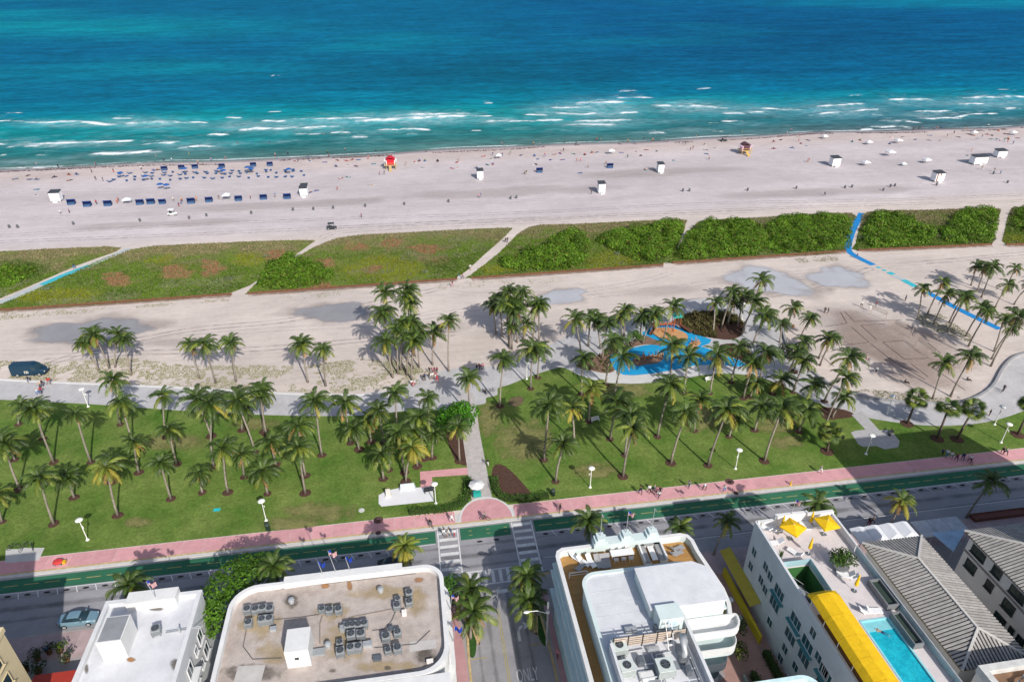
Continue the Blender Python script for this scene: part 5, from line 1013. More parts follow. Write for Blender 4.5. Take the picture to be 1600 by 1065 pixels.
# ---- air conditioners: one box with a fan grille, copied -----------------------------------
ACG = M('ac_grey', (.29, .31, .325), .6, .12, 2); ACF = M('fan_dark', (.012, .012, .014), .5, .2, 3); ACW = M('ac_pale', (.55, .60, .57), .6, .08, 2)
def make_ac(name, w, d, h, fans, body):
    t = thing(name, 'x', 'air conditioner'); b = MB().box(-w/2, w/2, -d/2, d/2, .1, h)
    part('cabinet', b, body, t)
    lv = MB()
    for k in range(6):
        z = .2+(h-.35)*k/5; lv.box(-w/2-.015, w/2+.015, -d/2-.02, -d/2, z, z+.05); lv.box(-w/2-.02, -w/2, -d/2, d/2, z, z+.05)
    part('louvres', lv, STEEL, t)
    for s in (-1, 1): part('foot', MB().box(s*w*.4-.06, s*w*.4+.06, -d/2, d/2, 0, .1), DARKM, t)
    for i in range(fans):
        cx = (i-(fans-1)/2)*w/fans; r = min(w/fans, d)*(.42 if w < 1.4 or fans > 1 else .30)
        f = part('fan', MB().lathe([(r, 0), (r, .03), (r*.2, .03)], 16, (cx, 0, h)), ACF, t); g = MB()
        for q in (1.0, .66, .33): g.ring([(cx+(r*q+.02)*math.cos(a), (r*q+.02)*math.sin(a)) for a in [k*PI/8 for k in range(16)]], [(cx+(r*q-.02)*math.cos(a), (r*q-.02)*math.sin(a)) for a in [k*PI/8 for k in range(16)]], h+.03, h+.07)
        for k in range(3): a = k*PI/3; g.bar((cx-r*math.cos(a), -r*math.sin(a), h+.06), (cx+r*math.cos(a), r*math.sin(a), h+.06), .03)
        part('guard', g, STEEL, f)
    return Proto(t)
AC1 = make_ac('air_conditioner', .85, .85, .85, 1, ACG); AC2 = make_ac('air_conditioner', 1.7, .95, .95, 2, ACG); AC3 = make_ac('air_conditioner', 1.45, 1.3, 1.1, 1, ACW)
# ---- B1 beige hotel at the left corner, mostly outside the picture ----------------------------
t = thing('beige_hotel', 'beige hotel wall with small windows in the bottom left corner', 'building', (-52, 40, 0))
part('wall', MB().box(-70, -43, 10, 50.7, 0, 16.0), BEIGE, t); part('parapet', MB().ring([(-70.1, 9.9), (-42.85, 9.9), (-42.85, 50.85), (-70.1, 50.85)], [(-69.7, 10.3), (-43.3, 10.3), (-43.3, 50.4), (-69.7, 50.4)], 16.0, 16.6), BEIGE, t); part('upper_storey', MB().box(-70, -46.9, 14, 50.6, 16.02, 21), BEIGE, t)
for z in (2.2, 5.4, 8.6, 11.8, 14.4):
    for y in (48.2, 44.6, 41, 37, 33, 29): window(t, 'x', -43, 1, y, z, 1.1, 1.4, mull=0, frame=BEIGE)
# ---- B2 white flat-roofed building ---------------------------------------------------------
t = thing('white_building', 'white flat-roofed building with roof stair box and flag, left', 'building', (-31.5, 48, 0)); Z2 = 11.6
part('wall', MB().box(-36.5, -26.5, 18, 56.5, 0, Z2), OFFW, t); part('roof', MB().sheet([(-36.1, 18.4), (-26.9, 18.4), (-26.9, 56.1), (-36.1, 56.1)], Z2+.012), ROOFW, t)
part('parapet', MB().ring([(-36.55, 17.9), (-26.42, 17.9), (-26.42, 56.6), (-36.55, 56.6)], [(-36.1, 18.4), (-26.9, 18.4), (-26.9, 56.1), (-36.1, 56.1)], Z2-.1, 12.1), OFFW, t)
part('front_parapet', MB().box(-34.0, -28.8, 55.2, 56.75, Z2+.02, 12.85), WHITE, t)
part('ledge', MB().box(-26.4, -25.7, 38, 49.5, 8.2, 8.5).box(-26.4, -25.7, 38, 49.5, 5.0, 5.3), OFFW, t)
for (px_, py_, w, h) in ((312, 993, 1.2, 1.5), (306, 1016, .7, .9), (322, 1014, 1.2, 1.5), (297, 1046, 1.3, 1.6), (316, 1036, .7, .9), (307, 1061, 1.2, 1.4)):
    p = GX(px_, py_, -26.42); window(t, 'x', -26.42, 1, p.y, p.z, w, h, frame=OFFW)
p = G(162, 1031, Z2); q = G(201, 1025, Z2); hb = part('stair_box', MB().box(p.x, q.x, p.y, p.y+3.1, Z2+.012, Z2+2.7), WHITE, t)
part('stair_box_roof', MB().box(p.x+.12, q.x-.12, p.y+.12, p.y+2.98, Z2+2.7, Z2+2.73), GREYROOF, hb)
for (x, y, rx, ry, m_) in ((245, 951, 16, 5, STAIND), (275, 1040, 14, 16, STAIND), (135, 1045, 5, 12, STAIND), (205, 1030, 10, 6, STAIN), (290, 1000, 6, 12, STAIND)): fadesheet('roof_stain', [(a-BASE[t.name].x, b_-BASE[t.name].y) for a, b_ in gp(ell(x, y, rx, ry), Z2)], Z2+.02, m_, parent=t)
p = G(246, 989, Z2); AC1.put((p.x, p.y, Z2+.012), .2, 'single green-grey air conditioner on the white left roof', sc=1.05)
solo('roof_pipe', MB().tube([(p.x+.9, p.y, Z2+.15), (p.x+4.6, p.y+.15, Z2+.15)], .05, 6).tube([(p.x+.9, p.y-.2, Z2+.15), (p.x+4.6, p.y-.05, Z2+.15)], .05, 6).tube([(p.x+2.4, p.y-.3, Z2+.02), (p.x+2.4, p.y-.3, Z2+.9)], .09, 6), GALV, 'pair of thin pipes across the white left roof', 'pipe', (p.x, p.y, Z2+.02))
p = G(244, 930, 12.85); flag((p.x, 55.6, 12.85), 2.6, 'us', 'striped flag on the white left roof', 1.5)
# ---- B3 tan-roofed building with round corners -------------------------------------------------
t = thing('tan_roofed_hotel', 'white hotel with tan gravel roof, round corners and many air conditioners', 'building', (-11.3, 49.4, 0)); Z3 = 11.35
i3_ = 0; o3 = rrect(-23.0, .35, 42.6, 56.3, (.6, 3.0, 2.2, 2.8), 8); i3 = rrect(-22.65, -.02, 42.95, 55.95, (.45, 2.75, 1.9, 2.55), 8)
part('wall', MB().prism(o3, 0, Z3), WHITE, t); part('roof', MB().sheet(i3, Z3+.015), ROOFT, t); part('parapet', MB().ring(rrect(-23.1, .45, 42.5, 56.4, (.7, 3.1, 2.3, 2.9), 8), i3, Z3-.3, 12.05), WHITE, t)
part('eyebrow', MB().ring(rrect(-23.1, 1.0, 42.2, 57.0, (.7, 3.4, 2.6, 2.9), 8), rrect(-22.9, .3, 42.7, 56.2, (.6, 3, 2.2, 2.8), 8), 8.3, 8.55).ring(rrect(-23.1, 1.0, 42.2, 57.0, (.7, 3.4, 2.6, 2.9), 8), rrect(-22.9, .3, 42.7, 56.2, (.6, 3, 2.2, 2.8), 8), 5.0, 5.25), WHITE, t)
part('rear_wing', MB().box(-22.9, .3, 16, 42.45, 0, 12.0), WHITE, t); part('front_parapet', MB().box(-17.5, -4.2, 55.9, 56.9, 11.3, 12.25), WHITE, t)
for k in range(7): window(t, 'x', .36, 1, 45.5+k*1.35, 9.9, .8, 1.3, mull=0); window(t, 'x', .36, 1, 45.5+k*1.35, 6.6, .8, 1.3, mull=0)
sb = [G(450, 1044, Z3), G(487, 1040, Z3)]; hb = part('stair_house', MB().box(sb[0].x, sb[1].x, sb[0].y, sb[0].y+2.7, Z3+.015, 13.9), WHITE, t); part('vent', MB().box(sb[0].x+.9, sb[0].x+1.3, sb[0].y-.05, sb[0].y, 12.6, 12.9), DARKM, hb)
for (x, y, rx, ry, m_) in ((408, 975, 38, 26, STAINO), (540, 1000, 40, 36, STAINO), (650, 940, 22, 24, STAINO), (600, 1040, 60, 10, STAINO), (520, 955, 30, 14, STAINO), (455, 938, 14, 12, STAIND), (655, 905, 9, 5, STAIN), (508, 914, 7, 6, STAIN), (546, 915, 6, 7, STAIN), (395, 922, 12, 4, STAIN), (395, 1050, 50, 14, STAIND), (665, 1025, 20, 15, STAIND), (660, 1020, 8, 6, STAIND), (520, 1047, 7, 4, STAIND), (605, 1043, 7, 4, STAIND), (430, 1020, 30, 20, STAINO), (600, 925, 60, 12, STAINO)):
    fadesheet('roof_stain', [(a-BASE[t.name].x, b_-BASE[t.name].y) for a, b_ in gp(ell(x, y, rx*1.35, ry*1.35), Z3)], Z3+.022+.001*(rx % 5), m_, parent=t)
for q_ in ([(640, 1002), (681, 998), (682, 1012), (640, 1018)], [(372, 1040), (415, 1038), (408, 1065), (365, 1065)]): part('roof_patch', MB().sheet(gp(q_, Z3), Z3+.031), M('pale_roof_patch', (.47, .45, .43), .9, .12, .8), t)
ACL = [(388,957,1),(401,957,1),(412,955,1),(423,956,1),(390,978,1),(417,973,2),(516,958,1),(530,957,1),(504,956,0),(621,951,1),(640,931,1),(640,945,1),(622,940,0),(544,982,1),(552,981,1),(561,981,1),(570,979,1),(550,997,1.15),(565,996,1.15),(533,1023,1.1),(555,1017,2),(604,1000,1.1),(622,993,1),(622,1018,1.1),(607,1020,0),(532,1008,0)]
grp3 = lambda x, y: 'left group' if x < 430 else ('front middle group' if y < 965 and x < 540 else ('front right group' if y < 960 else ('big central group' if x < 580 else 'rear right group')))
cnt = {}
for (x, y, k) in ACL:
    p = G(x, y, Z3); g = grp3(x, y); cnt[g] = cnt.get(g, 0)+1
    lab = '%s air conditioner in the %s on the tan roof, %s placed' % ('double-fan' if k == 2 else ('small pale' if k == 0 else 'single-fan grey'), g, ordn(cnt[g]-1))
    (AC2 if k == 2 else AC1).put((p.x, p.y, Z3+.04), .05*(x % 3), lab, 'air conditioners on the tan roof', .75 if k == 0 else (1.0, k if k < 2 else 1)[1]*.9)
# number the units by where they stand, left to right
for g in cnt:
    s = sorted([o for o in COL.objects if o.name.startswith('air_conditioner') and o.parent is None and g+' on the tan' in o.get('label', '')], key=lambda o: PR(o.location)[0]+.02*PR(o.location)[1])
    for i, o in enumerate(s): o['label'] = o['label'].split(', ')[0]+', %s from left' % ordn(i)
CAB = M('roof_cable', (.10, .10, .10), .8); RPB = M('rust_pipe', (.24, .20, .17), .7, .2, 2)
def run(pts, z, r, m_, lab, cat='pipe', grp='roof pipes and cables'):
    P_ = [G(x, y, z) for x, y in pts]; P_ = [Vector((p.x, p.y, z+r+.04)) for p in P_]
    mb = MB()
    for a_, b_ in zip(P_, P_[1:]): mb.tube([a_, b_], r, 5)
    solo('roof_pipe', mb, m_, lab, cat, (P_[0].x, P_[0].y, z+.03), grp)
run([(430, 968), (470, 964), (498, 960)], Z3, .04, CAB, 'thin dark cable from the left units across the tan roof')
run([(582, 985), (600, 983), (612, 970), (618, 956)], Z3, .04, CAB, 'thin cable bending between the two right unit groups')
run([(545, 965), (560, 962), (612, 952)], Z3, .05, RPB, 'thin pipe from front middle units to the right units')
run([(500, 1006), (500, 975), (504, 962)], Z3, .05, RPB, 'thin pipe running beside the white stair house')
run([(585, 1012), (650, 1006), (672, 985)], Z3, .04, CAB, 'thin cable along the rear right of the tan roof')
run([(385, 985), (380, 1010), (395, 1030), (440, 1028)], Z3, .04, CAB, 'thin cable along the left rear of the tan roof')
run([(440, 920), (560, 906), (650, 896)], Z3, .03, CAB, 'thin cable along the front of the tan roof')
for i, (x, y, w, d, h) in enumerate(((575, 1009, .9, .5, .5), (536, 985, .5, .5, .6), (612, 985, .5, .4, .5), (632, 960, .45, .45, .5), (428, 985, .6, .4, .45), (498, 1020, 1.3, .7, .25), (590, 1030, .8, .5, .3), (672, 1035, .6, .4, .3))):
    p = G(x, y, Z3); solo('roof_box', MB().box(p.x-w/2, p.x+w/2, p.y-d/2, p.y+d/2, Z3+.03, Z3+.03+h).box(p.x-w/2-.04, p.x+w/2+.04, p.y-d/2-.04, p.y+d/2+.04, Z3+.03+h, Z3+.07+h), [GALV, ACG, STEEL, CREAM][i % 4], 'small equipment box on the tan roof, %s from left' % ordn([5, 2, 6-0, 7-0, 0, 1, 4-0, 3][i] if False else i), 'roof box', (p.x, p.y, Z3+.03), 'small roof boxes')
bx_ = sorted([o for o in COL.objects if o.name.startswith('roof_box')], key=lambda o: PR(o.location)[0])
for i, o in enumerate(bx_): o['label'] = 'small equipment box on the tan roof, %s from left' % ordn(i)
for i, (x, y) in enumerate(((456, 941), (595, 924), (513, 1010))):
    p = G(x, y, Z3); solo('roof_vent', MB().lathe([(.28, 0), (.26, .35), (.36, .4), (.3, .6), (.08, .68)], 12, (p.x, p.y, Z3+.02)), GALV, ['squat grey roof vent by the left stained patch', 'squat grey roof vent near the front middle of the tan roof', 'squat grey vent beside the white stair house'][i], 'vent', (p.x, p.y, Z3+.02), 'roof vents')
for i, (x, y, k, h) in enumerate(((504, 898, 'blue', 2.0), (525, 895, 'us', 3.6), (547, 894, 'blue', 2.3))):
    p = G(x, y, 12.2); flag((p.x, 56.6, 12.25), h, k, ['left blue flag on the tan-roofed hotel front', 'tall striped flag between two blue ones on the hotel front', 'right blue flag on the tan-roofed hotel front'][i], 1.3 if k == 'blue' else 1.6)
for i, (x, y, k) in enumerate(((688, 935, 'us'), (690, 985, 'blue'))):
    p = G(x, y, 10.6); flag((.95, p.y, 8.55), 2.4, k, ['striped flag on the side ledge over the side street', 'blue flag on the side ledge over the side street'][i], 1.5, (.1, 0))
# ---- B4 aqua hotel with teak deck ----------------------------------------------------------------
t = thing('aqua_hotel', 'pale aqua hotel with teak roof deck and white penthouse roofs', 'building', (22.5, 48, 0)); ZD = 11.0
o4 = [(13.9, 14), (13.9, 55.2), (14.15, 55.9), (14.8, 56.25), (29.6, 56.35), (30.4, 56.0), (30.75, 55.2), (30.75, 53.5), (31.1, 50.6), (31.45, 47.8), (31.3, 45.8), (30.9, 44.6), (30.2, 44.0), (25.0, 44.0), (25.0, 14)]
def inset(P, d):
    n = len(P); sg = sum(P[i-1][0]*P[i][1]-P[i][0]*P[i-1][1] for i in range(n)); sg = -1 if sg > 0 else 1; out = []
    for i in range(n):
        a, b, c = Vector(P[i-1]), Vector(P[i]), Vector(P[(i+1) % n]); e1 = (b-a).normalized(); e2 = (c-b).normalized()
        n1 = Vector((e1.y, -e1.x))*sg; n2 = Vector((e2.y, -e2.x))*sg; m = (n1+n2)*(d/max(.25, 1+n1.dot(n2))); out.append((b.x+m.x, b.y+m.y))
    return out
i4 = inset(o4, .28)
part('wall', MB().prism(o4, 0, ZD), AQUA, t); part('deck', MB().sheet(i4, ZD+.015), DECK, t); part('parapet', MB().ring(inset(o4, -.08), i4, ZD-.2, 12.0), MINT, t)
part('parapet_cap', MB().ring(inset(o4, -.14), inset(o4, .32), 12.0, 12.1), WHITE, t)
part('ledge', MB().box(13.3, 13.88, 16, 55.6, 9.2, 9.45).box(13.3, 13.88, 16, 55.6, 5.9, 6.15).box(13.5, 13.88, 16, 55.6, 10.4, 10.6), MINT, t)
for z in (7.6, 4.3):
    for k in range(8): window(t, 'x', 13.9, -1, 53.5-k*3.4, z, 1.6, 1.4, glass=TEALG)
fx0, fx1 = G(925, 850, 12).x, G(1027, 838, 12).x
part('front_parapet', MB().box(fx0, fx1, 55.5, 56.7, 12.1, 12.75), MINT, t)
for k, x in enumerate((fx0+.9, (fx0+fx1)/2, fx1-.9)):
    part('merlon', MB().box(x-.75, x+.75, 55.6, 56.75, 12.75, 13.15).box(x-.45, x+.45, 55.7, 56.8, 13.15, 13.5), MINT, t)
    flag((x, 56.3, 13.5), 3.4, 'white' if k != 1 else 'us', ['bare-looking left flagpole with small white flag on the aqua hotel', 'middle striped flag on the aqua hotel front', 'right small white flag on the aqua hotel front'][k], .5 if k != 1 else 1.5, (0, 0))
ph = rrect(15.5, 29.6, 14, 50.3, (.3, .3, 3.2, 1.6), 8); ph = [p if p[1] > 44.2 or p[0] < 24.6 else (24.6, p[1]) for p in ph]
ph = [(15.5, 14), (24.6, 14), (24.6, 43.9), (29.5, 43.9)]+[p for p in rrect(15.5, 29.6, 30, 50.3, (.3, .3, 3.2, 1.6), 8) if p[1] > 44.5]
part('penthouse', MB().prism(ph, ZD+.02, 14.0), MINT, t); part('penthouse_roof', MB().prism(inset(ph, -.15), 14.0, 14.15), ROOFW, t)
part('roof_rim', MB().ring(inset(ph, -.18), inset(ph, .25), 14.15, 14.3), MINT, t)
rb = [(21.2, 43.7), (29.3, 43.7), (29.3, 46.5), (28.9, 48.0), (27.6, 48.9), (21.2, 48.9)]
part('raised_block', MB().prism(rb, 14.16, 15.7), MINT, t); part('raised_roof', MB().prism(inset(rb, -.12), 15.7, 15.82), ROOFW, t)
el = part('lift_head', MB().box(21.5, 24.0, 41.9, 43.68, 14.16, 16.3), MINT, t); part('panel', MB().box(22.3, 23.3, 41.84, 41.9, 14.5, 15.9), M('pale_blue_panel', (.5, .62, .68), .5), el)
for k in range(5): part('roof_seam', MB().box(15.9, 21.1, 43.2+k*1.55, 43.24+k*1.55, 14.15, 14.17), M('seam', (.5, .52, .56), .8), t)
GP = M('grey_roof_panel', (.22, .24, .27), .85, .1, 1.5)
pan = MB().box(0, 1.15, 0, .95, 0, .03).mesh('roof_panel'); pan.materials.append(GP)
rp_ = random.Random(4)
for i in range(4):
    for j in range(13):
        x, y = 18.9+i*1.3, 25.5+j*1.12
        if rp_.random() < .72: o = link('roof_panel', pan, None, t); o.location = (x-22.5, y-48, 14.15)
# screen, big units and ducts in the plant yard
TAN = M('louvre_tan', (.52, .42, .33), .7, .12, 3); y0 = 40.9
sc_ = thing('louvre_screen', 'tan slatted screen across the roof plant of the aqua hotel', 'screen', (16.4, y0, 14.15))
for k in range(6):
    part('post', MB().box(16.4+k*1.5, 16.5+k*1.5, y0-.05, y0+.05, 14.15, 15.9), DARKM, sc_)
    if k < 5:
        for j in range(5): part('slat', MB().add([(16.52+k*1.5, y0-.02, 14.4+j*.3), (17.88+k*1.5, y0-.02, 14.4+j*.3), (17.88+k*1.5, y0+.02, 14.4+j*.3), (16.52+k*1.5, y0+.02, 14.4+j*.3), (16.52+k*1.5, y0-.02, 14.56+j*.3), (17.88+k*1.5, y0-.02, 14.56+j*.3), (17.88+k*1.5, y0+.02, 14.56+j*.3), (16.52+k*1.5, y0+.02, 14.56+j*.3)], [(0,3,2,1),(4,5,6,7),(0,1,5,4),(1,2,6,5),(2,3,7,6),(3,0,4,7)]), TAN, sc_)
part('yard_wall', MB().box(16.0, 16.25, 14, 40.7, 14.15, 15.5).box(24.3, 24.62, 14, 43.6, 14.15, 15.2), OFFW, t)
for i, (x, y) in enumerate(((967, 1013), (979, 1045))): p = G(x, y, 14.6); AC3.put((p.x, p.y, 14.18), .05, ['pale green rooftop unit behind the slatted screen, upper one', 'pale green rooftop unit behind the slatted screen, lower one'][i], 'plant units of the aqua hotel')
p = G(1043, 1045, 14.6); AC3.put((p.x-.3, p.y, 14.18), 0, 'large white plant unit with dark fan on the aqua hotel roof', 'plant units of the aqua hotel', 1.15)
d = thing('roof_duct', 'bent silver duct beside the slatted screen', 'duct', (23.0, 38.6, 14.15)); part('duct', MB().tube([(23.3, 40.3, 15.6), (23.2, 39.6, 15.7), (22.9, 38.9, 15.2), (22.8, 38.6, 14.2)], .42, 12), GALV, d, smooth=True)
for k in range(4): part('duct_collar', MB().ring([(22.9+.5*math.cos(a), 38.7+.5*math.sin(a)) for a in [q*PI/6 for q in range(12)]], [(22.9+.4*math.cos(a), 38.7+.4*math.sin(a)) for a in [q*PI/6 for q in range(12)]], 14.2+.25*k, 14.26+.25*k), STEEL, d)
solo('roof_ladder', MB().bar((21.9, 41.6, 16.4), (21.9, 39.8, 14.2), .06).bar((22.5, 41.6, 16.4), (22.5, 39.8, 14.2), .06).box(21.9, 22.5, 41.3, 41.5, 16.0, 16.05).box(21.9, 22.5, 40.9, 41.1, 15.5, 15.55).box(21.9, 22.5, 40.5, 40.7, 15.0, 15.05).box(21.9, 22.5, 40.1, 40.3, 14.6, 14.65), M('white_metal', (.7, .7, .7), .5), 'white metal steps down to the roof plant', 'ladder', (22.2, 40.5, 14.15))
for i, (x, y, w, d, h, m_) in enumerate(((1005, 1000, .9, .7, .5, WHITE), (1020, 1015, 1.2, .5, .35, GALV), (1000, 1035, .6, .9, .6, STEEL), (1063, 1020, .5, 1.6, .5, GALV), (1075, 1050, .5, .8, .7, STEEL), (1010, 1056, 1.4, .8, .3, WHITE), (985, 985, 1.2, .6, .4, GALV), (1032, 985, 1.3, .9, .7, STEEL))):
    p = G(x, y, 14.2); solo('plant_box', MB().box(p.x-w/2, p.x+w/2, p.y-d/2, p.y+d/2, 14.18, 14.18+h).box(p.x-w/2+.1, p.x+w/2-.1, p.y-d/2+.1, p.y+d/2-.1, 14.18+h, 14.22+h), m_, 'x', 'roof box', (p.x, p.y, 14.18), 'plant boxes of the aqua hotel')
for i, o in enumerate(sorted([o for o in COL.objects if o.name.startswith('plant_box')], key=lambda o: PR(o.location)[0])): o['label'] = 'metal plant box on the aqua hotel roof, %s from left' % ordn(i)
for i, pts in enumerate(([(17.0, 38.5), (17.0, 40.2), (19.5, 40.3)], [(20.4, 36), (20.4, 39.5), (22, 39.6)], [(18.2, 34.5), (18.2, 37.2), (21.3, 37.3)], [(23.8, 34), (23.8, 43)])):
    mb = MB()
    for a_, b_ in zip(pts, pts[1:]): mb.tube([(a_[0], a_[1], 14.4+.05*i), (b_[0], b_[1], 14.4+.05*i)], .07, 6)
    mb.box(pts[0][0]-.08, pts[0][0]+.08, pts[0][1]-.08, pts[0][1]+.08, 14.17, 14.4); solo('plant_pipe', mb, GALV, ['pipe along the left of the aqua hotel plant yard', 'pipe in the middle of the aqua hotel plant yard', 'low pipe between the pale green units', 'long pipe along the right of the plant yard'][i], 'pipe', (pts[0][0], pts[0][1], 14.17), 'plant yard pipes')
for i, z in enumerate((9.3, 6.1, 2.9)):      # stacked balconies of the rear side
    P = rrect(25.1, 30.9-.3*i, 41.6+.35*i, 44.2, (.1, 1.2, .3, .1), 5); b_ = part('balcony', MB().prism(P, z, z+.25), MINT, t); part('balcony_parapet', MB().ring(P, inset(P, -.18) if False else [(p[0]*.97+28*.03, p[1]*.93+43.2*.07) for p in P], z+.25, z+1.3), WHITE, b_)
    window(t, 'y', 44.0, -1, 28, z+1.4, 2.6, 1.9, glass=TEALG, sill=False)
part('rear_terrace', MB().prism(rrect(25.1, 31.0, 41.8, 44.1, (.1, 1.4, .3, .1), 5), 12.2, 12.5), WHITE, t)
part('terrace_parapet', MB().ring(rrect(25.12, 30.98, 41.82, 43.78, (.1, 1.4, .3, .1), 5), rrect(25.3, 30.8, 42.0, 43.6, (.1, 1.2, .2, .1), 5), 12.5, 13.2), WHITE, t)
# deck furniture
WF = M('white_furniture', (.74, .74, .74), .6, .05, 2); GF = M('grey_cushion', (.30, .30, .31), .9, .1, 2)
def make_lounger(name, mat, l=1.9, w=.68, back=.55):
    t_ = thing(name, 'x', 'lounger'); part('bed', MB().box(-w/2, w/2, -l/2, l*.18, .28, .38), mat, t_)
    part('backrest', MB().add([(-w/2, l*.18, .28), (w/2, l*.18, .28), (w/2, l*.5, .28+back), (-w/2, l*.5, .28+back), (-w/2, l*.18, .38), (w/2, l*.18, .38), (w/2, l*.47, .38+back), (-w/2, l*.47, .38+back)], [(0,1,2,3),(7,6,5,4),(0,4,5,1),(1,5,6,2),(2,6,7,3),(3,7,4,0)]), mat, t_)
    for sx in (-1, 1):
        for sy in (-.42, .15): part('leg', MB().box(sx*w*.42-.03, sx*w*.42+.03, l*sy-.03, l*sy+.03, 0, .28), mat, t_)
    return Proto(t_)
LW = make_lounger('sun_lounger', WF); LG = make_lounger('sun_lounger', GF)
def DP(x, y): p = G(x, y, ZD); return Vector((p.x, p.y, ZD+.016))
for i, (x, y, rz, pr) in enumerate(((899, 873, .7, LW), (911, 880, .75, LW), (906, 889, 2.3, LG), (923, 880, .3, LW), (934, 881, .1, LG), (942, 881, 0, LG), (949, 880, -.1, LG), (1058, 860, 1.9, LG), (1056, 867, 1.9, LG))):
    pr.put(DP(x, y), rz, 'deck lounger on the teak roof, %s from left' % ordn([0, 2, 1, 3, 4, 5, 6, 8, 7][i]), 'loungers on the teak deck', .95)
c = DP(971, 869); t_ = thing('dining_table', 'long white dining table on the teak roof deck', 'table', c); part('table_top', MB().box(c.x-1.4, c.x+1.4, c.y-.5, c.y+.5, ZD+.72, ZD+.78), WF, t_)
for sx in (-1, 1):
    for sy in (-1, 1): part('leg', MB().box(c.x+sx*1.25-.04, c.x+sx*1.25+.04, c.y+sy*.4-.04, c.y+sy*.4+.04, c.z, ZD+.72), WF, t_)
t_ = thing('chair', 'x', 'chair'); part('seat', MB().box(-.24, .24, -.24, .24, .42, .47), WF, t_); part('backrest', MB().box(-.24, .24, .2, .25, .47, .88), WF, t_)
for sx in (-1, 1):
    for sy in (-1, 1): part('leg', MB().box(sx*.2-.02, sx*.2+.02, sy*.2-.02, sy*.2+.02, 0, .42), WF, t_)
CH = Proto(t_)
for i in range(6): s = 1 if i < 3 else -1; CH.put((c.x-.9+(i % 3)*.9, c.y+s*.75, c.z), 0 if s > 0 else PI, 'white chair on the %s side of the deck table, %s from left' % ('sea' if s > 0 else 'near', ordn(i % 3)), 'deck dining chairs')
for i, (x, y, w, d) in enumerate(((1006, 868, .9, 2.9), (1031, 864, .9, 2.9), (1014, 851, 2.4, .9))):
    c = DP(x, y); t_ = thing('sofa', ['left grey sofa on the teak deck', 'right grey sofa on the teak deck', 'short white-backed sofa at the front of the teak deck'][i], 'sofa', c, group='deck sofas'); part('base', MB().box(c.x-w/2, c.x+w/2, c.y-d/2, c.y+d/2, c.z+.05, c.z+.3), WF, t_); part('cushion', MB().box(c.x-w/2+.06, c.x+w/2-.06, c.y-d/2+.06, c.y+d/2-.06, c.z+.3, c.z+.45), GF, t_)
    b_ = (c.x-w/2, c.x-w/2+.2, c.y-d/2, c.y+d/2) if i == 0 else ((c.x+w/2-.2, c.x+w/2, c.y-d/2, c.y+d/2) if i == 1 else (c.x-w/2, c.x+w/2, c.y+d/2-.2, c.y+d/2)); part('backrest', MB().box(*b_, c.z+.3, c.z+.8), WF, t_)
c = DP(1019, 867); t_ = thing('coffee_table', 'long pale coffee table between the deck sofas', 'table', c); part('table_top', MB().box(c.x-.35, c.x+.35, c.y-1.1, c.y+1.1, c.z+.35, c.z+.42), WF, t_); part('base', MB().box(c.x-.25, c.x+.25, c.y-.9, c.y+.9, c.z, c.z+.35), DECK, t_)
c = DP(903, 902); solo('deck_railing', MB().box(c.x-1.1, c.x+1.1, c.y-.03, c.y+.03, c.z+.9, c.z+1.0).box(c.x-1.1, c.x+1.1, c.y-.02, c.y+.02, c.z+.5, c.z+.55).box(c.x-1.1, c.x-1.03, c.y-.04, c.y+.04, c.z, c.z+1.0).box(c.x+1.03, c.x+1.1, c.y-.04, c.y+.04, c.z, c.z+1.0), WF, 'short white railing at the left bend of the teak deck', 'railing', c)
# ---- B5 white hotel with yellow canopies and roof pool ---------------------------------------------
t = thing('white_hotel', 'white hotel with roof terrace, yellow canopy, pool and teal windows', 'building', (45, 46, 0)); DK = M('terrace_tiles', (.60, .55, .55), .75, .07, 1.2, .15)
o5 = [(39.7, 14), (39.7, 57.0), (50.2, 57.0), (50.2, 14)]
part('wall', MB().prism(o5, 0, ZD-.2, top=False).add([(39.7, 14, 12), (39.7, 57, 12), (39.7, 57, 10.8), (39.7, 14, 10.8), (40.0, 14, 12), (40.0, 57, 12), (40.0, 57, 10.8), (40.0, 14, 10.8)], [(0,1,2,3),(0,4,5,1),(4,7,6,5),(1,5,6,2)]), OFFW, t)
dk = MB()
for (a, b, c_, d_) in ((40.0, 50.0, 50.35, 56.8), (44.8, 50.0, 42.3, 50.35), (43.45, 44.8, 45.25, 50.35), (40.0, 44.8, 14, 45.25), (48.3, 50.0, 14, 42.3), (44.8, 48.3, 14, 28)): dk.box(a, b, c_, d_, ZD-.2, ZD)
part('terrace', dk, DK, t)
part('front_parapet', MB().box(39.9, 50.2, 56.75, 57.1, 10.8, 12.0).box(42.2, 46.6, 56.7, 57.15, 12.0, 12.7).box(46.6, 50.2, 56.72, 57.12, 12.0, 12.35), WHITE, t)
part('side_parapet', MB().box(49.95, 50.2, 51.5, 56.75, 10.8, 12.05), OFFW, t)
rl = part('glass_railing', MB().box(50.02, 50.06, 14, 51.4, 11.05, 11.95), M('rail_glass', (.30, .46, .50), .12, .1, .4, spec=.5), t); part('top_rail', MB().box(49.98, 50.12, 14, 51.4, 11.95, 12.02), GALV, rl)
for k in range(16): part('baluster', MB().box(50.0, 50.08, 15.2+k*2.4, 15.3+k*2.4, ZD, 11.95), GALV, rl)
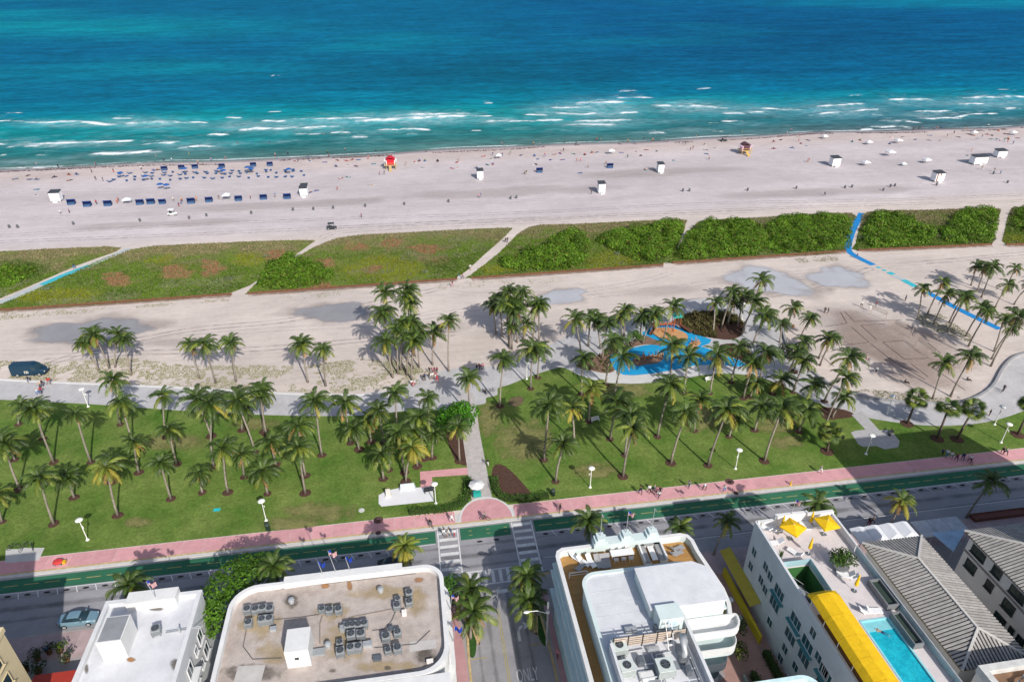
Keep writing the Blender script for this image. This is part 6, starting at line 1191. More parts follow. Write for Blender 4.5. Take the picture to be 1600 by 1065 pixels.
# stair well
GRW = M('green_wall', (.035, .13, .035), .9, .15, 1); part('stair_well', MB().add([(40.02, 45.27, 7.6), (43.43, 45.27, 7.6), (43.43, 50.33, 7.6), (40.02, 50.33, 7.6)], [(0, 1, 2, 3)]), GREYROOF, t)
part('well_wall', MB().box(40.0, 43.45, 50.3, 50.36, 7.6, ZD-.21).box(43.4, 43.46, 45.27, 50.3, 7.6, ZD-.21), GRW, t)
for k in range(10): part('stair_step', MB().box(40.2+k*.24, 40.46+k*.24, 47.6, 48.9, 10.5-k*.22, 10.58-k*.22), GALV, t)
for k in range(8): part('stair_step', MB().box(42.5, 43.3, 47.4-k*.26, 47.66-k*.26, 8.4-k*.1, 8.5-k*.1), GALV, t)
part('stair_rail', MB().bar((40.2, 48.95, 11.4), (42.6, 48.95, 9.2), .05).bar((40.2, 47.55, 11.4), (42.6, 47.55, 9.2), .05), GALV, t)
part('well_rail', MB().box(40.05, 43.5, 50.36, 50.42, ZD, ZD+.95), M('rail_glass', (.3, .46, .5)), t); part('well_rail', MB().box(43.46, 43.52, 45.3, 50.36, ZD, ZD+.95), M('rail_glass', (.3, .46, .5)), t)
# pool
POOLM = M('pool_water', (.008, .34, .46), .06, .25, .5, .6, 2.5, spec=.5, rgb2=(.02, .48, .58), mott=((3.2, .22), (8, .12))); part('pool_basin', MB().ring([(44.8, 28), (48.3, 28), (48.3, 42.3), (44.8, 42.3)], [(45.0, 28.2), (48.1, 28.2), (48.1, 42.1), (45.0, 42.1)], 9.4, ZD+.05), M('pool_tile', (.30, .62, .68), .4, .1, 3), t)
part('pool_water', MB().sheet([(44.98, 28.1), (48.12, 28.1), (48.12, 40.9), (44.98, 40.9)], ZD-.15), POOLM, t); part('pool_shelf', MB().box(44.98, 48.12, 40.9, 42.12, 10.4, ZD-.12), M('shelf_water', (.22, .55, .60), .1, .1, 2), t)
pw = part('planter', MB().ring([(48.5, 43.0), (49.9, 43.0), (49.9, 46.6), (48.5, 46.6)], [(48.65, 43.15), (49.75, 43.15), (49.75, 46.45), (48.65, 46.45)], ZD, ZD+.85), M('planter_grey', (.17, .18, .19), .7), t); part('planter', MB().ring([(48.3, 38.2), (49.4, 38.2), (49.4, 42.2), (48.3, 42.2)], [(48.42, 38.32), (49.28, 38.32), (49.28, 42.08), (48.42, 42.08)], ZD, ZD+.85), M('planter_grey', (.17, .18, .19)), t)
part('planter_soil', MB().sheet([(48.66, 43.16), (49.74, 43.16), (49.74, 46.44), (48.66, 46.44)], ZD+.5).sheet([(48.43, 38.33), (49.27, 38.33), (49.27, 42.07), (48.43, 42.07)], ZD+.5), M('planter_dark', (.03, .05, .04), .9, .3, 4), pw)
# yellow canopy over the bar
sec = []
for y in (45.0, 44.2, 30, 14): sec.append([(39.75, y, 13.1 if y < 45 else 12.9), (40.3, y, 13.75 if y < 45 else 13.1), (41.6, y, 13.95 if y < 45 else 13.2), (43.1, y, 13.2 if y < 45 else 12.95), (43.05, y, 13.1 if y < 45 else 12.9), (41.6, y, 13.85 if y < 45 else 13.1), (40.35, y, 13.65 if y < 45 else 13.0), (39.85, y, 13.05 if y < 45 else 12.85)])
ca = part('canopy', MB().loft(sec), YELLOW, t)
for k in range(8): part('canopy_post', MB().tube([(39.95, 44.2-k*2.6, ZD), (39.95, 44.2-k*2.6, 13.1)], .045, 6), WF, ca); part('canopy_post', MB().tube([(42.6, 44.2-k*2.6, ZD), (42.6, 44.2-k*2.6, 13.15)], .045, 6), WF, ca)
for k in range(12): part('canopy_seam', MB().loft([[(q[0], 43.9-k*2.5+e, q[2]+.012) for q in sec[1][:4]]+[(q[0], 43.9-k*2.5+e, q[2]+.002) for q in sec[1][3::-1]] for e in (0, .06)]), M('canopy_seam', (.62, .37, .01), .8), ca)
part('bar_counter', MB().box(40.1, 40.7, 20, 43, ZD, ZD+1.05), WOOD, t)
# windows of the alley wall
for (x, y) in ((1179, 862), (1173.6, 884), (1197, 885), (1204, 900), (1189.6, 905.6), (1196, 921), (1203, 971), (1271, 988), (1227, 1013), (1220, 1028), (1243, 1041), (1279, 1026), (1230, 1060), (1290, 1050)):
    p = GX(x, y, 39.7); window(t, 'x', 39.7, -1, p.y, p.z, 1.05, 1.25, glass=TEALG, sill=False)
for (x, y, x2, y2) in ((1218, 925, 1210.5, 943), (1244, 969.5, 1235, 993.6), (1262, 1005.6, 1256, 1028), (1290, 1052, 1283, 1075)):
    for (a, b) in ((x, y), (x2, y2)):
        p = GX(a, b, 39.7); wo = window(t, 'x', 39.7, -1, p.y, p.z, 2.0, 1.5, glass=TEALG, sill=False, mull=2)
        if (a, b) == (x, y): part('window_ledge', MB().box(39.25, 39.68, p.y-1.3, p.y+1.3, p.z-1.0, p.z-.85), M('teal_ledge', (.06, .22, .24), .6), t)
# ground-floor awning and yellow wall of the alley
part('awning', MB().add([(38.3, 51.8, 2.7), (39.68, 51.8, 3.2), (39.68, 61.0, 3.2), (38.3, 61.0, 2.7), (38.3, 51.8, 2.6), (39.68, 51.8, 3.1), (39.68, 61.0, 3.1), (38.3, 61.0, 2.6)], [(0,1,2,3),(7,6,5,4),(0,4,5,1),(1,5,6,2),(2,6,7,3),(3,7,4,0)]), M('shaded_yellow_canvas', (.46, .35, .05), .8, .1, 1), t)  # yellow canvas darkened, the shade of the alley is put into its colour
a = G(1132, 886, 1.4); b = G(1188, 994, 1.4); solo('garden_wall', MB().box(a.x-.12, a.x+.12, b.y, a.y, 0, 1.3).box(a.x-.18, a.x+.18, b.y, a.y, 1.3, 1.4), M('yellow_wall', (.55, .40, .02), .8, .1, 1), 'long yellow garden wall in the alley beside the white hotel', 'wall', (a.x, a.y, 0))
for i, (x, y) in enumerate(((1141, 936), (1156, 965))):
    c = G(x, y, .8); t_ = thing('cafe_table', ['upper round pale table in the alley', 'lower round pale table in the alley'][i], 'table', (c.x, c.y, .006), group='alley tables'); part('table_top', MB().lathe([(.42, 0), (.42, .04), (.1, .05)], 14, (c.x, c.y, .74)), WF, t_); part('leg', MB().lathe([(.22, 0), (.2, .03), (.04, .06), (.04, .74)], 8, (c.x, c.y, .006)), STEEL, t_)
b = G(1154, 985); tree('leafy green shrub beside the alley tables', (b.x, b.y, .006), blobset(b.x, b.y, 1.1, .8, 4, .7, 3), ((.03, .08, .012), (.06, .15, .02)), .15, 16, 'alley_shrub')
b = G(1152, 1025); tree('yellow-green spiky shrub lower in the alley', (b.x, b.y, .006), blobset(b.x, b.y, 1.3, .9, 4, .8, 5), ((.06, .10, .015), (.16, .19, .03)), .17, 16, 'alley_shrub')
solo('planter_wall', MB().box(34.4, 34.55, 36.5, 44.5, 0, .6).box(32.6, 34.39, 36.5, 36.65, 0, .6), M('teal_low_wall', (.34, .46, .42), .8), 'low pale green planter wall in the alley', 'wall', (34.4, 40, .006))
solo('alley_pool', MB().box(32.4, 36.0, 33.0, 36.4, 0, .35), M('teal_tiles', (.05, .16, .17), .3, .1, 1), 'dark teal raised basin at the end of the alley', 'basin', (34, 35, .006))
# terrace things
def TP(x, y): p = G(x, y, ZD); return Vector((p.x, p.y, ZD+.002))
for i, (x, y, rz) in enumerate(((1194, 827, .35), (1204, 828, .35), (1211, 829, .2), (1256, 826, -.1), (1264, 824, .2), (1275, 822, .1), (1285, 825, 0), (1211, 850, 1.5), (1241, 866, .5), (1320, 900, 1.2), (1326, 903, 1.1))):
    LW.put(TP(x, y), rz+PI, 'white lounger on the white hotel terrace, %s from left' % ordn([0, 1, 2, 5, 6, 7, 8, 3, 4, 9, 10][i]), 'white terrace loungers')
for i, (x, y) in enumerate(((1353, 956), (1364, 955))): p = G(x, y, ZD); LW.put((p.x, p.y, ZD-.118), 1.4, ['left white lounger on the shallow pool shelf', 'right white lounger on the shallow pool shelf'][i], 'pool shelf loungers')
for i, (x, y, rot, w) in enumerate(((1240, 821, .55, 2.3), (1293, 814, .1, 2.2))):
    p = G(x, y, 13.2); t_ = thing('parasol', ['square yellow parasol open on the white hotel terrace, left', 'square yellow parasol at the terrace front right corner'][i], 'parasol', (p.x, p.y, ZD), group='open yellow parasols'); part('pole', MB().tube([(p.x, p.y, ZD), (p.x, p.y, 13.5)], .04, 6), WF, t_)
    C4 = [(p.x+w/1.414*math.cos(rot+PI/4+k*PI/2), p.y+w/1.414*math.sin(rot+PI/4+k*PI/2), 13.0) for k in range(4)]; mb = MB().add([(p.x, p.y, 13.42)]+C4+[(q[0], q[1], q[2]-.18) for q in C4], [(0, 1, 2), (0, 2, 3), (0, 3, 4), (0, 4, 1), (1, 5, 6, 2), (2, 6, 7, 3), (3, 7, 8, 4), (4, 8, 5, 1)]); part('canopy', mb, YELLOW, t_); part('base', MB().box(p.x-.3, p.x+.3, p.y-.3, p.y+.3, ZD, ZD+.1), STEEL, t_)
t_ = thing('closed_parasol', 'x', 'parasol'); part('pole', MB().tube([(0, 0, 0), (0, 0, 2.7)], .035, 6), WF, t_); part('folded_cloth', MB().lathe([(.17, .95), (.22, 1.1), (.15, 1.9), (.07, 2.6), (.02, 2.75)], 9), YELLOW, t_); part('base', MB().lathe([(.3, 0), (.3, .08), (.06, .1)], 10), STEEL, t_); CP = Proto(t_)
for i, (x, y) in enumerate(((1219, 831), (1264, 824), (1262, 866), (1334, 924))): p = TP(x, y); CP.put(p+Vector((.1, .1, 0)), 0, 'folded yellow parasol on the terrace, %s from left' % ordn([0, 2, 1, 3][i]), 'folded yellow parasols')
p = TP(1312, 888); t_ = tree('round clipped green tree in a planter on the hotel terrace', (p.x, p.y, ZD+.002), blobset(p.x, p.y, ZD+1.9, .9, 7, .85, 6), ((.04, .10, .012), (.085, .18, .02)), .14, 26, 'terrace_tree'); part('pot', MB().lathe([(.7, 0), (.95, .5), (.95, .7), (.85, .7)], 14, (p.x, p.y, ZD+.002)), M('planter_grey', (.17, .18, .19)), t_)
for i, (x, y) in enumerate(((1188, 823), (1221, 816), (1263, 810), (1299, 806), (1219, 872))):
    p = TP(x, y); t_ = thing('potted_plant', 'small spiky potted plant on the terrace edge, %s from left' % ordn([0, 2, 3, 4, 1][i]), 'plant', p, group='terrace pots'); part('pot', MB().lathe([(.16, 0), (.22, .4), (.2, .42)], 9, p), M('planter_grey', (.17, .18, .19)), t_); V, F, C = tufts(np.full(14, 0.)+RNG.normal(0, .05, 14), RNG.normal(0, .05, 14), np.full(14, .8), np.full(14, .05), np.tile([[.07, .13, .03]], (14, 1)), .4, 3); link('leaves', npmesh('leaves', V, F, C), TUFT, t_)
p = G(1254, 806, 12.7); flag((44.4, 56.9, 12.7), 2.3, 'us', 'striped flag on the white hotel front parapet', 1.5, (.05, 0))
# ---- B6, B7 tile-roofed buildings --------------------------------------------------------------------
TILE = M('grey_tan_tile', (.35, .335, .32), .85, .2, 1.4, .3, rnd=.12); GAP = M('tile_gap_shade', (.075, .066, .058), .9, .2, 2); RIDGE = M('ridge_tile', (.52, .50, .47), .85, .12, 2, .2)  # dark roof under the courses paints the shade in the gaps between tiles
def hiproof(par, x0, x1, y0, y1, ze, zr, rx, ry0, ry1, sp=.41):
    A, B, C, D = (x0, y0, ze), (x1, y0, ze), (x1, y1, ze), (x0, y1, ze); E, F = (rx, ry0, zr), (rx, ry1, zr)
    ro = part('roof', MB().add([A, B, C, D, E, F], [(0, 1, 4), (1, 2, 5, 4), (2, 3, 5), (3, 0, 4, 5), (0, 3, 2, 1)]), GAP, par)
    def course(p, q):
        p = Vector(p); q = Vector(q)
        if (q-p).length < .35: return
        part('tile_course', MB().bar(p+Vector((0, 0, .05)), q+Vector((0, 0, .05)), .235, .13), TILE, ro)
    y = y0+.3
    while y < y1-.2:
        k = min((y-y0)/(ry0-y0), (y1-y)/(y1-ry1), 1.0)
        for xe in (x0, x1): course((xe, y, ze), (xe+(rx-xe)*k, y, ze+(zr-ze)*k))
        y += sp
    x = x0+.3
    while x < x1-.2:
        k = min((x-x0)/(rx-x0), (x1-x)/(x1-rx), 1.0)
        course((x, y0, ze), (x, y0+(ry0-y0)*k, ze+(zr-ze)*k)); course((x, y1, ze), (x, y1-(y1-ry1)*k, ze+(zr-ze)*k)); x += sp
    for p, q in ((A, E), (B, E), (C, F), (D, F), (E, F)): part('ridge_tiles', MB().bar(Vector(p)+Vector((0, 0, .12)), Vector(q)+Vector((0, 0, .12)), .26, .16), RIDGE, ro)
    return ro
t = thing('tile_roofed_house', 'narrow building with grey-tan ribbed tile hip roof beside the pool', 'building', (57.4, 46, 0))
part('wall', MB().box(53.8, 61.0, 36.9, 53.5, 0, 8.95), CREAM, t); part('eave', MB().ring([(53.3, 36.4), (61.5, 36.4), (61.5, 54.0), (53.3, 54.0)], [(53.9, 37), (60.9, 37), (60.9, 53.4), (53.9, 53.4)], 8.8, 8.97), M('eave_ochre', (.36, .27, .12), .8), t); hiproof(t, 53.25, 61.55, 36.35, 54.05, 9.0, 10.4, 57.4, 39.8, 49.6)
for z in (2.4, 6.2):
    for k in range(5): window(t, 'x', 53.8, -1, 51-k*3.0, z, 1.3, 1.4); window(t, 'x', 61.0, 1, 51-k*3.0, z, 1.3, 1.4)
t = thing('cream_house', 'cream building with ribbed tile roof and dark green windows, right edge', 'building', (72, 46, 0))
part('wall', MB().box(68.1, 76.3, 28.5, 53.3, 0, 8.95), CREAM, t); part('band', MB().box(67.98, 76.4, 28.4, 53.42, 6.15, 6.4), M('brown_band', (.30, .25, .22), .8), t); part('eave', MB().ring([(67.6, 28), (76.8, 28), (76.8, 53.9), (67.6, 53.9)], [(68.2, 28.6), (76.2, 28.6), (76.2, 53.2), (68.2, 53.2)], 8.8, 8.97), M('eave_brown', (.24, .19, .15), .8), t); hiproof(t, 67.55, 76.85, 27.95, 53.95, 9.0, 10.55, 72.2, 32.5, 49.3)
for (x, y, w, h) in ((1529, 864, 2.6, 1.3), (1517, 884, 2.0, 1.5), (1558, 893, 1.6, 1.3), (1546, 914, 1.3, 1.4), (1590, 928, 2.6, 1.3), (1576, 947, 2.0, 1.5), (1562, 967, 2.0, 1.4), (1580, 985, .8, 1.2), (1594, 1001, 1.3, 1.4)):
    p = GX(x, y, 68.1); window(t, 'x', 68.1, -1, p.y, p.z, w*.8, h*.85, glass=M('dark_green_glass', (.012, .035, .03), .12), frame=M('dark_frame', (.06, .06, .055), .6), mull=2)
b = G(1560, 960); tree('dark shrub in the gap between the tile-roofed buildings', (64.8, 44.5, 0), blobset(64.8, 44.5, 1.6, 1.4, 6, 1.0, 4), ((.02, .04, .01), (.06, .06, .02)), .18, 10, 'alley_shrub')
# ---- the tall hotel next door, out of the picture: its shadow crosses the drive and the lawn
t = thing('tall_hotel', 'tall white hotel beyond the right picture edge', 'building', (90, 40, 0)); part('wall', MB().box(78.2, 103, 20, 52.4, 0, 23.3), OFFW, t); part('parapet', MB().ring([(78.1, 19.9), (103.1, 19.9), (103.1, 52.5), (78.1, 52.5)], [(78.5, 20.3), (102.7, 20.3), (102.7, 52.1), (78.5, 52.1)], 23.2, 24.0), WHITE, t)
for z in range(7):
    for k in range(7): window(t, 'y', 52.4, 1, 80.2+k*3.4, 2.2+z*3.2, 1.8, 1.5)
# ---- B8, B9 roofs at the bottom edge --------------------------------------------------------------------
t = thing('round_parapet_building', 'white round-cornered roof edge at the bottom of the alley', 'building', (32, 33, 0)); P = rrect(27.0, 35.6, 16, 36.2, (.2, .2, 1.6, 1.0), 6)
part('wall', MB().prism(P, 0, 12.0), WHITE, t); part('parapet', MB().ring(P, rrect(27.4, 35.2, 16.4, 35.8, (.2, .2, 1.3, .8), 6), 11.99, 13.0), M('aqua_rim', (.55, .74, .76), .6), t); part('deck', MB().sheet(rrect(27.4, 35.2, 16.4, 35.8, (.2, .2, 1.3, .8), 6), 12.02), DECK, t)
solo('sun_canopy', MB().box(30.2, 33.4, 33.6, 35.2, 12.6, 12.7).box(30.2, 30.3, 33.6, 33.7, 12.03, 12.6).box(33.3, 33.4, 33.6, 33.7, 12.03, 12.6).box(30.2, 30.3, 35.1, 35.2, 12.03, 12.6).box(33.3, 33.4, 35.1, 35.2, 12.03, 12.6), BLUEC, 'dark blue canopy on the roof at the bottom edge', 'canopy', (31.8, 34.4, 12.02))
t = thing('pipe_roof_building', 'pale parapet roof with brown deck and white pipes, bottom right corner', 'building', (57, 30, 0)); part('wall', MB().box(53.0, 66, 14, 34.9, 0, 11.2), CREAM, t); part('parapet', MB().ring([(52.9, 13.9), (66.1, 13.9), (66.1, 35.0), (52.9, 35.0)], [(53.6, 14.5), (65.5, 14.5), (65.5, 34.3), (53.6, 34.3)], 11.1, 12.0), M('pale_parapet', (.58, .58, .56), .8), t); part('roof', MB().sheet([(53.6, 14.5), (65.5, 14.5), (65.5, 34.3), (53.6, 34.3)], 11.23), M('brown_roof', (.22, .13, .08), .9, .2, 1), t)
for k in range(3): part('roof_pipe', MB().tube([(55.6, 30-k*.5, 11.6+.3*k), (55.8, 33.0-k*.4, 11.6+.3*k), (57, 33.5-k*.4, 11.6+.3*k), (65, 33.5-k*.4, 11.6+.3*k)], .16, 8), WF, t, smooth=True)
# ---- tents and canopies on the pavement ------------------------------------------------------------------
def tent(lab, x0, x1, y0, y1, z, peak, mat, bays=1):
    t_ = thing('canopy_tent', lab, 'tent', ((x0+x1)/2, y0, .01), group='pavement canopies')
    for k in range(bays):
        a = x0+(x1-x0)*k/bays+.03; b = x0+(x1-x0)*(k+1)/bays-.03; m = (a+b)/2
        part('cloth', MB().add([(a, y0, z), (b, y0, z), (b, y1, z), (a, y1, z), (m, y0+.3, z+peak), (m, y1-.3, z+peak), (a, y0, z-.25), (b, y0, z-.25), (b, y1, z-.25), (a, y1, z-.25)], [(0, 4, 5, 3), (1, 2, 5, 4), (0, 1, 4), (2, 3, 5), (0, 6, 7, 1), (1, 7, 8, 2), (2, 8, 9, 3), (3, 9, 6, 0)]), mat, t_)
    for x in (x0+.1, x1-.1):
        for y in (y0+.1, y1-.1): part('post', MB().tube([(x, y, .01), (x, y, z)], .05, 6), GALV, t_)
    return t_
WC = M('white_canvas', (.70, .71, .74), .7, .05, 1, .4, 2)
tent('bright white peaked canopy on the pavement right of the white hotel', 56.6, 65.4, 57.7, 60.4, 4.6, .55, WC, 4); tent('flat grey-white canopy of three panels on the pavement', 66.9, 74.2, 58.4, 61.3, 3.4, .12, M('grey_canvas', (.42, .45, .50), .7), 3)
t_ = thing('canopy_tent', 'pale blue slanted canopy beside the cream house', 'tent', (70.5, 56, .01), group='pavement canopies'); part('cloth', MB().prism(gp([(1456, 832), (1510, 826), (1490, 861)], 3.5), 3.4, 3.5, True), M('pale_blue_canvas', (.36, .50, .64), .7), t_)
for (x, y) in ((1459, 833), (1507, 828), (1490, 858)): p = G(x, y, 3.4); part('post', MB().tube([(p.x, p.y, .01), (p.x, p.y, 3.4)], .05, 6), GALV, t_)
# ---- café frontage, left -------------------------------------------------------------------------------------
RED = M('red_canvas', (.50, .05, .03), .75, .08, 2); p = G(80, 1060, 2.6)
t_ = thing('red_awning', 'bright red awning at the bottom left corner', 'awning', (p.x, p.y, .01)); part('cloth', MB().add([(-46.5, 53.0, 3.2), (-37.0, 53.0, 3.2), (-37.0, 55.6, 2.6), (-46.5, 55.6, 2.6), (-46.5, 53.0, 3.1), (-37.0, 53.0, 3.1), (-37.0, 55.6, 2.4), (-46.5, 55.6, 2.4)], [(0,1,2,3),(7,6,5,4),(0,4,5,1),(1,5,6,2),(2,6,7,3),(3,7,4,0)]), RED, t_)
for x in (-46.3, -41.7, -37.2): part('post', MB().tube([(x, 55.4, .01), (x, 55.4, 2.5)], .05, 6), GALV, t_)
for i, (x, y, c0, c1, s) in enumerate(((95, 1018, (.05, .10, .012), (.14, .22, .02), .9), (60, 1030, (.03, .05, .015), (.06, .09, .02), 1.1), (78, 1020, (.02, .03, .02), (.05, .07, .03), .8), (105, 1032, (.03, .05, .02), (.06, .09, .03), .9), (62, 1050, (.03, .06, .015), (.07, .11, .02), 1.0), (42, 1048, (.02, .045, .012), (.05, .08, .02), .8))):
    b = G(x, y); t_ = tree(['bright green potted bush on the left café terrace', 'dark potted bush leftmost on the café terrace row', 'dark bush beside the bright green one on the café terrace', 'dark bush right of the bright green one on the terrace', 'low bush in front of the red awning', 'low dark bush next to the beige wall'][i], (b.x, b.y, .012), blobset(b.x, b.y, 1.1, s*.7, 4, s*.6, i+40), (c0, c1), .14, 16, 'terrace_bush', 'café terrace bushes')
    part('pot', MB().lathe([(.3, 0), (.38, .5), (.34, .5)], 10, (b.x, b.y, .012)), WOOD, t_)
for i, (x, y, w, d) in enumerate(((1560, 806, 9, 1.2), (1395, 838, 2, .8))):
    b = G(x, y); solo('planter_box', MB().ring([(b.x-w/2, b.y-d/2), (b.x+w/2, b.y-d/2), (b.x+w/2, b.y+d/2), (b.x-w/2, b.y+d/2)], [(b.x-w/2+.1, b.y-d/2+.1), (b.x+w/2-.1, b.y-d/2+.1), (b.x+w/2-.1, b.y+d/2-.1), (b.x-w/2+.1, b.y+d/2-.1)], 0, .6).box(b.x-w/2+.1, b.x+w/2-.1, b.y-d/2+.1, b.y+d/2-.1, .02, .45), M('brick_red', (.16, .06, .045), .85, .2, 2), ['long red-brown planter box on the right pavement', 'short red-brown planter box behind the white tent'][i], 'planter', (b.x, b.y, .012), 'pavement planters')
# ================================================================== BEACH
SANDZ = 0.0
WH = M('hut_white', (.76, .77, .79), .6, .05, 1)
def hut(x, y, w, d, h, lab, roofm=None, stripe=False, ramp=True):
    p = G(x, y); t = thing('beach_hut', lab, 'hut', (p.x, p.y, 0), group='white beach huts'); X, Y = p.x, p.y
    for sx in (-1, 1):
        for sy in (-1, 1): part('leg', MB().box(X+sx*w*.4-.08, X+sx*w*.4+.08, Y+sy*d*.4-.08, Y+sy*d*.4+.08, 0, .45), WH, t)
    part('wall', MB().box(X-w/2, X+w/2, Y-d/2, Y+d/2, .4, h), WH, t); part('roof', MB().add([(X-w/2-.15, Y-d/2-.2, h), (X+w/2+.15, Y-d/2-.2, h), (X+w/2+.15, Y+d/2+.2, h+.35), (X-w/2-.15, Y+d/2+.2, h+.35), (X-w/2-.15, Y-d/2-.2, h+.12), (X+w/2+.15, Y-d/2-.2, h+.12), (X+w/2+.15, Y+d/2+.2, h+.47), (X-w/2-.15, Y+d/2+.2, h+.47)], [(0,1,2,3),(7,6,5,4),(0,4,5,1),(1,5,6,2),(2,6,7,3),(3,7,4,0)]), roofm or M('hut_dark_roof', (.05, .055, .065), .6), t)
    if stripe:
        for k in range(2): part('stripe', MB().box(X-w/2+.3+k*1.2, X-w/2+.8+k*1.2, Y-d/2-.03, Y-d/2, .4, h), M('hut_brown', (.25, .13, .08), .7), t)
    part('door', MB().box(X-.4, X+.4, Y-d/2-.04, Y-d/2, .45, min(h-.3, 2.3)), M('hut_door', (.60, .63, .68), .6), t)
    if ramp: part('step', MB().box(X-.6, X+.6, Y-d/2-.8, Y-d/2-.05, 0, .3), WH, t)
for a in ((90, 314, 3.0, 2.4, 3.1, 'white hut with dark roof at the far left of the beach'), (477, 303, 2.2, 2.0, 3.0, 'rear white hut of the twin huts by the lounger field'), (475.5, 306, 2.4, 2.0, 2.9, 'front white hut of the twin huts by the lounger field'), (750, 279, 2.2, 2.2, 3.1, 'white hut right of the red lifeguard tower'), (939, 301, 2.3, 2.2, 3.4, 'tall white hut standing alone mid beach'), (1031, 269, 2.2, 2.2, 3.2, 'white hut left of the colourful lifeguard tower'), (1303, 259, 3.2, 2.6, 3.2, 'white hut with dark roof right of the colourful tower'), (1463, 283, 3.4, 2.6, 3.2, 'brown and white striped hut on the right beach'), (1527, 256, 5.6, 2.8, 3.0, 'largest long white hut on the right beach'), (1561, 245, 4.0, 2.6, 2.6, 'white hut with dark roof at far right')):
    hut(*a[:6], stripe='striped' in a[5])
# white low canopies
def popup(x, y, w, d, h, mat, lab, grp='beach canopies'):
    p = G(x, y); X, Y = p.x, p.y; t = thing('beach_canopy', lab, 'canopy', (X, Y, 0), group=grp)
    for sx in (-1, 1):
        for sy in (-1, 1): part('leg', MB().tube([(X+sx*w*.46, Y+sy*d*.46, 0), (X+sx*w*.46, Y+sy*d*.46, h)], .05, 5), GALV, t)
    part('cloth', MB().add([(X-w/2, Y-d/2, h), (X+w/2, Y-d/2, h), (X+w/2, Y+d/2, h), (X-w/2, Y+d/2, h), (X, Y, h+.6), (X-w/2, Y-d/2, h-.25), (X+w/2, Y-d/2, h-.25), (X+w/2, Y+d/2, h-.25), (X-w/2, Y+d/2, h-.25)], [(0, 1, 4), (1, 2, 4), (2, 3, 4), (3, 0, 4), (0, 5, 6, 1), (1, 6, 7, 2), (2, 7, 8, 3), (3, 8, 5, 0)]), mat, t)
for a in ((1352, 259, 2.6, 2.4, 1.5, 'low white canopy left of the striped hut'), (1390, 244, 3.0, 2.6, 1.9, 'white canopy above the low white ones, right beach'), (1411, 259, 1.9, 1.6, .9, 'small flat white shade left of the striped hut'), (1447, 255, 2.6, 2.2, 1.5, 'low white canopy just above the striped hut'), (1403, 224, 2.6, 2.2, 1.5, 'white shade near the waterline, right beach'), (1357, 226, 2.4, 2.0, 1.3, 'pale shade near the waterline left of the white one'), (955, 241, 2.6, 2.0, 1.6, 'white shade near the waterline, mid beach'), (779, 248, 2.2, 1.8, 1.5, 'white shade by the wet sand right of the red tower'), (200, 318, 2.6, 1.8, 1.5, 'left white shade in the cabana row'), (355, 312, 2.4, 2.2, 1.8, 'right white shade in the cabana row'), (1288, 217, 2.2, 2.0, 1.3, 'cream shade by the water, right of the colourful tower'), (1521, 211, 2.4, 2.0, 1.4, 'pale shade near the water at far right'), (1582, 211, 2.6, 2.0, 1.4, 'pale shade near the water at the right edge')): popup(a[0], a[1], a[2], a[3], a[4], WC, a[5])
# ---- lifeguard towers
def tower(x, y, lab, cols, wide=1.0):
    p = G(x, y); X, Y = p.x, p.y; t = thing('lifeguard_tower', lab, 'lifeguard tower', (X, Y, 0)); c1, c2, c3 = [M('tower_'+n, c, .6, .06, 2) for n, c in cols]
    for sx in (-1, 1):
        for sy in (-1, 1): part('leg', MB().bar((X+sx*1.9, Y+sy*1.6, 0), (X+sx*1.5, Y+sy*1.2, 1.5), .18), c3, t)
    part('deck', MB().box(X-2.3, X+2.3, Y-2.0, Y+2.0, 1.5, 1.65), c3, t); part('cabin', MB().box(X-1.35, X+1.35, Y-1.1, Y+1.1, 1.65, 3.6), c1, t)
    n = 8; secs = []
    for s in (-1, 1): secs.append([(X-1.75+3.5*j/n, Y+s*1.6, 3.6+.9*math.sin(PI*j/n)) for j in range(n+1)]+[(X-1.75+3.5*j/n, Y+s*1.6, 3.5+.8*math.sin(PI*j/n)) for j in range(n, -1, -1)])
    part('roof', MB().loft(secs), c1, t)
    for s in (-1, 1): part('wing', MB().box(X+s*2.0-.35, X+s*2.0+.35, Y-1.2, Y+1.2, 3.2, 3.45).box(X+s*1.55-.15, X+s*1.55+.15, Y-1.2, Y+1.2, 1.65, 3.3), c2, t); part('rail', MB().box(X+s*2.25-.04, X+s*2.25+.04, Y-2, Y+2, 2.4, 2.5).box(X+s*2.25-.04, X+s*2.25+.04, Y-2, Y-1.92, 1.65, 2.4), c2, t)
    part('front_rail', MB().box(X-2.25, X+2.25, Y-2, Y-1.92, 2.4, 2.5), c3, t); part('ramp', MB().bar((X-.2, Y-2.0, 1.55), (X-.2, Y-4.6, .05), 1.0, .1), c3, t); part('window', MB().box(X-.8, X+.8, Y+1.1, Y+1.14, 2.3, 3.2), GLASS, t)
tower(611, 263, 'red arched-roof lifeguard tower near the waterline', (('red', (.55, .012, .03)), ('white', (.75, .75, .75)), ('tan', (.45, .33, .16))))
tower(1163, 240, 'dark lifeguard tower with pink, white and yellow panels', (('plum', (.10, .045, .06)), ('pink', (.72, .50, .62)), ('gold', (.50, .33, .10))))
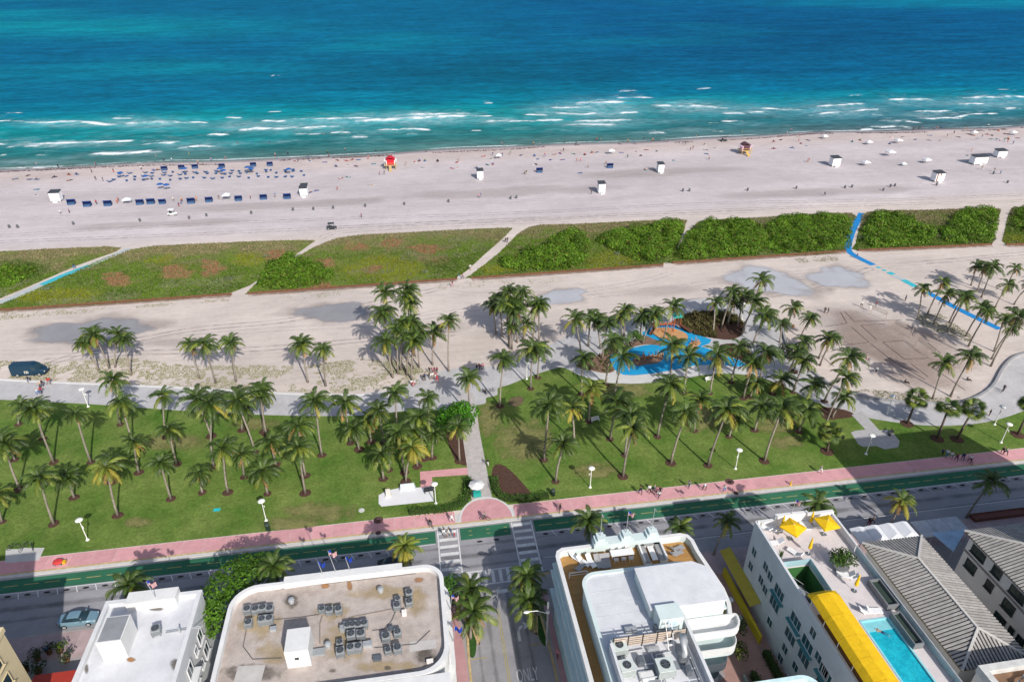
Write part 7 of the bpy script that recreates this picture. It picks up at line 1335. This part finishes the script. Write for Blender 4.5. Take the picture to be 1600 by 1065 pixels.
# ---- cabanas, umbrellas, loungers of the blue field
BL1 = M('cabana_blue', (.012, .035, .15), .7, .15, 2); BL2 = M('lounger_blue', (.03, .11, .28), .7, .15, 2, rnd=.3)
t = thing('cabana', 'x', 'cabana'); part('seat', MB().box(-1.0, 1.0, -.8, .5, .1, .45), M('cabana_cushion', (.05, .12, .25), .8), t)
n = 7; secs = [[(s*1.15, .75*math.cos(PI*.05+PI*.62*j/n)-.05, .3+1.35*math.sin(PI*.05+PI*.62*j/n)) for j in range(n+1)]+[(s*1.15, .7*math.cos(PI*.05+PI*.62*j/n)-.05, .28+1.3*math.sin(PI*.05+PI*.62*j/n)) for j in range(n, -1, -1)] for s in (-1, 1)]
part('hood', MB().loft(secs), BL1, t)
for s in (-1, 1): part('side', MB().add([(s*1.1, -.3, .3), (s*1.1, .65, .3), (s*1.1, .4, 1.2), (s*1.1, 0, 1.6), (s*1.14, -.3, .3), (s*1.14, .65, .3), (s*1.14, .4, 1.2), (s*1.14, 0, 1.6)], [(0,1,2,3),(7,6,5,4),(0,4,5,1),(1,5,6,2),(2,6,7,3),(3,7,4,0)]), BL1, t)
part('base', MB().box(-1.05, 1.05, -.75, .6, 0, .12), BL1, t); CB = Proto(t)
row = [(112, 319, 1.0), (137, 322, 1.0), (169, 321, 1.0), (219, 319, .95), (236, 318, 1.0), (254, 318, .9), (299, 317, 1.0), (327, 315, .95), (373, 313, .95), (412, 311, .95), (449, 310, 1.0)]
for i, (x, y, s) in enumerate(row): CB.put(G(x, y), .05, 'dark blue clamshell cabana in the landward row, %s from left' % ordn(i), 'dark blue cabanas', s*1.05)
for i, (x, y) in enumerate(((257, 266), (284, 264), (305, 263), (347, 262), (396, 260), (422, 259))): CB.put(G(x, y), .1, 'blue cabana in the seaward row near the loungers, %s from left' % ordn(i), 'dark blue cabanas', .95)
for i, (x, y) in enumerate(((843, 269), (953, 262))): CB.put(G(x, y), -.1, ['lone dark blue cabana left of the mid-beach white hut', 'lone dark blue cabana with people left of a white hut'][i], 'dark blue cabanas', 1.05)
t = thing('beach_umbrella', 'x', 'umbrella'); part('pole', MB().tube([(0, 0, 0), (0, 0, 2.3)], .03, 5), GALV, t); part('canopy', MB().lathe([(1.15, 1.85), (.8, 2.1), (.3, 2.3), (.02, 2.36)], 10), M('umbrella_blue', (.02, .09, .30), .7, .2, 2), t); BU = Proto(t)
for i, (x, y) in enumerate(((190, 278), (229, 283), (252, 296), (262, 297), (290, 271), (345, 271), (350, 274), (388, 269), (394, 271), (452, 272))): BU.put(G(x, y), 0, 'blue beach umbrella among the loungers, %s from left' % ordn(i), 'blue beach umbrellas')
LB = make_lounger('beach_lounger', BL2, 1.95, .7, .6); r = random.Random(2); LPX = []
for k in range(23): LPX.append((168+k*13.8+r.uniform(-4, 4), 283.5-k*.35+r.uniform(-1.3, 1.3), 'nearest row'))
for k in range(22): LPX.append((184+k*13.6+r.uniform(-5, 5), 276.5-k*.33+r.uniform(-1.8, 1.8), 'second row'))
for k in range(17): LPX.append((190+k*17+r.uniform(-5, 5), 272-k*.33+r.uniform(-1, 1), 'third row'))
cn = {}
for (x, y, rw) in LPX: cn[rw] = cn.get(rw, 0)+1; LB.put(G(x, y), PI+r.uniform(-.6, .6), 'blue beach lounger, %s of the lounger field, %s from left' % (rw, ordn(cn[rw]-1)), 'blue beach loungers')
# ---- barrels
t = thing('trash_barrel', 'x', 'barrel'); part('drum', MB().lathe([(.30, 0), (.32, .3), (.32, .85), (.28, .9)], 10), M('barrel_grey', (.10, .105, .115), .7, .2, 2), t); part('rim', MB().ring([(.34*math.cos(a), .34*math.sin(a)) for a in [k*PI/6 for k in range(12)]], [(.28*math.cos(a), .28*math.sin(a)) for a in [k*PI/6 for k in range(12)]], .85, .95), STEEL, t); TB = Proto(t)
TBL = [(15, 356), (28, 356), (115, 351), (219, 346), (296, 342), (323, 338), (393, 334), (458, 329), (490, 328), (521, 326), (571, 323), (632, 320), (701, 316), (798, 311), (807, 310), (1067, 299), (1077, 299), (1168, 298), (1244, 295), (1320, 294), (1331, 293), (1380, 298), (1391, 292), (1398, 291), (1463, 290), (1552, 272), (1574, 286)]
for i, (x, y) in enumerate(TBL): TB.put(G(x, y), i, 'grey trash barrel on the dry sand, %s from left' % ordn(i), 'beach trash barrels')
# ================================================================== VEHICLES
def loftcar(secs): return MB().loft(secs)
def wheel(parent, x, y, r, w):
    s = 1 if y > 0 else -1; wo = part('wheel', MB().tube([(x, y-w/2, r), (x, y+w/2, r)], r, 16), TREAD, parent, world=False); part('rim', MB().tube([(x, y+s*w*.5, r), (x, y+s*(w*.5+.015), r)], r*.62, 12), GALV, wo, world=False)
def csec(x, w, z0, zb, zt, tw): return [(x, -w*.94, z0), (x, -w, z0+.18), (x, -w*.99, zb), (x, -tw, zt), (x, 0, zt+.02), (x, tw, zt), (x, w*.99, zb), (x, w, z0+.18), (x, w*.94, z0)]
def car(lab, loc, rz, paint, L=4.6):
    t = thing('car', lab, 'car', loc, rz); h = L/2
    part('body', MB().loft([csec(-h, .62, .38, .62, .78, .5), csec(-h+.12, .80, .24, .68, .9, .66), csec(-h+.55, .90, .2, .72, .98, .74), csec(-.9, .92, .18, .76, .98, .78), csec(.6, .92, .18, .76, .96, .78), csec(1.3, .91, .18, .72, .88, .74), csec(h-.45, .87, .2, .66, .78, .68), csec(h-.1, .74, .24, .56, .66, .55), csec(h, .55, .36, .5, .58, .4)]), paint, t, world=False, smooth=False)
    def gs(x, w, zt, tw): return [(x, -w, .93), (x, -tw, zt), (x, 0, zt+.03), (x, tw, zt), (x, w, .93)]
    part('glass_house', MB().loft([gs(-1.75, .70, .96, .62), gs(-1.2, .74, 1.28, .58), gs(-.6, .76, 1.40, .58), gs(.1, .76, 1.40, .58), gs(.55, .75, 1.28, .58), gs(1.25, .70, .95, .62)]), GLASS, t, world=False, smooth=True)
    part('roof', MB().loft([[(x, -w, z), (x, -w*.5, z+.025), (x, w*.5, z+.025), (x, w, z), (x, w, z-.02), (x, -w, z-.02)] for x, w, z in ((-1.05, .52, 1.345), (-.6, .57, 1.425), (.1, .57, 1.425), (.4, .55, 1.36))]), paint, t, world=False)
    for sx in (-1.42, 1.42):
        for sy in (-.84, .84): wheel(t, sx, sy, .33, .22)
    for sy in (-1, 1): part('headlight', MB().box(h-.28, h-.1, sy*.58-.16, sy*.58+.16, .56, .66), WHITE, t, world=False); part('tail_light', MB().box(-h+.03, -h+.12, sy*.6-.16, sy*.6+.16, .68, .8), M('tail_red', (.35, .01, .01), .4), t, world=False); part('mirror', MB().box(.62, .8, sy*.98-.1, sy*.98+.1, .92, 1.06), paint, t, world=False)
    part('bumper', MB().box(h-.12, h+.02, -.6, .6, .25, .4), DARKM, t, world=False); return t
c = G(124, 962, .5); car('silver-blue convertible-style sedan parked at the left kerb', (c.x, 64.75, RZ), .0, M('silver_blue_paint', (.22, .36, .44), .28, .06, 1, spec=.6, metal=.35))
c = G(616, 880, .5); car('black car waiting under the yellow palm before the crossing', (c.x, c.y, RZ), .0, M('black_paint', (.012, .014, .017), .22, .1, 1, spec=.6))
p = G(49, 584); t = thing('van', 'dark blue panel van parked on the grassy sand at left', 'van', (p.x, p.y, 0.01), -.06); NV = M('navy_paint', (.008, .035, .065), .3, .08, 1, spec=.5)
def vs(x, w, z0, zb, zt, tw): return [(x, -w, z0), (x, -w, zb), (x, -tw, zt-.12), (x, -tw*.8, zt), (x, tw*.8, zt), (x, tw, zt-.12), (x, w, zb), (x, w, z0)]
part('body', MB().loft([vs(-3.15, .95, .45, 1.3, 2.45, .86), vs(-3.0, 1.0, .3, 1.3, 2.6, .9), vs(1.0, 1.0, .28, 1.3, 2.6, .9), vs(1.6, 1.0, .28, 1.25, 2.35, .86), vs(2.35, .98, .3, 1.2, 1.45, .8), vs(3.0, .9, .34, 1.0, 1.12, .72), vs(3.2, .72, .45, .8, .9, .6)]), NV, t, world=False)
part('windscreen', MB().add([(1.63, -.78, 2.30), (1.63, .78, 2.30), (2.38, .82, 1.50), (2.38, -.82, 1.50), (1.66, -.78, 2.34), (1.66, .78, 2.34), (2.42, .82, 1.54), (2.42, -.82, 1.54)], [(4,5,6,7),(0,4,7,3),(1,2,6,5),(3,7,6,2),(0,1,5,4)]), GLASS, t, world=False)
for s in (-1, 1):
    part('side_window', MB().add([(.95, s*.985, 1.4), (1.95, s*.985, 1.4), (1.6, s*.925, 2.1), (.95, s*.925, 2.1), (.95, s*1.01, 1.4), (1.95, s*1.01, 1.4), (1.6, s*.95, 2.1), (.95, s*.95, 2.1)], [(0,1,2,3),(7,6,5,4),(0,4,5,1),(1,5,6,2),(2,6,7,3),(3,7,4,0)]), GLASS, t, world=False)
    for sx in (-2.0, 2.1): wheel(t, sx, s*.9, .37, .24)
    part('headlight', MB().box(3.0, 3.16, s*.62-.16, s*.62+.16, .82, 1.0), WHITE, t, world=False)
lg = part('door_emblem', MB().add([(-.55, -1.012, .75), (.25, -1.012, .75), (.25, -1.012, 1.28), (-.55, -1.012, 1.28)], [(0, 1, 2, 3)]), M('emblem_pale', (.55, .55, .50), .7), t, world=False); part('emblem_mark', MB().add([(-.4, -1.016, .85), (-.15, -1.016, .85), (-.2, -1.016, 1.2), (-.4, -1.016, 1.15)], [(0, 1, 2, 3)]).add([(-.05, -1.016, .95), (.15, -1.016, .85), (.18, -1.016, 1.15), (0, -1.016, 1.1)], [(0, 1, 2, 3)]), DARKM, lg, world=False)
def buggy(x, y, lab, white=False):
    p = G(x, y); t = thing('beach_buggy', lab, 'buggy', (p.x, p.y, 0)); m_ = WH if white else M('buggy_dark', (.04, .045, .05), .5)
    part('chassis', MB().loft([csec(-1.4, .6, .35, .6, .75, .5), csec(-1.1, .72, .3, .65, .8, .6), csec(.2, .72, .3, .65, .72, .6), csec(1.0, .7, .3, .65, .8, .55), csec(1.4, .5, .4, .55, .65, .4)]), m_, t, world=False); part('roof', MB().box(-1.1, .7, -.7, .7, 1.85, 1.93), DARKM if not white else WH, t, world=False); part('seat', MB().box(-.6, -.1, -.6, .6, .75, 1.0).box(-.75, -.6, -.6, .6, .75, 1.35), DARKM, t, world=False)
    for sx in (-1, .65):
        for sy in (-.62, .62): part('post', MB().tube([(sx, sy, .75), (sx, sy, 1.85)], .035, 5), DARKM, t, world=False)
    for sx in (-.95, .95):
        for sy in (-.66, .66): wheel(t, sx, sy, .32, .24)
buggy(519, 358, 'dark open buggy parked on the sand above the dunes'); buggy(1131, 221, 'dark buggy at the waterline left of the colourful tower'); buggy(270, 336, 'white-roofed service cart among the cabanas', True)
# ---- bicycles
t = thing('bicycle', 'x', 'bicycle')
for x in (-.52, .52):
    wo = part('wheel', MB().tube([(x+.33*math.cos(a), 0, .34+.33*math.sin(a)) for a in [k*PI/8 for k in range(17)]], .025, 5, False), TREAD, t); part('spokes', MB().bar((x-.3, 0, .34), (x+.3, 0, .34), .012).bar((x, 0, .04), (x, 0, .64), .012, up=(1, 0, 0)), STEEL, wo)
part('frame', MB().tube([(-.52, 0, .34), (-.15, 0, .32), (.35, 0, .8), (-.25, 0, .78), (-.52, 0, .34)], .025, 5).tube([(-.15, 0, .32), (-.28, 0, .9)], .022, 5).tube([(.52, 0, .34), (.33, 0, .95)], .022, 5), DARKM, t); part('saddle', MB().box(-.42, -.16, -.07, .07, .88, .94), DARKM, t); part('handlebar', MB().tube([(.36, -.28, .98), (.33, 0, .95), (.36, .28, .98)], .02, 5), STEEL, t); BK = Proto(t)
for i, (x, y, lab) in enumerate(((22, 857, 'parked bicycle leftmost on the concrete pad'), (38, 857, 'parked bicycle in the middle of the concrete pad'), (52, 856, 'parked bicycle rightmost on the concrete pad'), (757, 613, 'bicycle at the end of the promenade plaza, left one'), (768, 613, 'bicycle at the end of the promenade plaza, right one'), (875, 797, 'bicycle on the sidewalk near the right hedge'), (673, 822, 'bicycle crossing the pink sidewalk left of the plaza'), (758, 812, 'bicycle parked on the pink plaza'), (1566, 612, 'bicycle ridden on the right promenade'), (1515, 722, 'bicycle among the walkers on the right sidewalk'))):
    p = G(x, y); BK.put((p.x, p.y, .02), .4+i*.8, lab, 'bicycles')
for i, (x, y, rz) in enumerate(((671, 769, .1), (1312, 682, 2.0), (1392, 678, .6), (930, 658, .2), (1108, 595, .1))):
    p = G(x, y); t = thing('bench', ['bench on the white memorial plaza', 'bench at the left of the grey seating plaza', 'bench at the right of the grey seating plaza', 'white bench in the shade on the right lawn', 'white bench below the playground path'][i], 'bench', (p.x, p.y, .018), rz, 'park benches'); m_ = WF if i > 2 else DARKM
    for k in range(4): part('slat', MB().box(-.8, .8, -.22+k*.12, -.13+k*.12, .42, .46), m_, t, world=False)
    for k in range(3): part('back_slat', MB().box(-.8, .8, .25, .29, .52+k*.13, .61+k*.13), m_, t, world=False)
    for s in (-.7, .7): part('leg', MB().box(s-.04, s+.04, -.2, .28, 0, .42).box(s-.04, s+.04, .22, .26, .42, .9), m_, t, world=False)
# ================================================================== PEOPLE
HAIR = [M('hair_dark', (.02, .014, .01), .7), M('hair_brown', (.09, .05, .025), .7), M('hair_fair', (.28, .19, .09), .7)]
SKIN = [M('skin_a', (.42, .24, .16), .6, .05, 3), M('skin_b', (.28, .15, .09), .6, .05, 3), M('skin_c', (.12, .06, .04), .6, .05, 3)]
CLO = {n: M('cloth_'+n, c, .85, .1, 4) for n, c in (('white', (.70, .70, .70)), ('black', (.02, .02, .022)), ('red', (.45, .03, .04)), ('navy', (.02, .035, .10)), ('grey', (.22, .22, .23)), ('pink', (.55, .22, .28)), ('blue', (.06, .18, .45)), ('green', (.06, .20, .09)), ('orange', (.60, .20, .06)), ('tan', (.38, .28, .19)), ('maroon', (.16, .02, .05)))}
PEOPLE = []; prn = random.Random(21)
def person(x, y, pose, top=None, legs=None, z=.012, rz=None, lab=None, grp=None, p=None):
    top = top or prn.choice(['black', 'navy', 'white', 'red', 'blue', 'grey', 'black', 'pink', 'orange', 'green', 'skin']); legs = legs or prn.choice(['black', 'navy', 'blue', 'grey', 'black', 'tan', 'red'])
    p = p or G(x, y, z); o = bpy.data.objects.new('person', PM[pose]); COL.objects.link(o); o.location = p; o.rotation_euler = (0, 0, prn.uniform(0, 6.28) if rz is None else rz); s = prn.uniform(.93, 1.05); o.scale = (s, s, s)
    sk = prn.choice(SKIN); ms = [prn.choice(HAIR), sk, sk if top == 'skin' else CLO[top], CLO[legs]]
    for i, mm in enumerate(ms): o.material_slots[i].link = 'OBJECT'; o.material_slots[i].material = mm
    o['category'] = 'person'; o['label'] = lab or 'x'; o['group'] = grp or 'people'
    PEOPLE.append((o, x, y, pose, top, legs, lab)); return o
def Zc(l, ox): return [(ox+x/4, 150+y/4) for x, y in l]
STAND = Zc([(230,432),(365,447),(600,434),(575,480),(600,527),(645,532),(605,678),(735,672),(742,658),(1085,658),(1140,663),(1135,678),(1120,693),(1230,658),(1370,648),(1568,643),(380,738),(435,731),(1410,393),(1320,403),(1240,428),(1270,430),(1025,403),(1075,406),(885,463),(712,480)], 0)
STAND += Zc([(120,371),(200,363),(447,353),(703,396),(938,435),(775,493),(803,491),(510,588),(660,761),(1270,406),(1395,638),(1405,633),(1590,368),(1540,378),(1480,373),(122,633),(330,393),(455,383),(1065,353)], 400)
STAND += Zc([(135,305),(175,310),(330,294),(400,301),(725,289),(760,294),(880,284),(1083,305),(205,381),(322,348),(405,413),(428,411),(475,450),(80,493),(90,490),(587,428),(722,388),(1130,333),(1230,398),(495,616),(1115,341),(968,289)], 800)
STAND += Zc([(118,234),(145,219),(190,288),(195,258),(245,415),(253,413),(905,214),(925,209),(940,209),(960,209),(1035,212),(1055,212),(1230,209),(1243,215),(1160,238),(1118,260),(825,283),(1270,348),(1335,265),(1475,283),(1495,291),(1530,303),(1445,285),(1333,460),(1412,473),(1450,490),(352,625)], 1200)
WADE = Zc([(1250,318),(1180,360),(1485,293),(1575,293),(975,378)], 0)+Zc([(38,353),(558,338),(750,343),(425,238),(295,232),(85,288),(1550,308),(1535,301)], 400)+Zc([(530,276),(555,276),(825,272),(1150,262),(1438,226)], 800)+Zc([(1080,201),(1375,191)], 1200)
SIT = Zc([(175,497),(95,519),(185,522),(230,522),(340,507),(430,492),(480,490),(435,527),(230,585),(225,620),(960,465),(985,462)], 0)+Zc([(250,407),(335,410),(430,414),(565,405),(600,399),(640,399),(510,402),(500,439),(575,432),(625,439),(735,425),(990,417),(1020,405),(1055,405),(1135,407),(1255,414),(1040,450),(1225,452),(1260,449),(1375,449),(1445,430),(1480,427),(530,514),(575,507),(725,557),(340,602),(378,592),(1420,377),(1470,397)], 400)
SIT += Zc([(55,370),(140,374),(265,365),(300,360),(385,362),(455,367),(500,354),(530,352),(160,394),(240,399),(315,399),(130,432),(150,427),(683,354),(775,349),(838,337),(903,349),(805,372),(1200,307),(1210,337),(1265,327),(1215,362),(1010,402),(832,462),(425,482)], 800)+Zc([(35,285),(80,274),(250,277),(205,297),(238,312),(150,325),(35,330),(525,287),(575,277),(770,260),(840,257),(920,272),(1010,247),(1005,277),(1075,280),(760,299),(1190,257),(1280,247),(1305,269),(1370,242),(1400,247),(1440,217),(1480,237),(1525,242),(1395,270),(1430,270),(1500,267),(1560,264),(1245,372)], 1200)
LMK = [(90, 312, 'the far left white hut'), (220, 300, 'the left end of the cabana row'), (330, 290, 'the middle of the lounger field'), (476, 303, 'the twin white huts'), (611, 262, 'the red lifeguard tower'), (750, 278, 'the white hut beside the red tower'), (939, 300, 'the lone tall white hut'), (1031, 268, 'the white hut before the colourful tower'), (1163, 239, 'the colourful lifeguard tower'), (1303, 258, 'the dark-roofed hut right of it'), (1463, 282, 'the striped hut'), (1527, 255, 'the largest white hut')]
LMK[9] = (1303, 258, 'the dark-roofed hut between tower and striped hut')
TWL = [M('towel_'+n, c, .9, .15, 3) for n, c in (('blue', (.05, .13, .33)), ('dark', (.05, .04, .05)), ('white', (.6, .6, .6)), ('red', (.35, .08, .07)), ('teal', (.04, .25, .28)))]
tw_m = []
for mt_ in TWL:
    mm = MB().box(-.5, .5, -1.0, 1.0, 0, .03).box(-.45, -.1, .75, .98, .03, .12).mesh('beach_towel'); mm.materials.append(mt_); tw_m.append(mm)
seen = {}
def beachz(p): return p.z-max(0, .06*(p.y-(float(shore_y(p.x))-5)))
TOW = []
for L, pose in ((STAND, 'stand'), (SIT, 'sit'), (WADE, 'wade')):
    for (x, y) in L:
        p = G(x, y); p.z = beachz(p)+(.004 if pose != 'wade' else 0); ps = {'stand': prn.choice(['stand', 'walk']), 'sit': prn.choice(['sit', 'lie', 'lie']), 'wade': 'stand'}[pose]
        if pose == 'wade': p.z = max(p.z, -1.1)
        rz = prn.uniform(0, 6.28)
        if pose == 'sit':
            ti = prn.randrange(5); o = bpy.data.objects.new('beach_towel', tw_m[ti]); COL.objects.link(o); o.location = p; o.rotation_euler = (0, 0, rz); TOW.append((o, x, y, ['blue', 'dark', 'white', 'red', 'teal'][ti])); p = p+Vector((0, 0, .032))
        person(x, y, ps, p=p, rz=rz, grp='beachgoers')
def near_label(items, fmt):
    g = {}
    for it in items:
        o, x, y, key = it; l = min(LMK, key=lambda q: (q[0]-x)**2+((q[1]-y)*2.2)**2); g.setdefault((key, l[2]), []).append(((l[0]-x)**2+((l[1]-y)*2.2)**2, o))
    for (key, lm), L in g.items():
        L.sort(key=lambda q: q[0])
        for i, (_, o) in enumerate(L): o['label'] = fmt % (key, ('the ' if False else '')+('closest' if i == 0 else ordn(i)+' closest')+' to '+lm)
near_label([(o, x, y, {'stand': 'standing', 'walk': 'walking', 'sit': 'sitting', 'lie': 'lying'}[ps]+' person in '+('swimwear' if tp == 'skin' else tp)) for (o, x, y, ps, tp, lg_, lb) in PEOPLE], '%s, %s')
near_label([(o, x, y, c) for (o, x, y, c) in TOW], '%s towel under a bather, %s')
for o, x, y, c in TOW: o['category'] = 'towel'; o['group'] = 'beach towels'
# park and street people, each described by hand
PK = [(46, 597, 'walk', 'navy', 'navy', 'person in navy walking below the dark van'), (64, 607, 'walk', 'tan', 'black', 'person in tan on the promenade below the van'), (68, 604, 'stand', 'black', 'black', 'person in black on the promenade below the van'), (76, 600, 'walk', 'red', 'tan', 'left person in red on the promenade edge'), (79, 600, 'walk', 'red', 'grey', 'right person in red on the promenade edge'), (60, 617, 'walk', 'white', 'blue', 'person in white with blue trousers at far left promenade'), (66, 615, 'walk', 'red', 'navy', 'person in red and navy at far left promenade'),
      (679, 582, 'stand', 'maroon', 'maroon', 'person in maroon at the back of the crowd'), (683, 583, 'stand', 'maroon', 'black', 'second person in maroon at the back of the crowd'), (676, 584, 'stand', 'pink', 'black', 'person in pink in the crowd by the palm clump'), (681, 591, 'walk', 'red', 'white', 'person in red leading the crowd'), (676, 592, 'stand', 'white', 'tan', 'person in white in the middle of the crowd'), (683, 597, 'walk', 'red', 'red', 'person all in red at the front of the crowd'), (671, 583, 'stand', 'black', 'black', 'person in black left in the crowd'), (664, 594, 'stand', 'navy', 'black', 'person in navy left of the crowd'), (662, 595, 'stand', 'black', 'grey', 'person in black left of the crowd'), (673, 593, 'stand', 'white', 'grey', 'person in white at the left of the crowd'), (644, 603, 'walk', 'white', 'red', 'left of two people in white on the promenade edge'), (648, 603, 'walk', 'white', 'pink', 'right of two people in white on the promenade edge'),
      (745, 579, 'stand', 'black', 'black', 'person in black, left in the small plaza group'), (749, 578, 'stand', 'maroon', 'black', 'person in maroon in the small plaza group'), (752, 578, 'stand', 'maroon', 'navy', 'person in maroon and navy in the plaza group'), (755, 577, 'stand', 'pink', 'black', 'person in pink, right in the small plaza group'),
      (758, 614, 'sit', 'black', 'navy', 'person in black sitting by the plaza bicycles'), (762, 728, 'walk', 'black', 'white', 'person in black and white on the stone walk'), (694, 838, 'walk', 'white', 'grey', 'left person in white on the left crossing'), (701, 838, 'walk', 'white', 'tan', 'middle person in white on the left crossing'), (710, 838, 'walk', 'white', 'red', 'right person in white on the left crossing'), (706, 815, 'walk', 'white', 'white', 'person in white walking onto the pink plaza'), (757, 812, 'stand', 'grey', 'black', 'person in grey beside the plaza bicycle'), (673, 822, 'walk', 'black', 'grey', 'person in black with bicycle on the left sidewalk'),
      (875, 797, 'stand', 'black', 'black', 'person in black near the right hedge sidewalk'), (1000, 772, 'walk', 'black', 'navy', 'person in black leading the sidewalk family'), (1014, 770, 'walk', 'white', 'black', 'person in white in the sidewalk family'), (1022, 769, 'walk', 'grey', 'black', 'person in grey in the sidewalk family'), (1027, 771, 'walk', 'pink', 'grey', 'person in pink in the sidewalk family'), (1031, 772, 'walk', 'black', 'black', 'person in black at the right of the sidewalk family'), (1029, 778, 'walk', 'white', 'navy', 'child in white in front of the sidewalk family'), (1076, 762, 'walk', 'grey', 'navy', 'person in grey walking mid right sidewalk'), (1100, 766, 'walk', 'white', 'black', 'person in white beside a small palm on the sidewalk'), (1131, 768, 'walk', 'white', 'blue', 'person in white and blue on the right sidewalk'), (1281, 739, 'walk', 'grey', 'white', 'person in grey alone on the right sidewalk'),
      (1471, 712, 'walk', 'navy', 'black', 'person in navy leading the shaded walkers'), (1478, 714, 'walk', 'white', 'blue', 'left person in white among the shaded walkers'), (1485, 717, 'walk', 'white', 'grey', 'right person in white among the shaded walkers'), (1493, 720, 'walk', 'maroon', 'black', 'person in maroon among the shaded walkers'), (1503, 719, 'walk', 'navy', 'navy', 'person in navy behind the shaded walkers'), (1514, 722, 'walk', 'white', 'maroon', 'person in white with a bicycle in the shade'), (1565, 709, 'walk', 'black', 'black', 'left person in black on the far right sidewalk'), (1570, 711, 'walk', 'grey', 'black', 'person in grey on the far right sidewalk'),
      (1567, 611, 'stand', 'black', 'black', 'cyclist in black on the right promenade'), (1545, 650, 'stand', 'black', 'maroon', 'person in black on the promenade beside a lamp'), (1345, 480, 'walk', 'white', 'black', 'volleyball player in white, left of two'), (1358, 486, 'walk', 'white', 'white', 'volleyball player all in white'), (1288, 489, 'stand', 'black', 'black', 'left person in black left of the courts'), (1293, 490, 'stand', 'grey', 'black', 'person in grey left of the courts'), (1368, 480, 'walk', 'maroon', 'grey', 'player in maroon near the palm shadow'), (1414, 470, 'stand', 'navy', 'black', 'person in navy at the palm row tip'), (1368, 583, 'walk', 'white', 'black', 'player in white near the curved wall'), (1352, 567, 'stand', 'pink', 'grey', 'left of two people standing mid court'), (1356, 568, 'stand', 'grey', 'grey', 'right of two people standing mid court'), (1202, 514, 'stand', 'blue', 'navy', 'person in blue on the path right of the playground'), (1239, 511, 'sit', 'orange', 'orange', 'person in orange sitting on the sand by the palms'),
      (1362, 819, 'walk', 'tan', 'black', 'right of two walkers by the white tents'), (1356, 821, 'walk', 'black', 'maroon', 'left of two walkers by the white tents'), (1512, 594, 'sit', 'black', 'black', 'person in black sitting on sand under two palms'), (1415, 598, 'sit', 'black', 'black', 'person in black sitting near the curved wall'), (707, 448, 'walk', 'maroon', 'pink', 'person in maroon below the centre sand path'), (717, 437, 'walk', 'blue', 'white', 'person in blue at the foot of the centre sand path'), (723, 436, 'walk', 'pink', 'navy', 'person in pink at the foot of the centre sand path'), (735, 422, 'walk', 'white', 'tan', 'person in white halfway up the centre sand path'), (790, 379, 'walk', 'black', 'black', 'left of two in black on the upper sand path'), (793, 379, 'walk', 'black', 'navy', 'right of two in black on the upper sand path'), (1338, 404, 'walk', 'navy', 'blue', 'person in navy on the blue mat'), (117, 420, 'walk', 'navy', 'blue', 'person in navy on the teal mat'), (22, 1032, 'stand', 'black', 'black', 'person in black on the shaded left pavement'), (76, 1022, 'stand', 'blue', 'black', 'person in blue among the terrace bushes'), (871, 1028, 'stand', 'pink', 'black', 'person in pink on the side street sidewalk')]
for (x, y, ps, tp, lg_, lb) in PK: person(x, y, ps, tp, lg_, .022 if y < 800 else .014, None, lb, 'people in the park and street')
p = G(1378, 987, ZD-.15); sw = person(1378, 987, 'lie', 'skin', 'navy', 0, .8, 'swimmer floating in the rooftop pool', 'hotel guests', p=(p.x, p.y, ZD-.27))
p = G(92, 880); t = thing('ride_on_toy', 'red and yellow toy-like cart on the left sidewalk', 'cart', (p.x, p.y, .012)); part('body', MB().loft([csec(-.6, .3, .2, .4, .5, .25), csec(-.3, .42, .15, .5, .62, .35), csec(.3, .42, .15, .45, .55, .35), csec(.6, .3, .2, .38, .45, .2)]), M('toy_red', (.55, .05, .05), .5), t, world=False); part('crate', MB().box(.62, 1.0, -.3, .2, .05, .45), M('toy_yellow', (.65, .38, .03), .5), t, world=False)
for sx in (-.4, .4):
    for sy in (-.36, .36): wheel(t, sx, sy, .16, .1)
p = G(1235, 757); t = thing('hydrant', 'small yellow hydrant on the right sidewalk kerb', 'hydrant', (p.x, p.y, .01)); part('barrel', MB().lathe([(.16, 0), (.16, .06), (.11, .1), (.11, .55), (.15, .6), (.1, .72), (.03, .78)], 10, (p.x, p.y, .01)), M('hydrant_yellow', (.60, .36, .03), .5), t); part('outlet', MB().tube([(p.x-.2, p.y, .42), (p.x+.2, p.y, .42)], .06, 8), M('hydrant_yellow', (.6, .36, .03)), t)
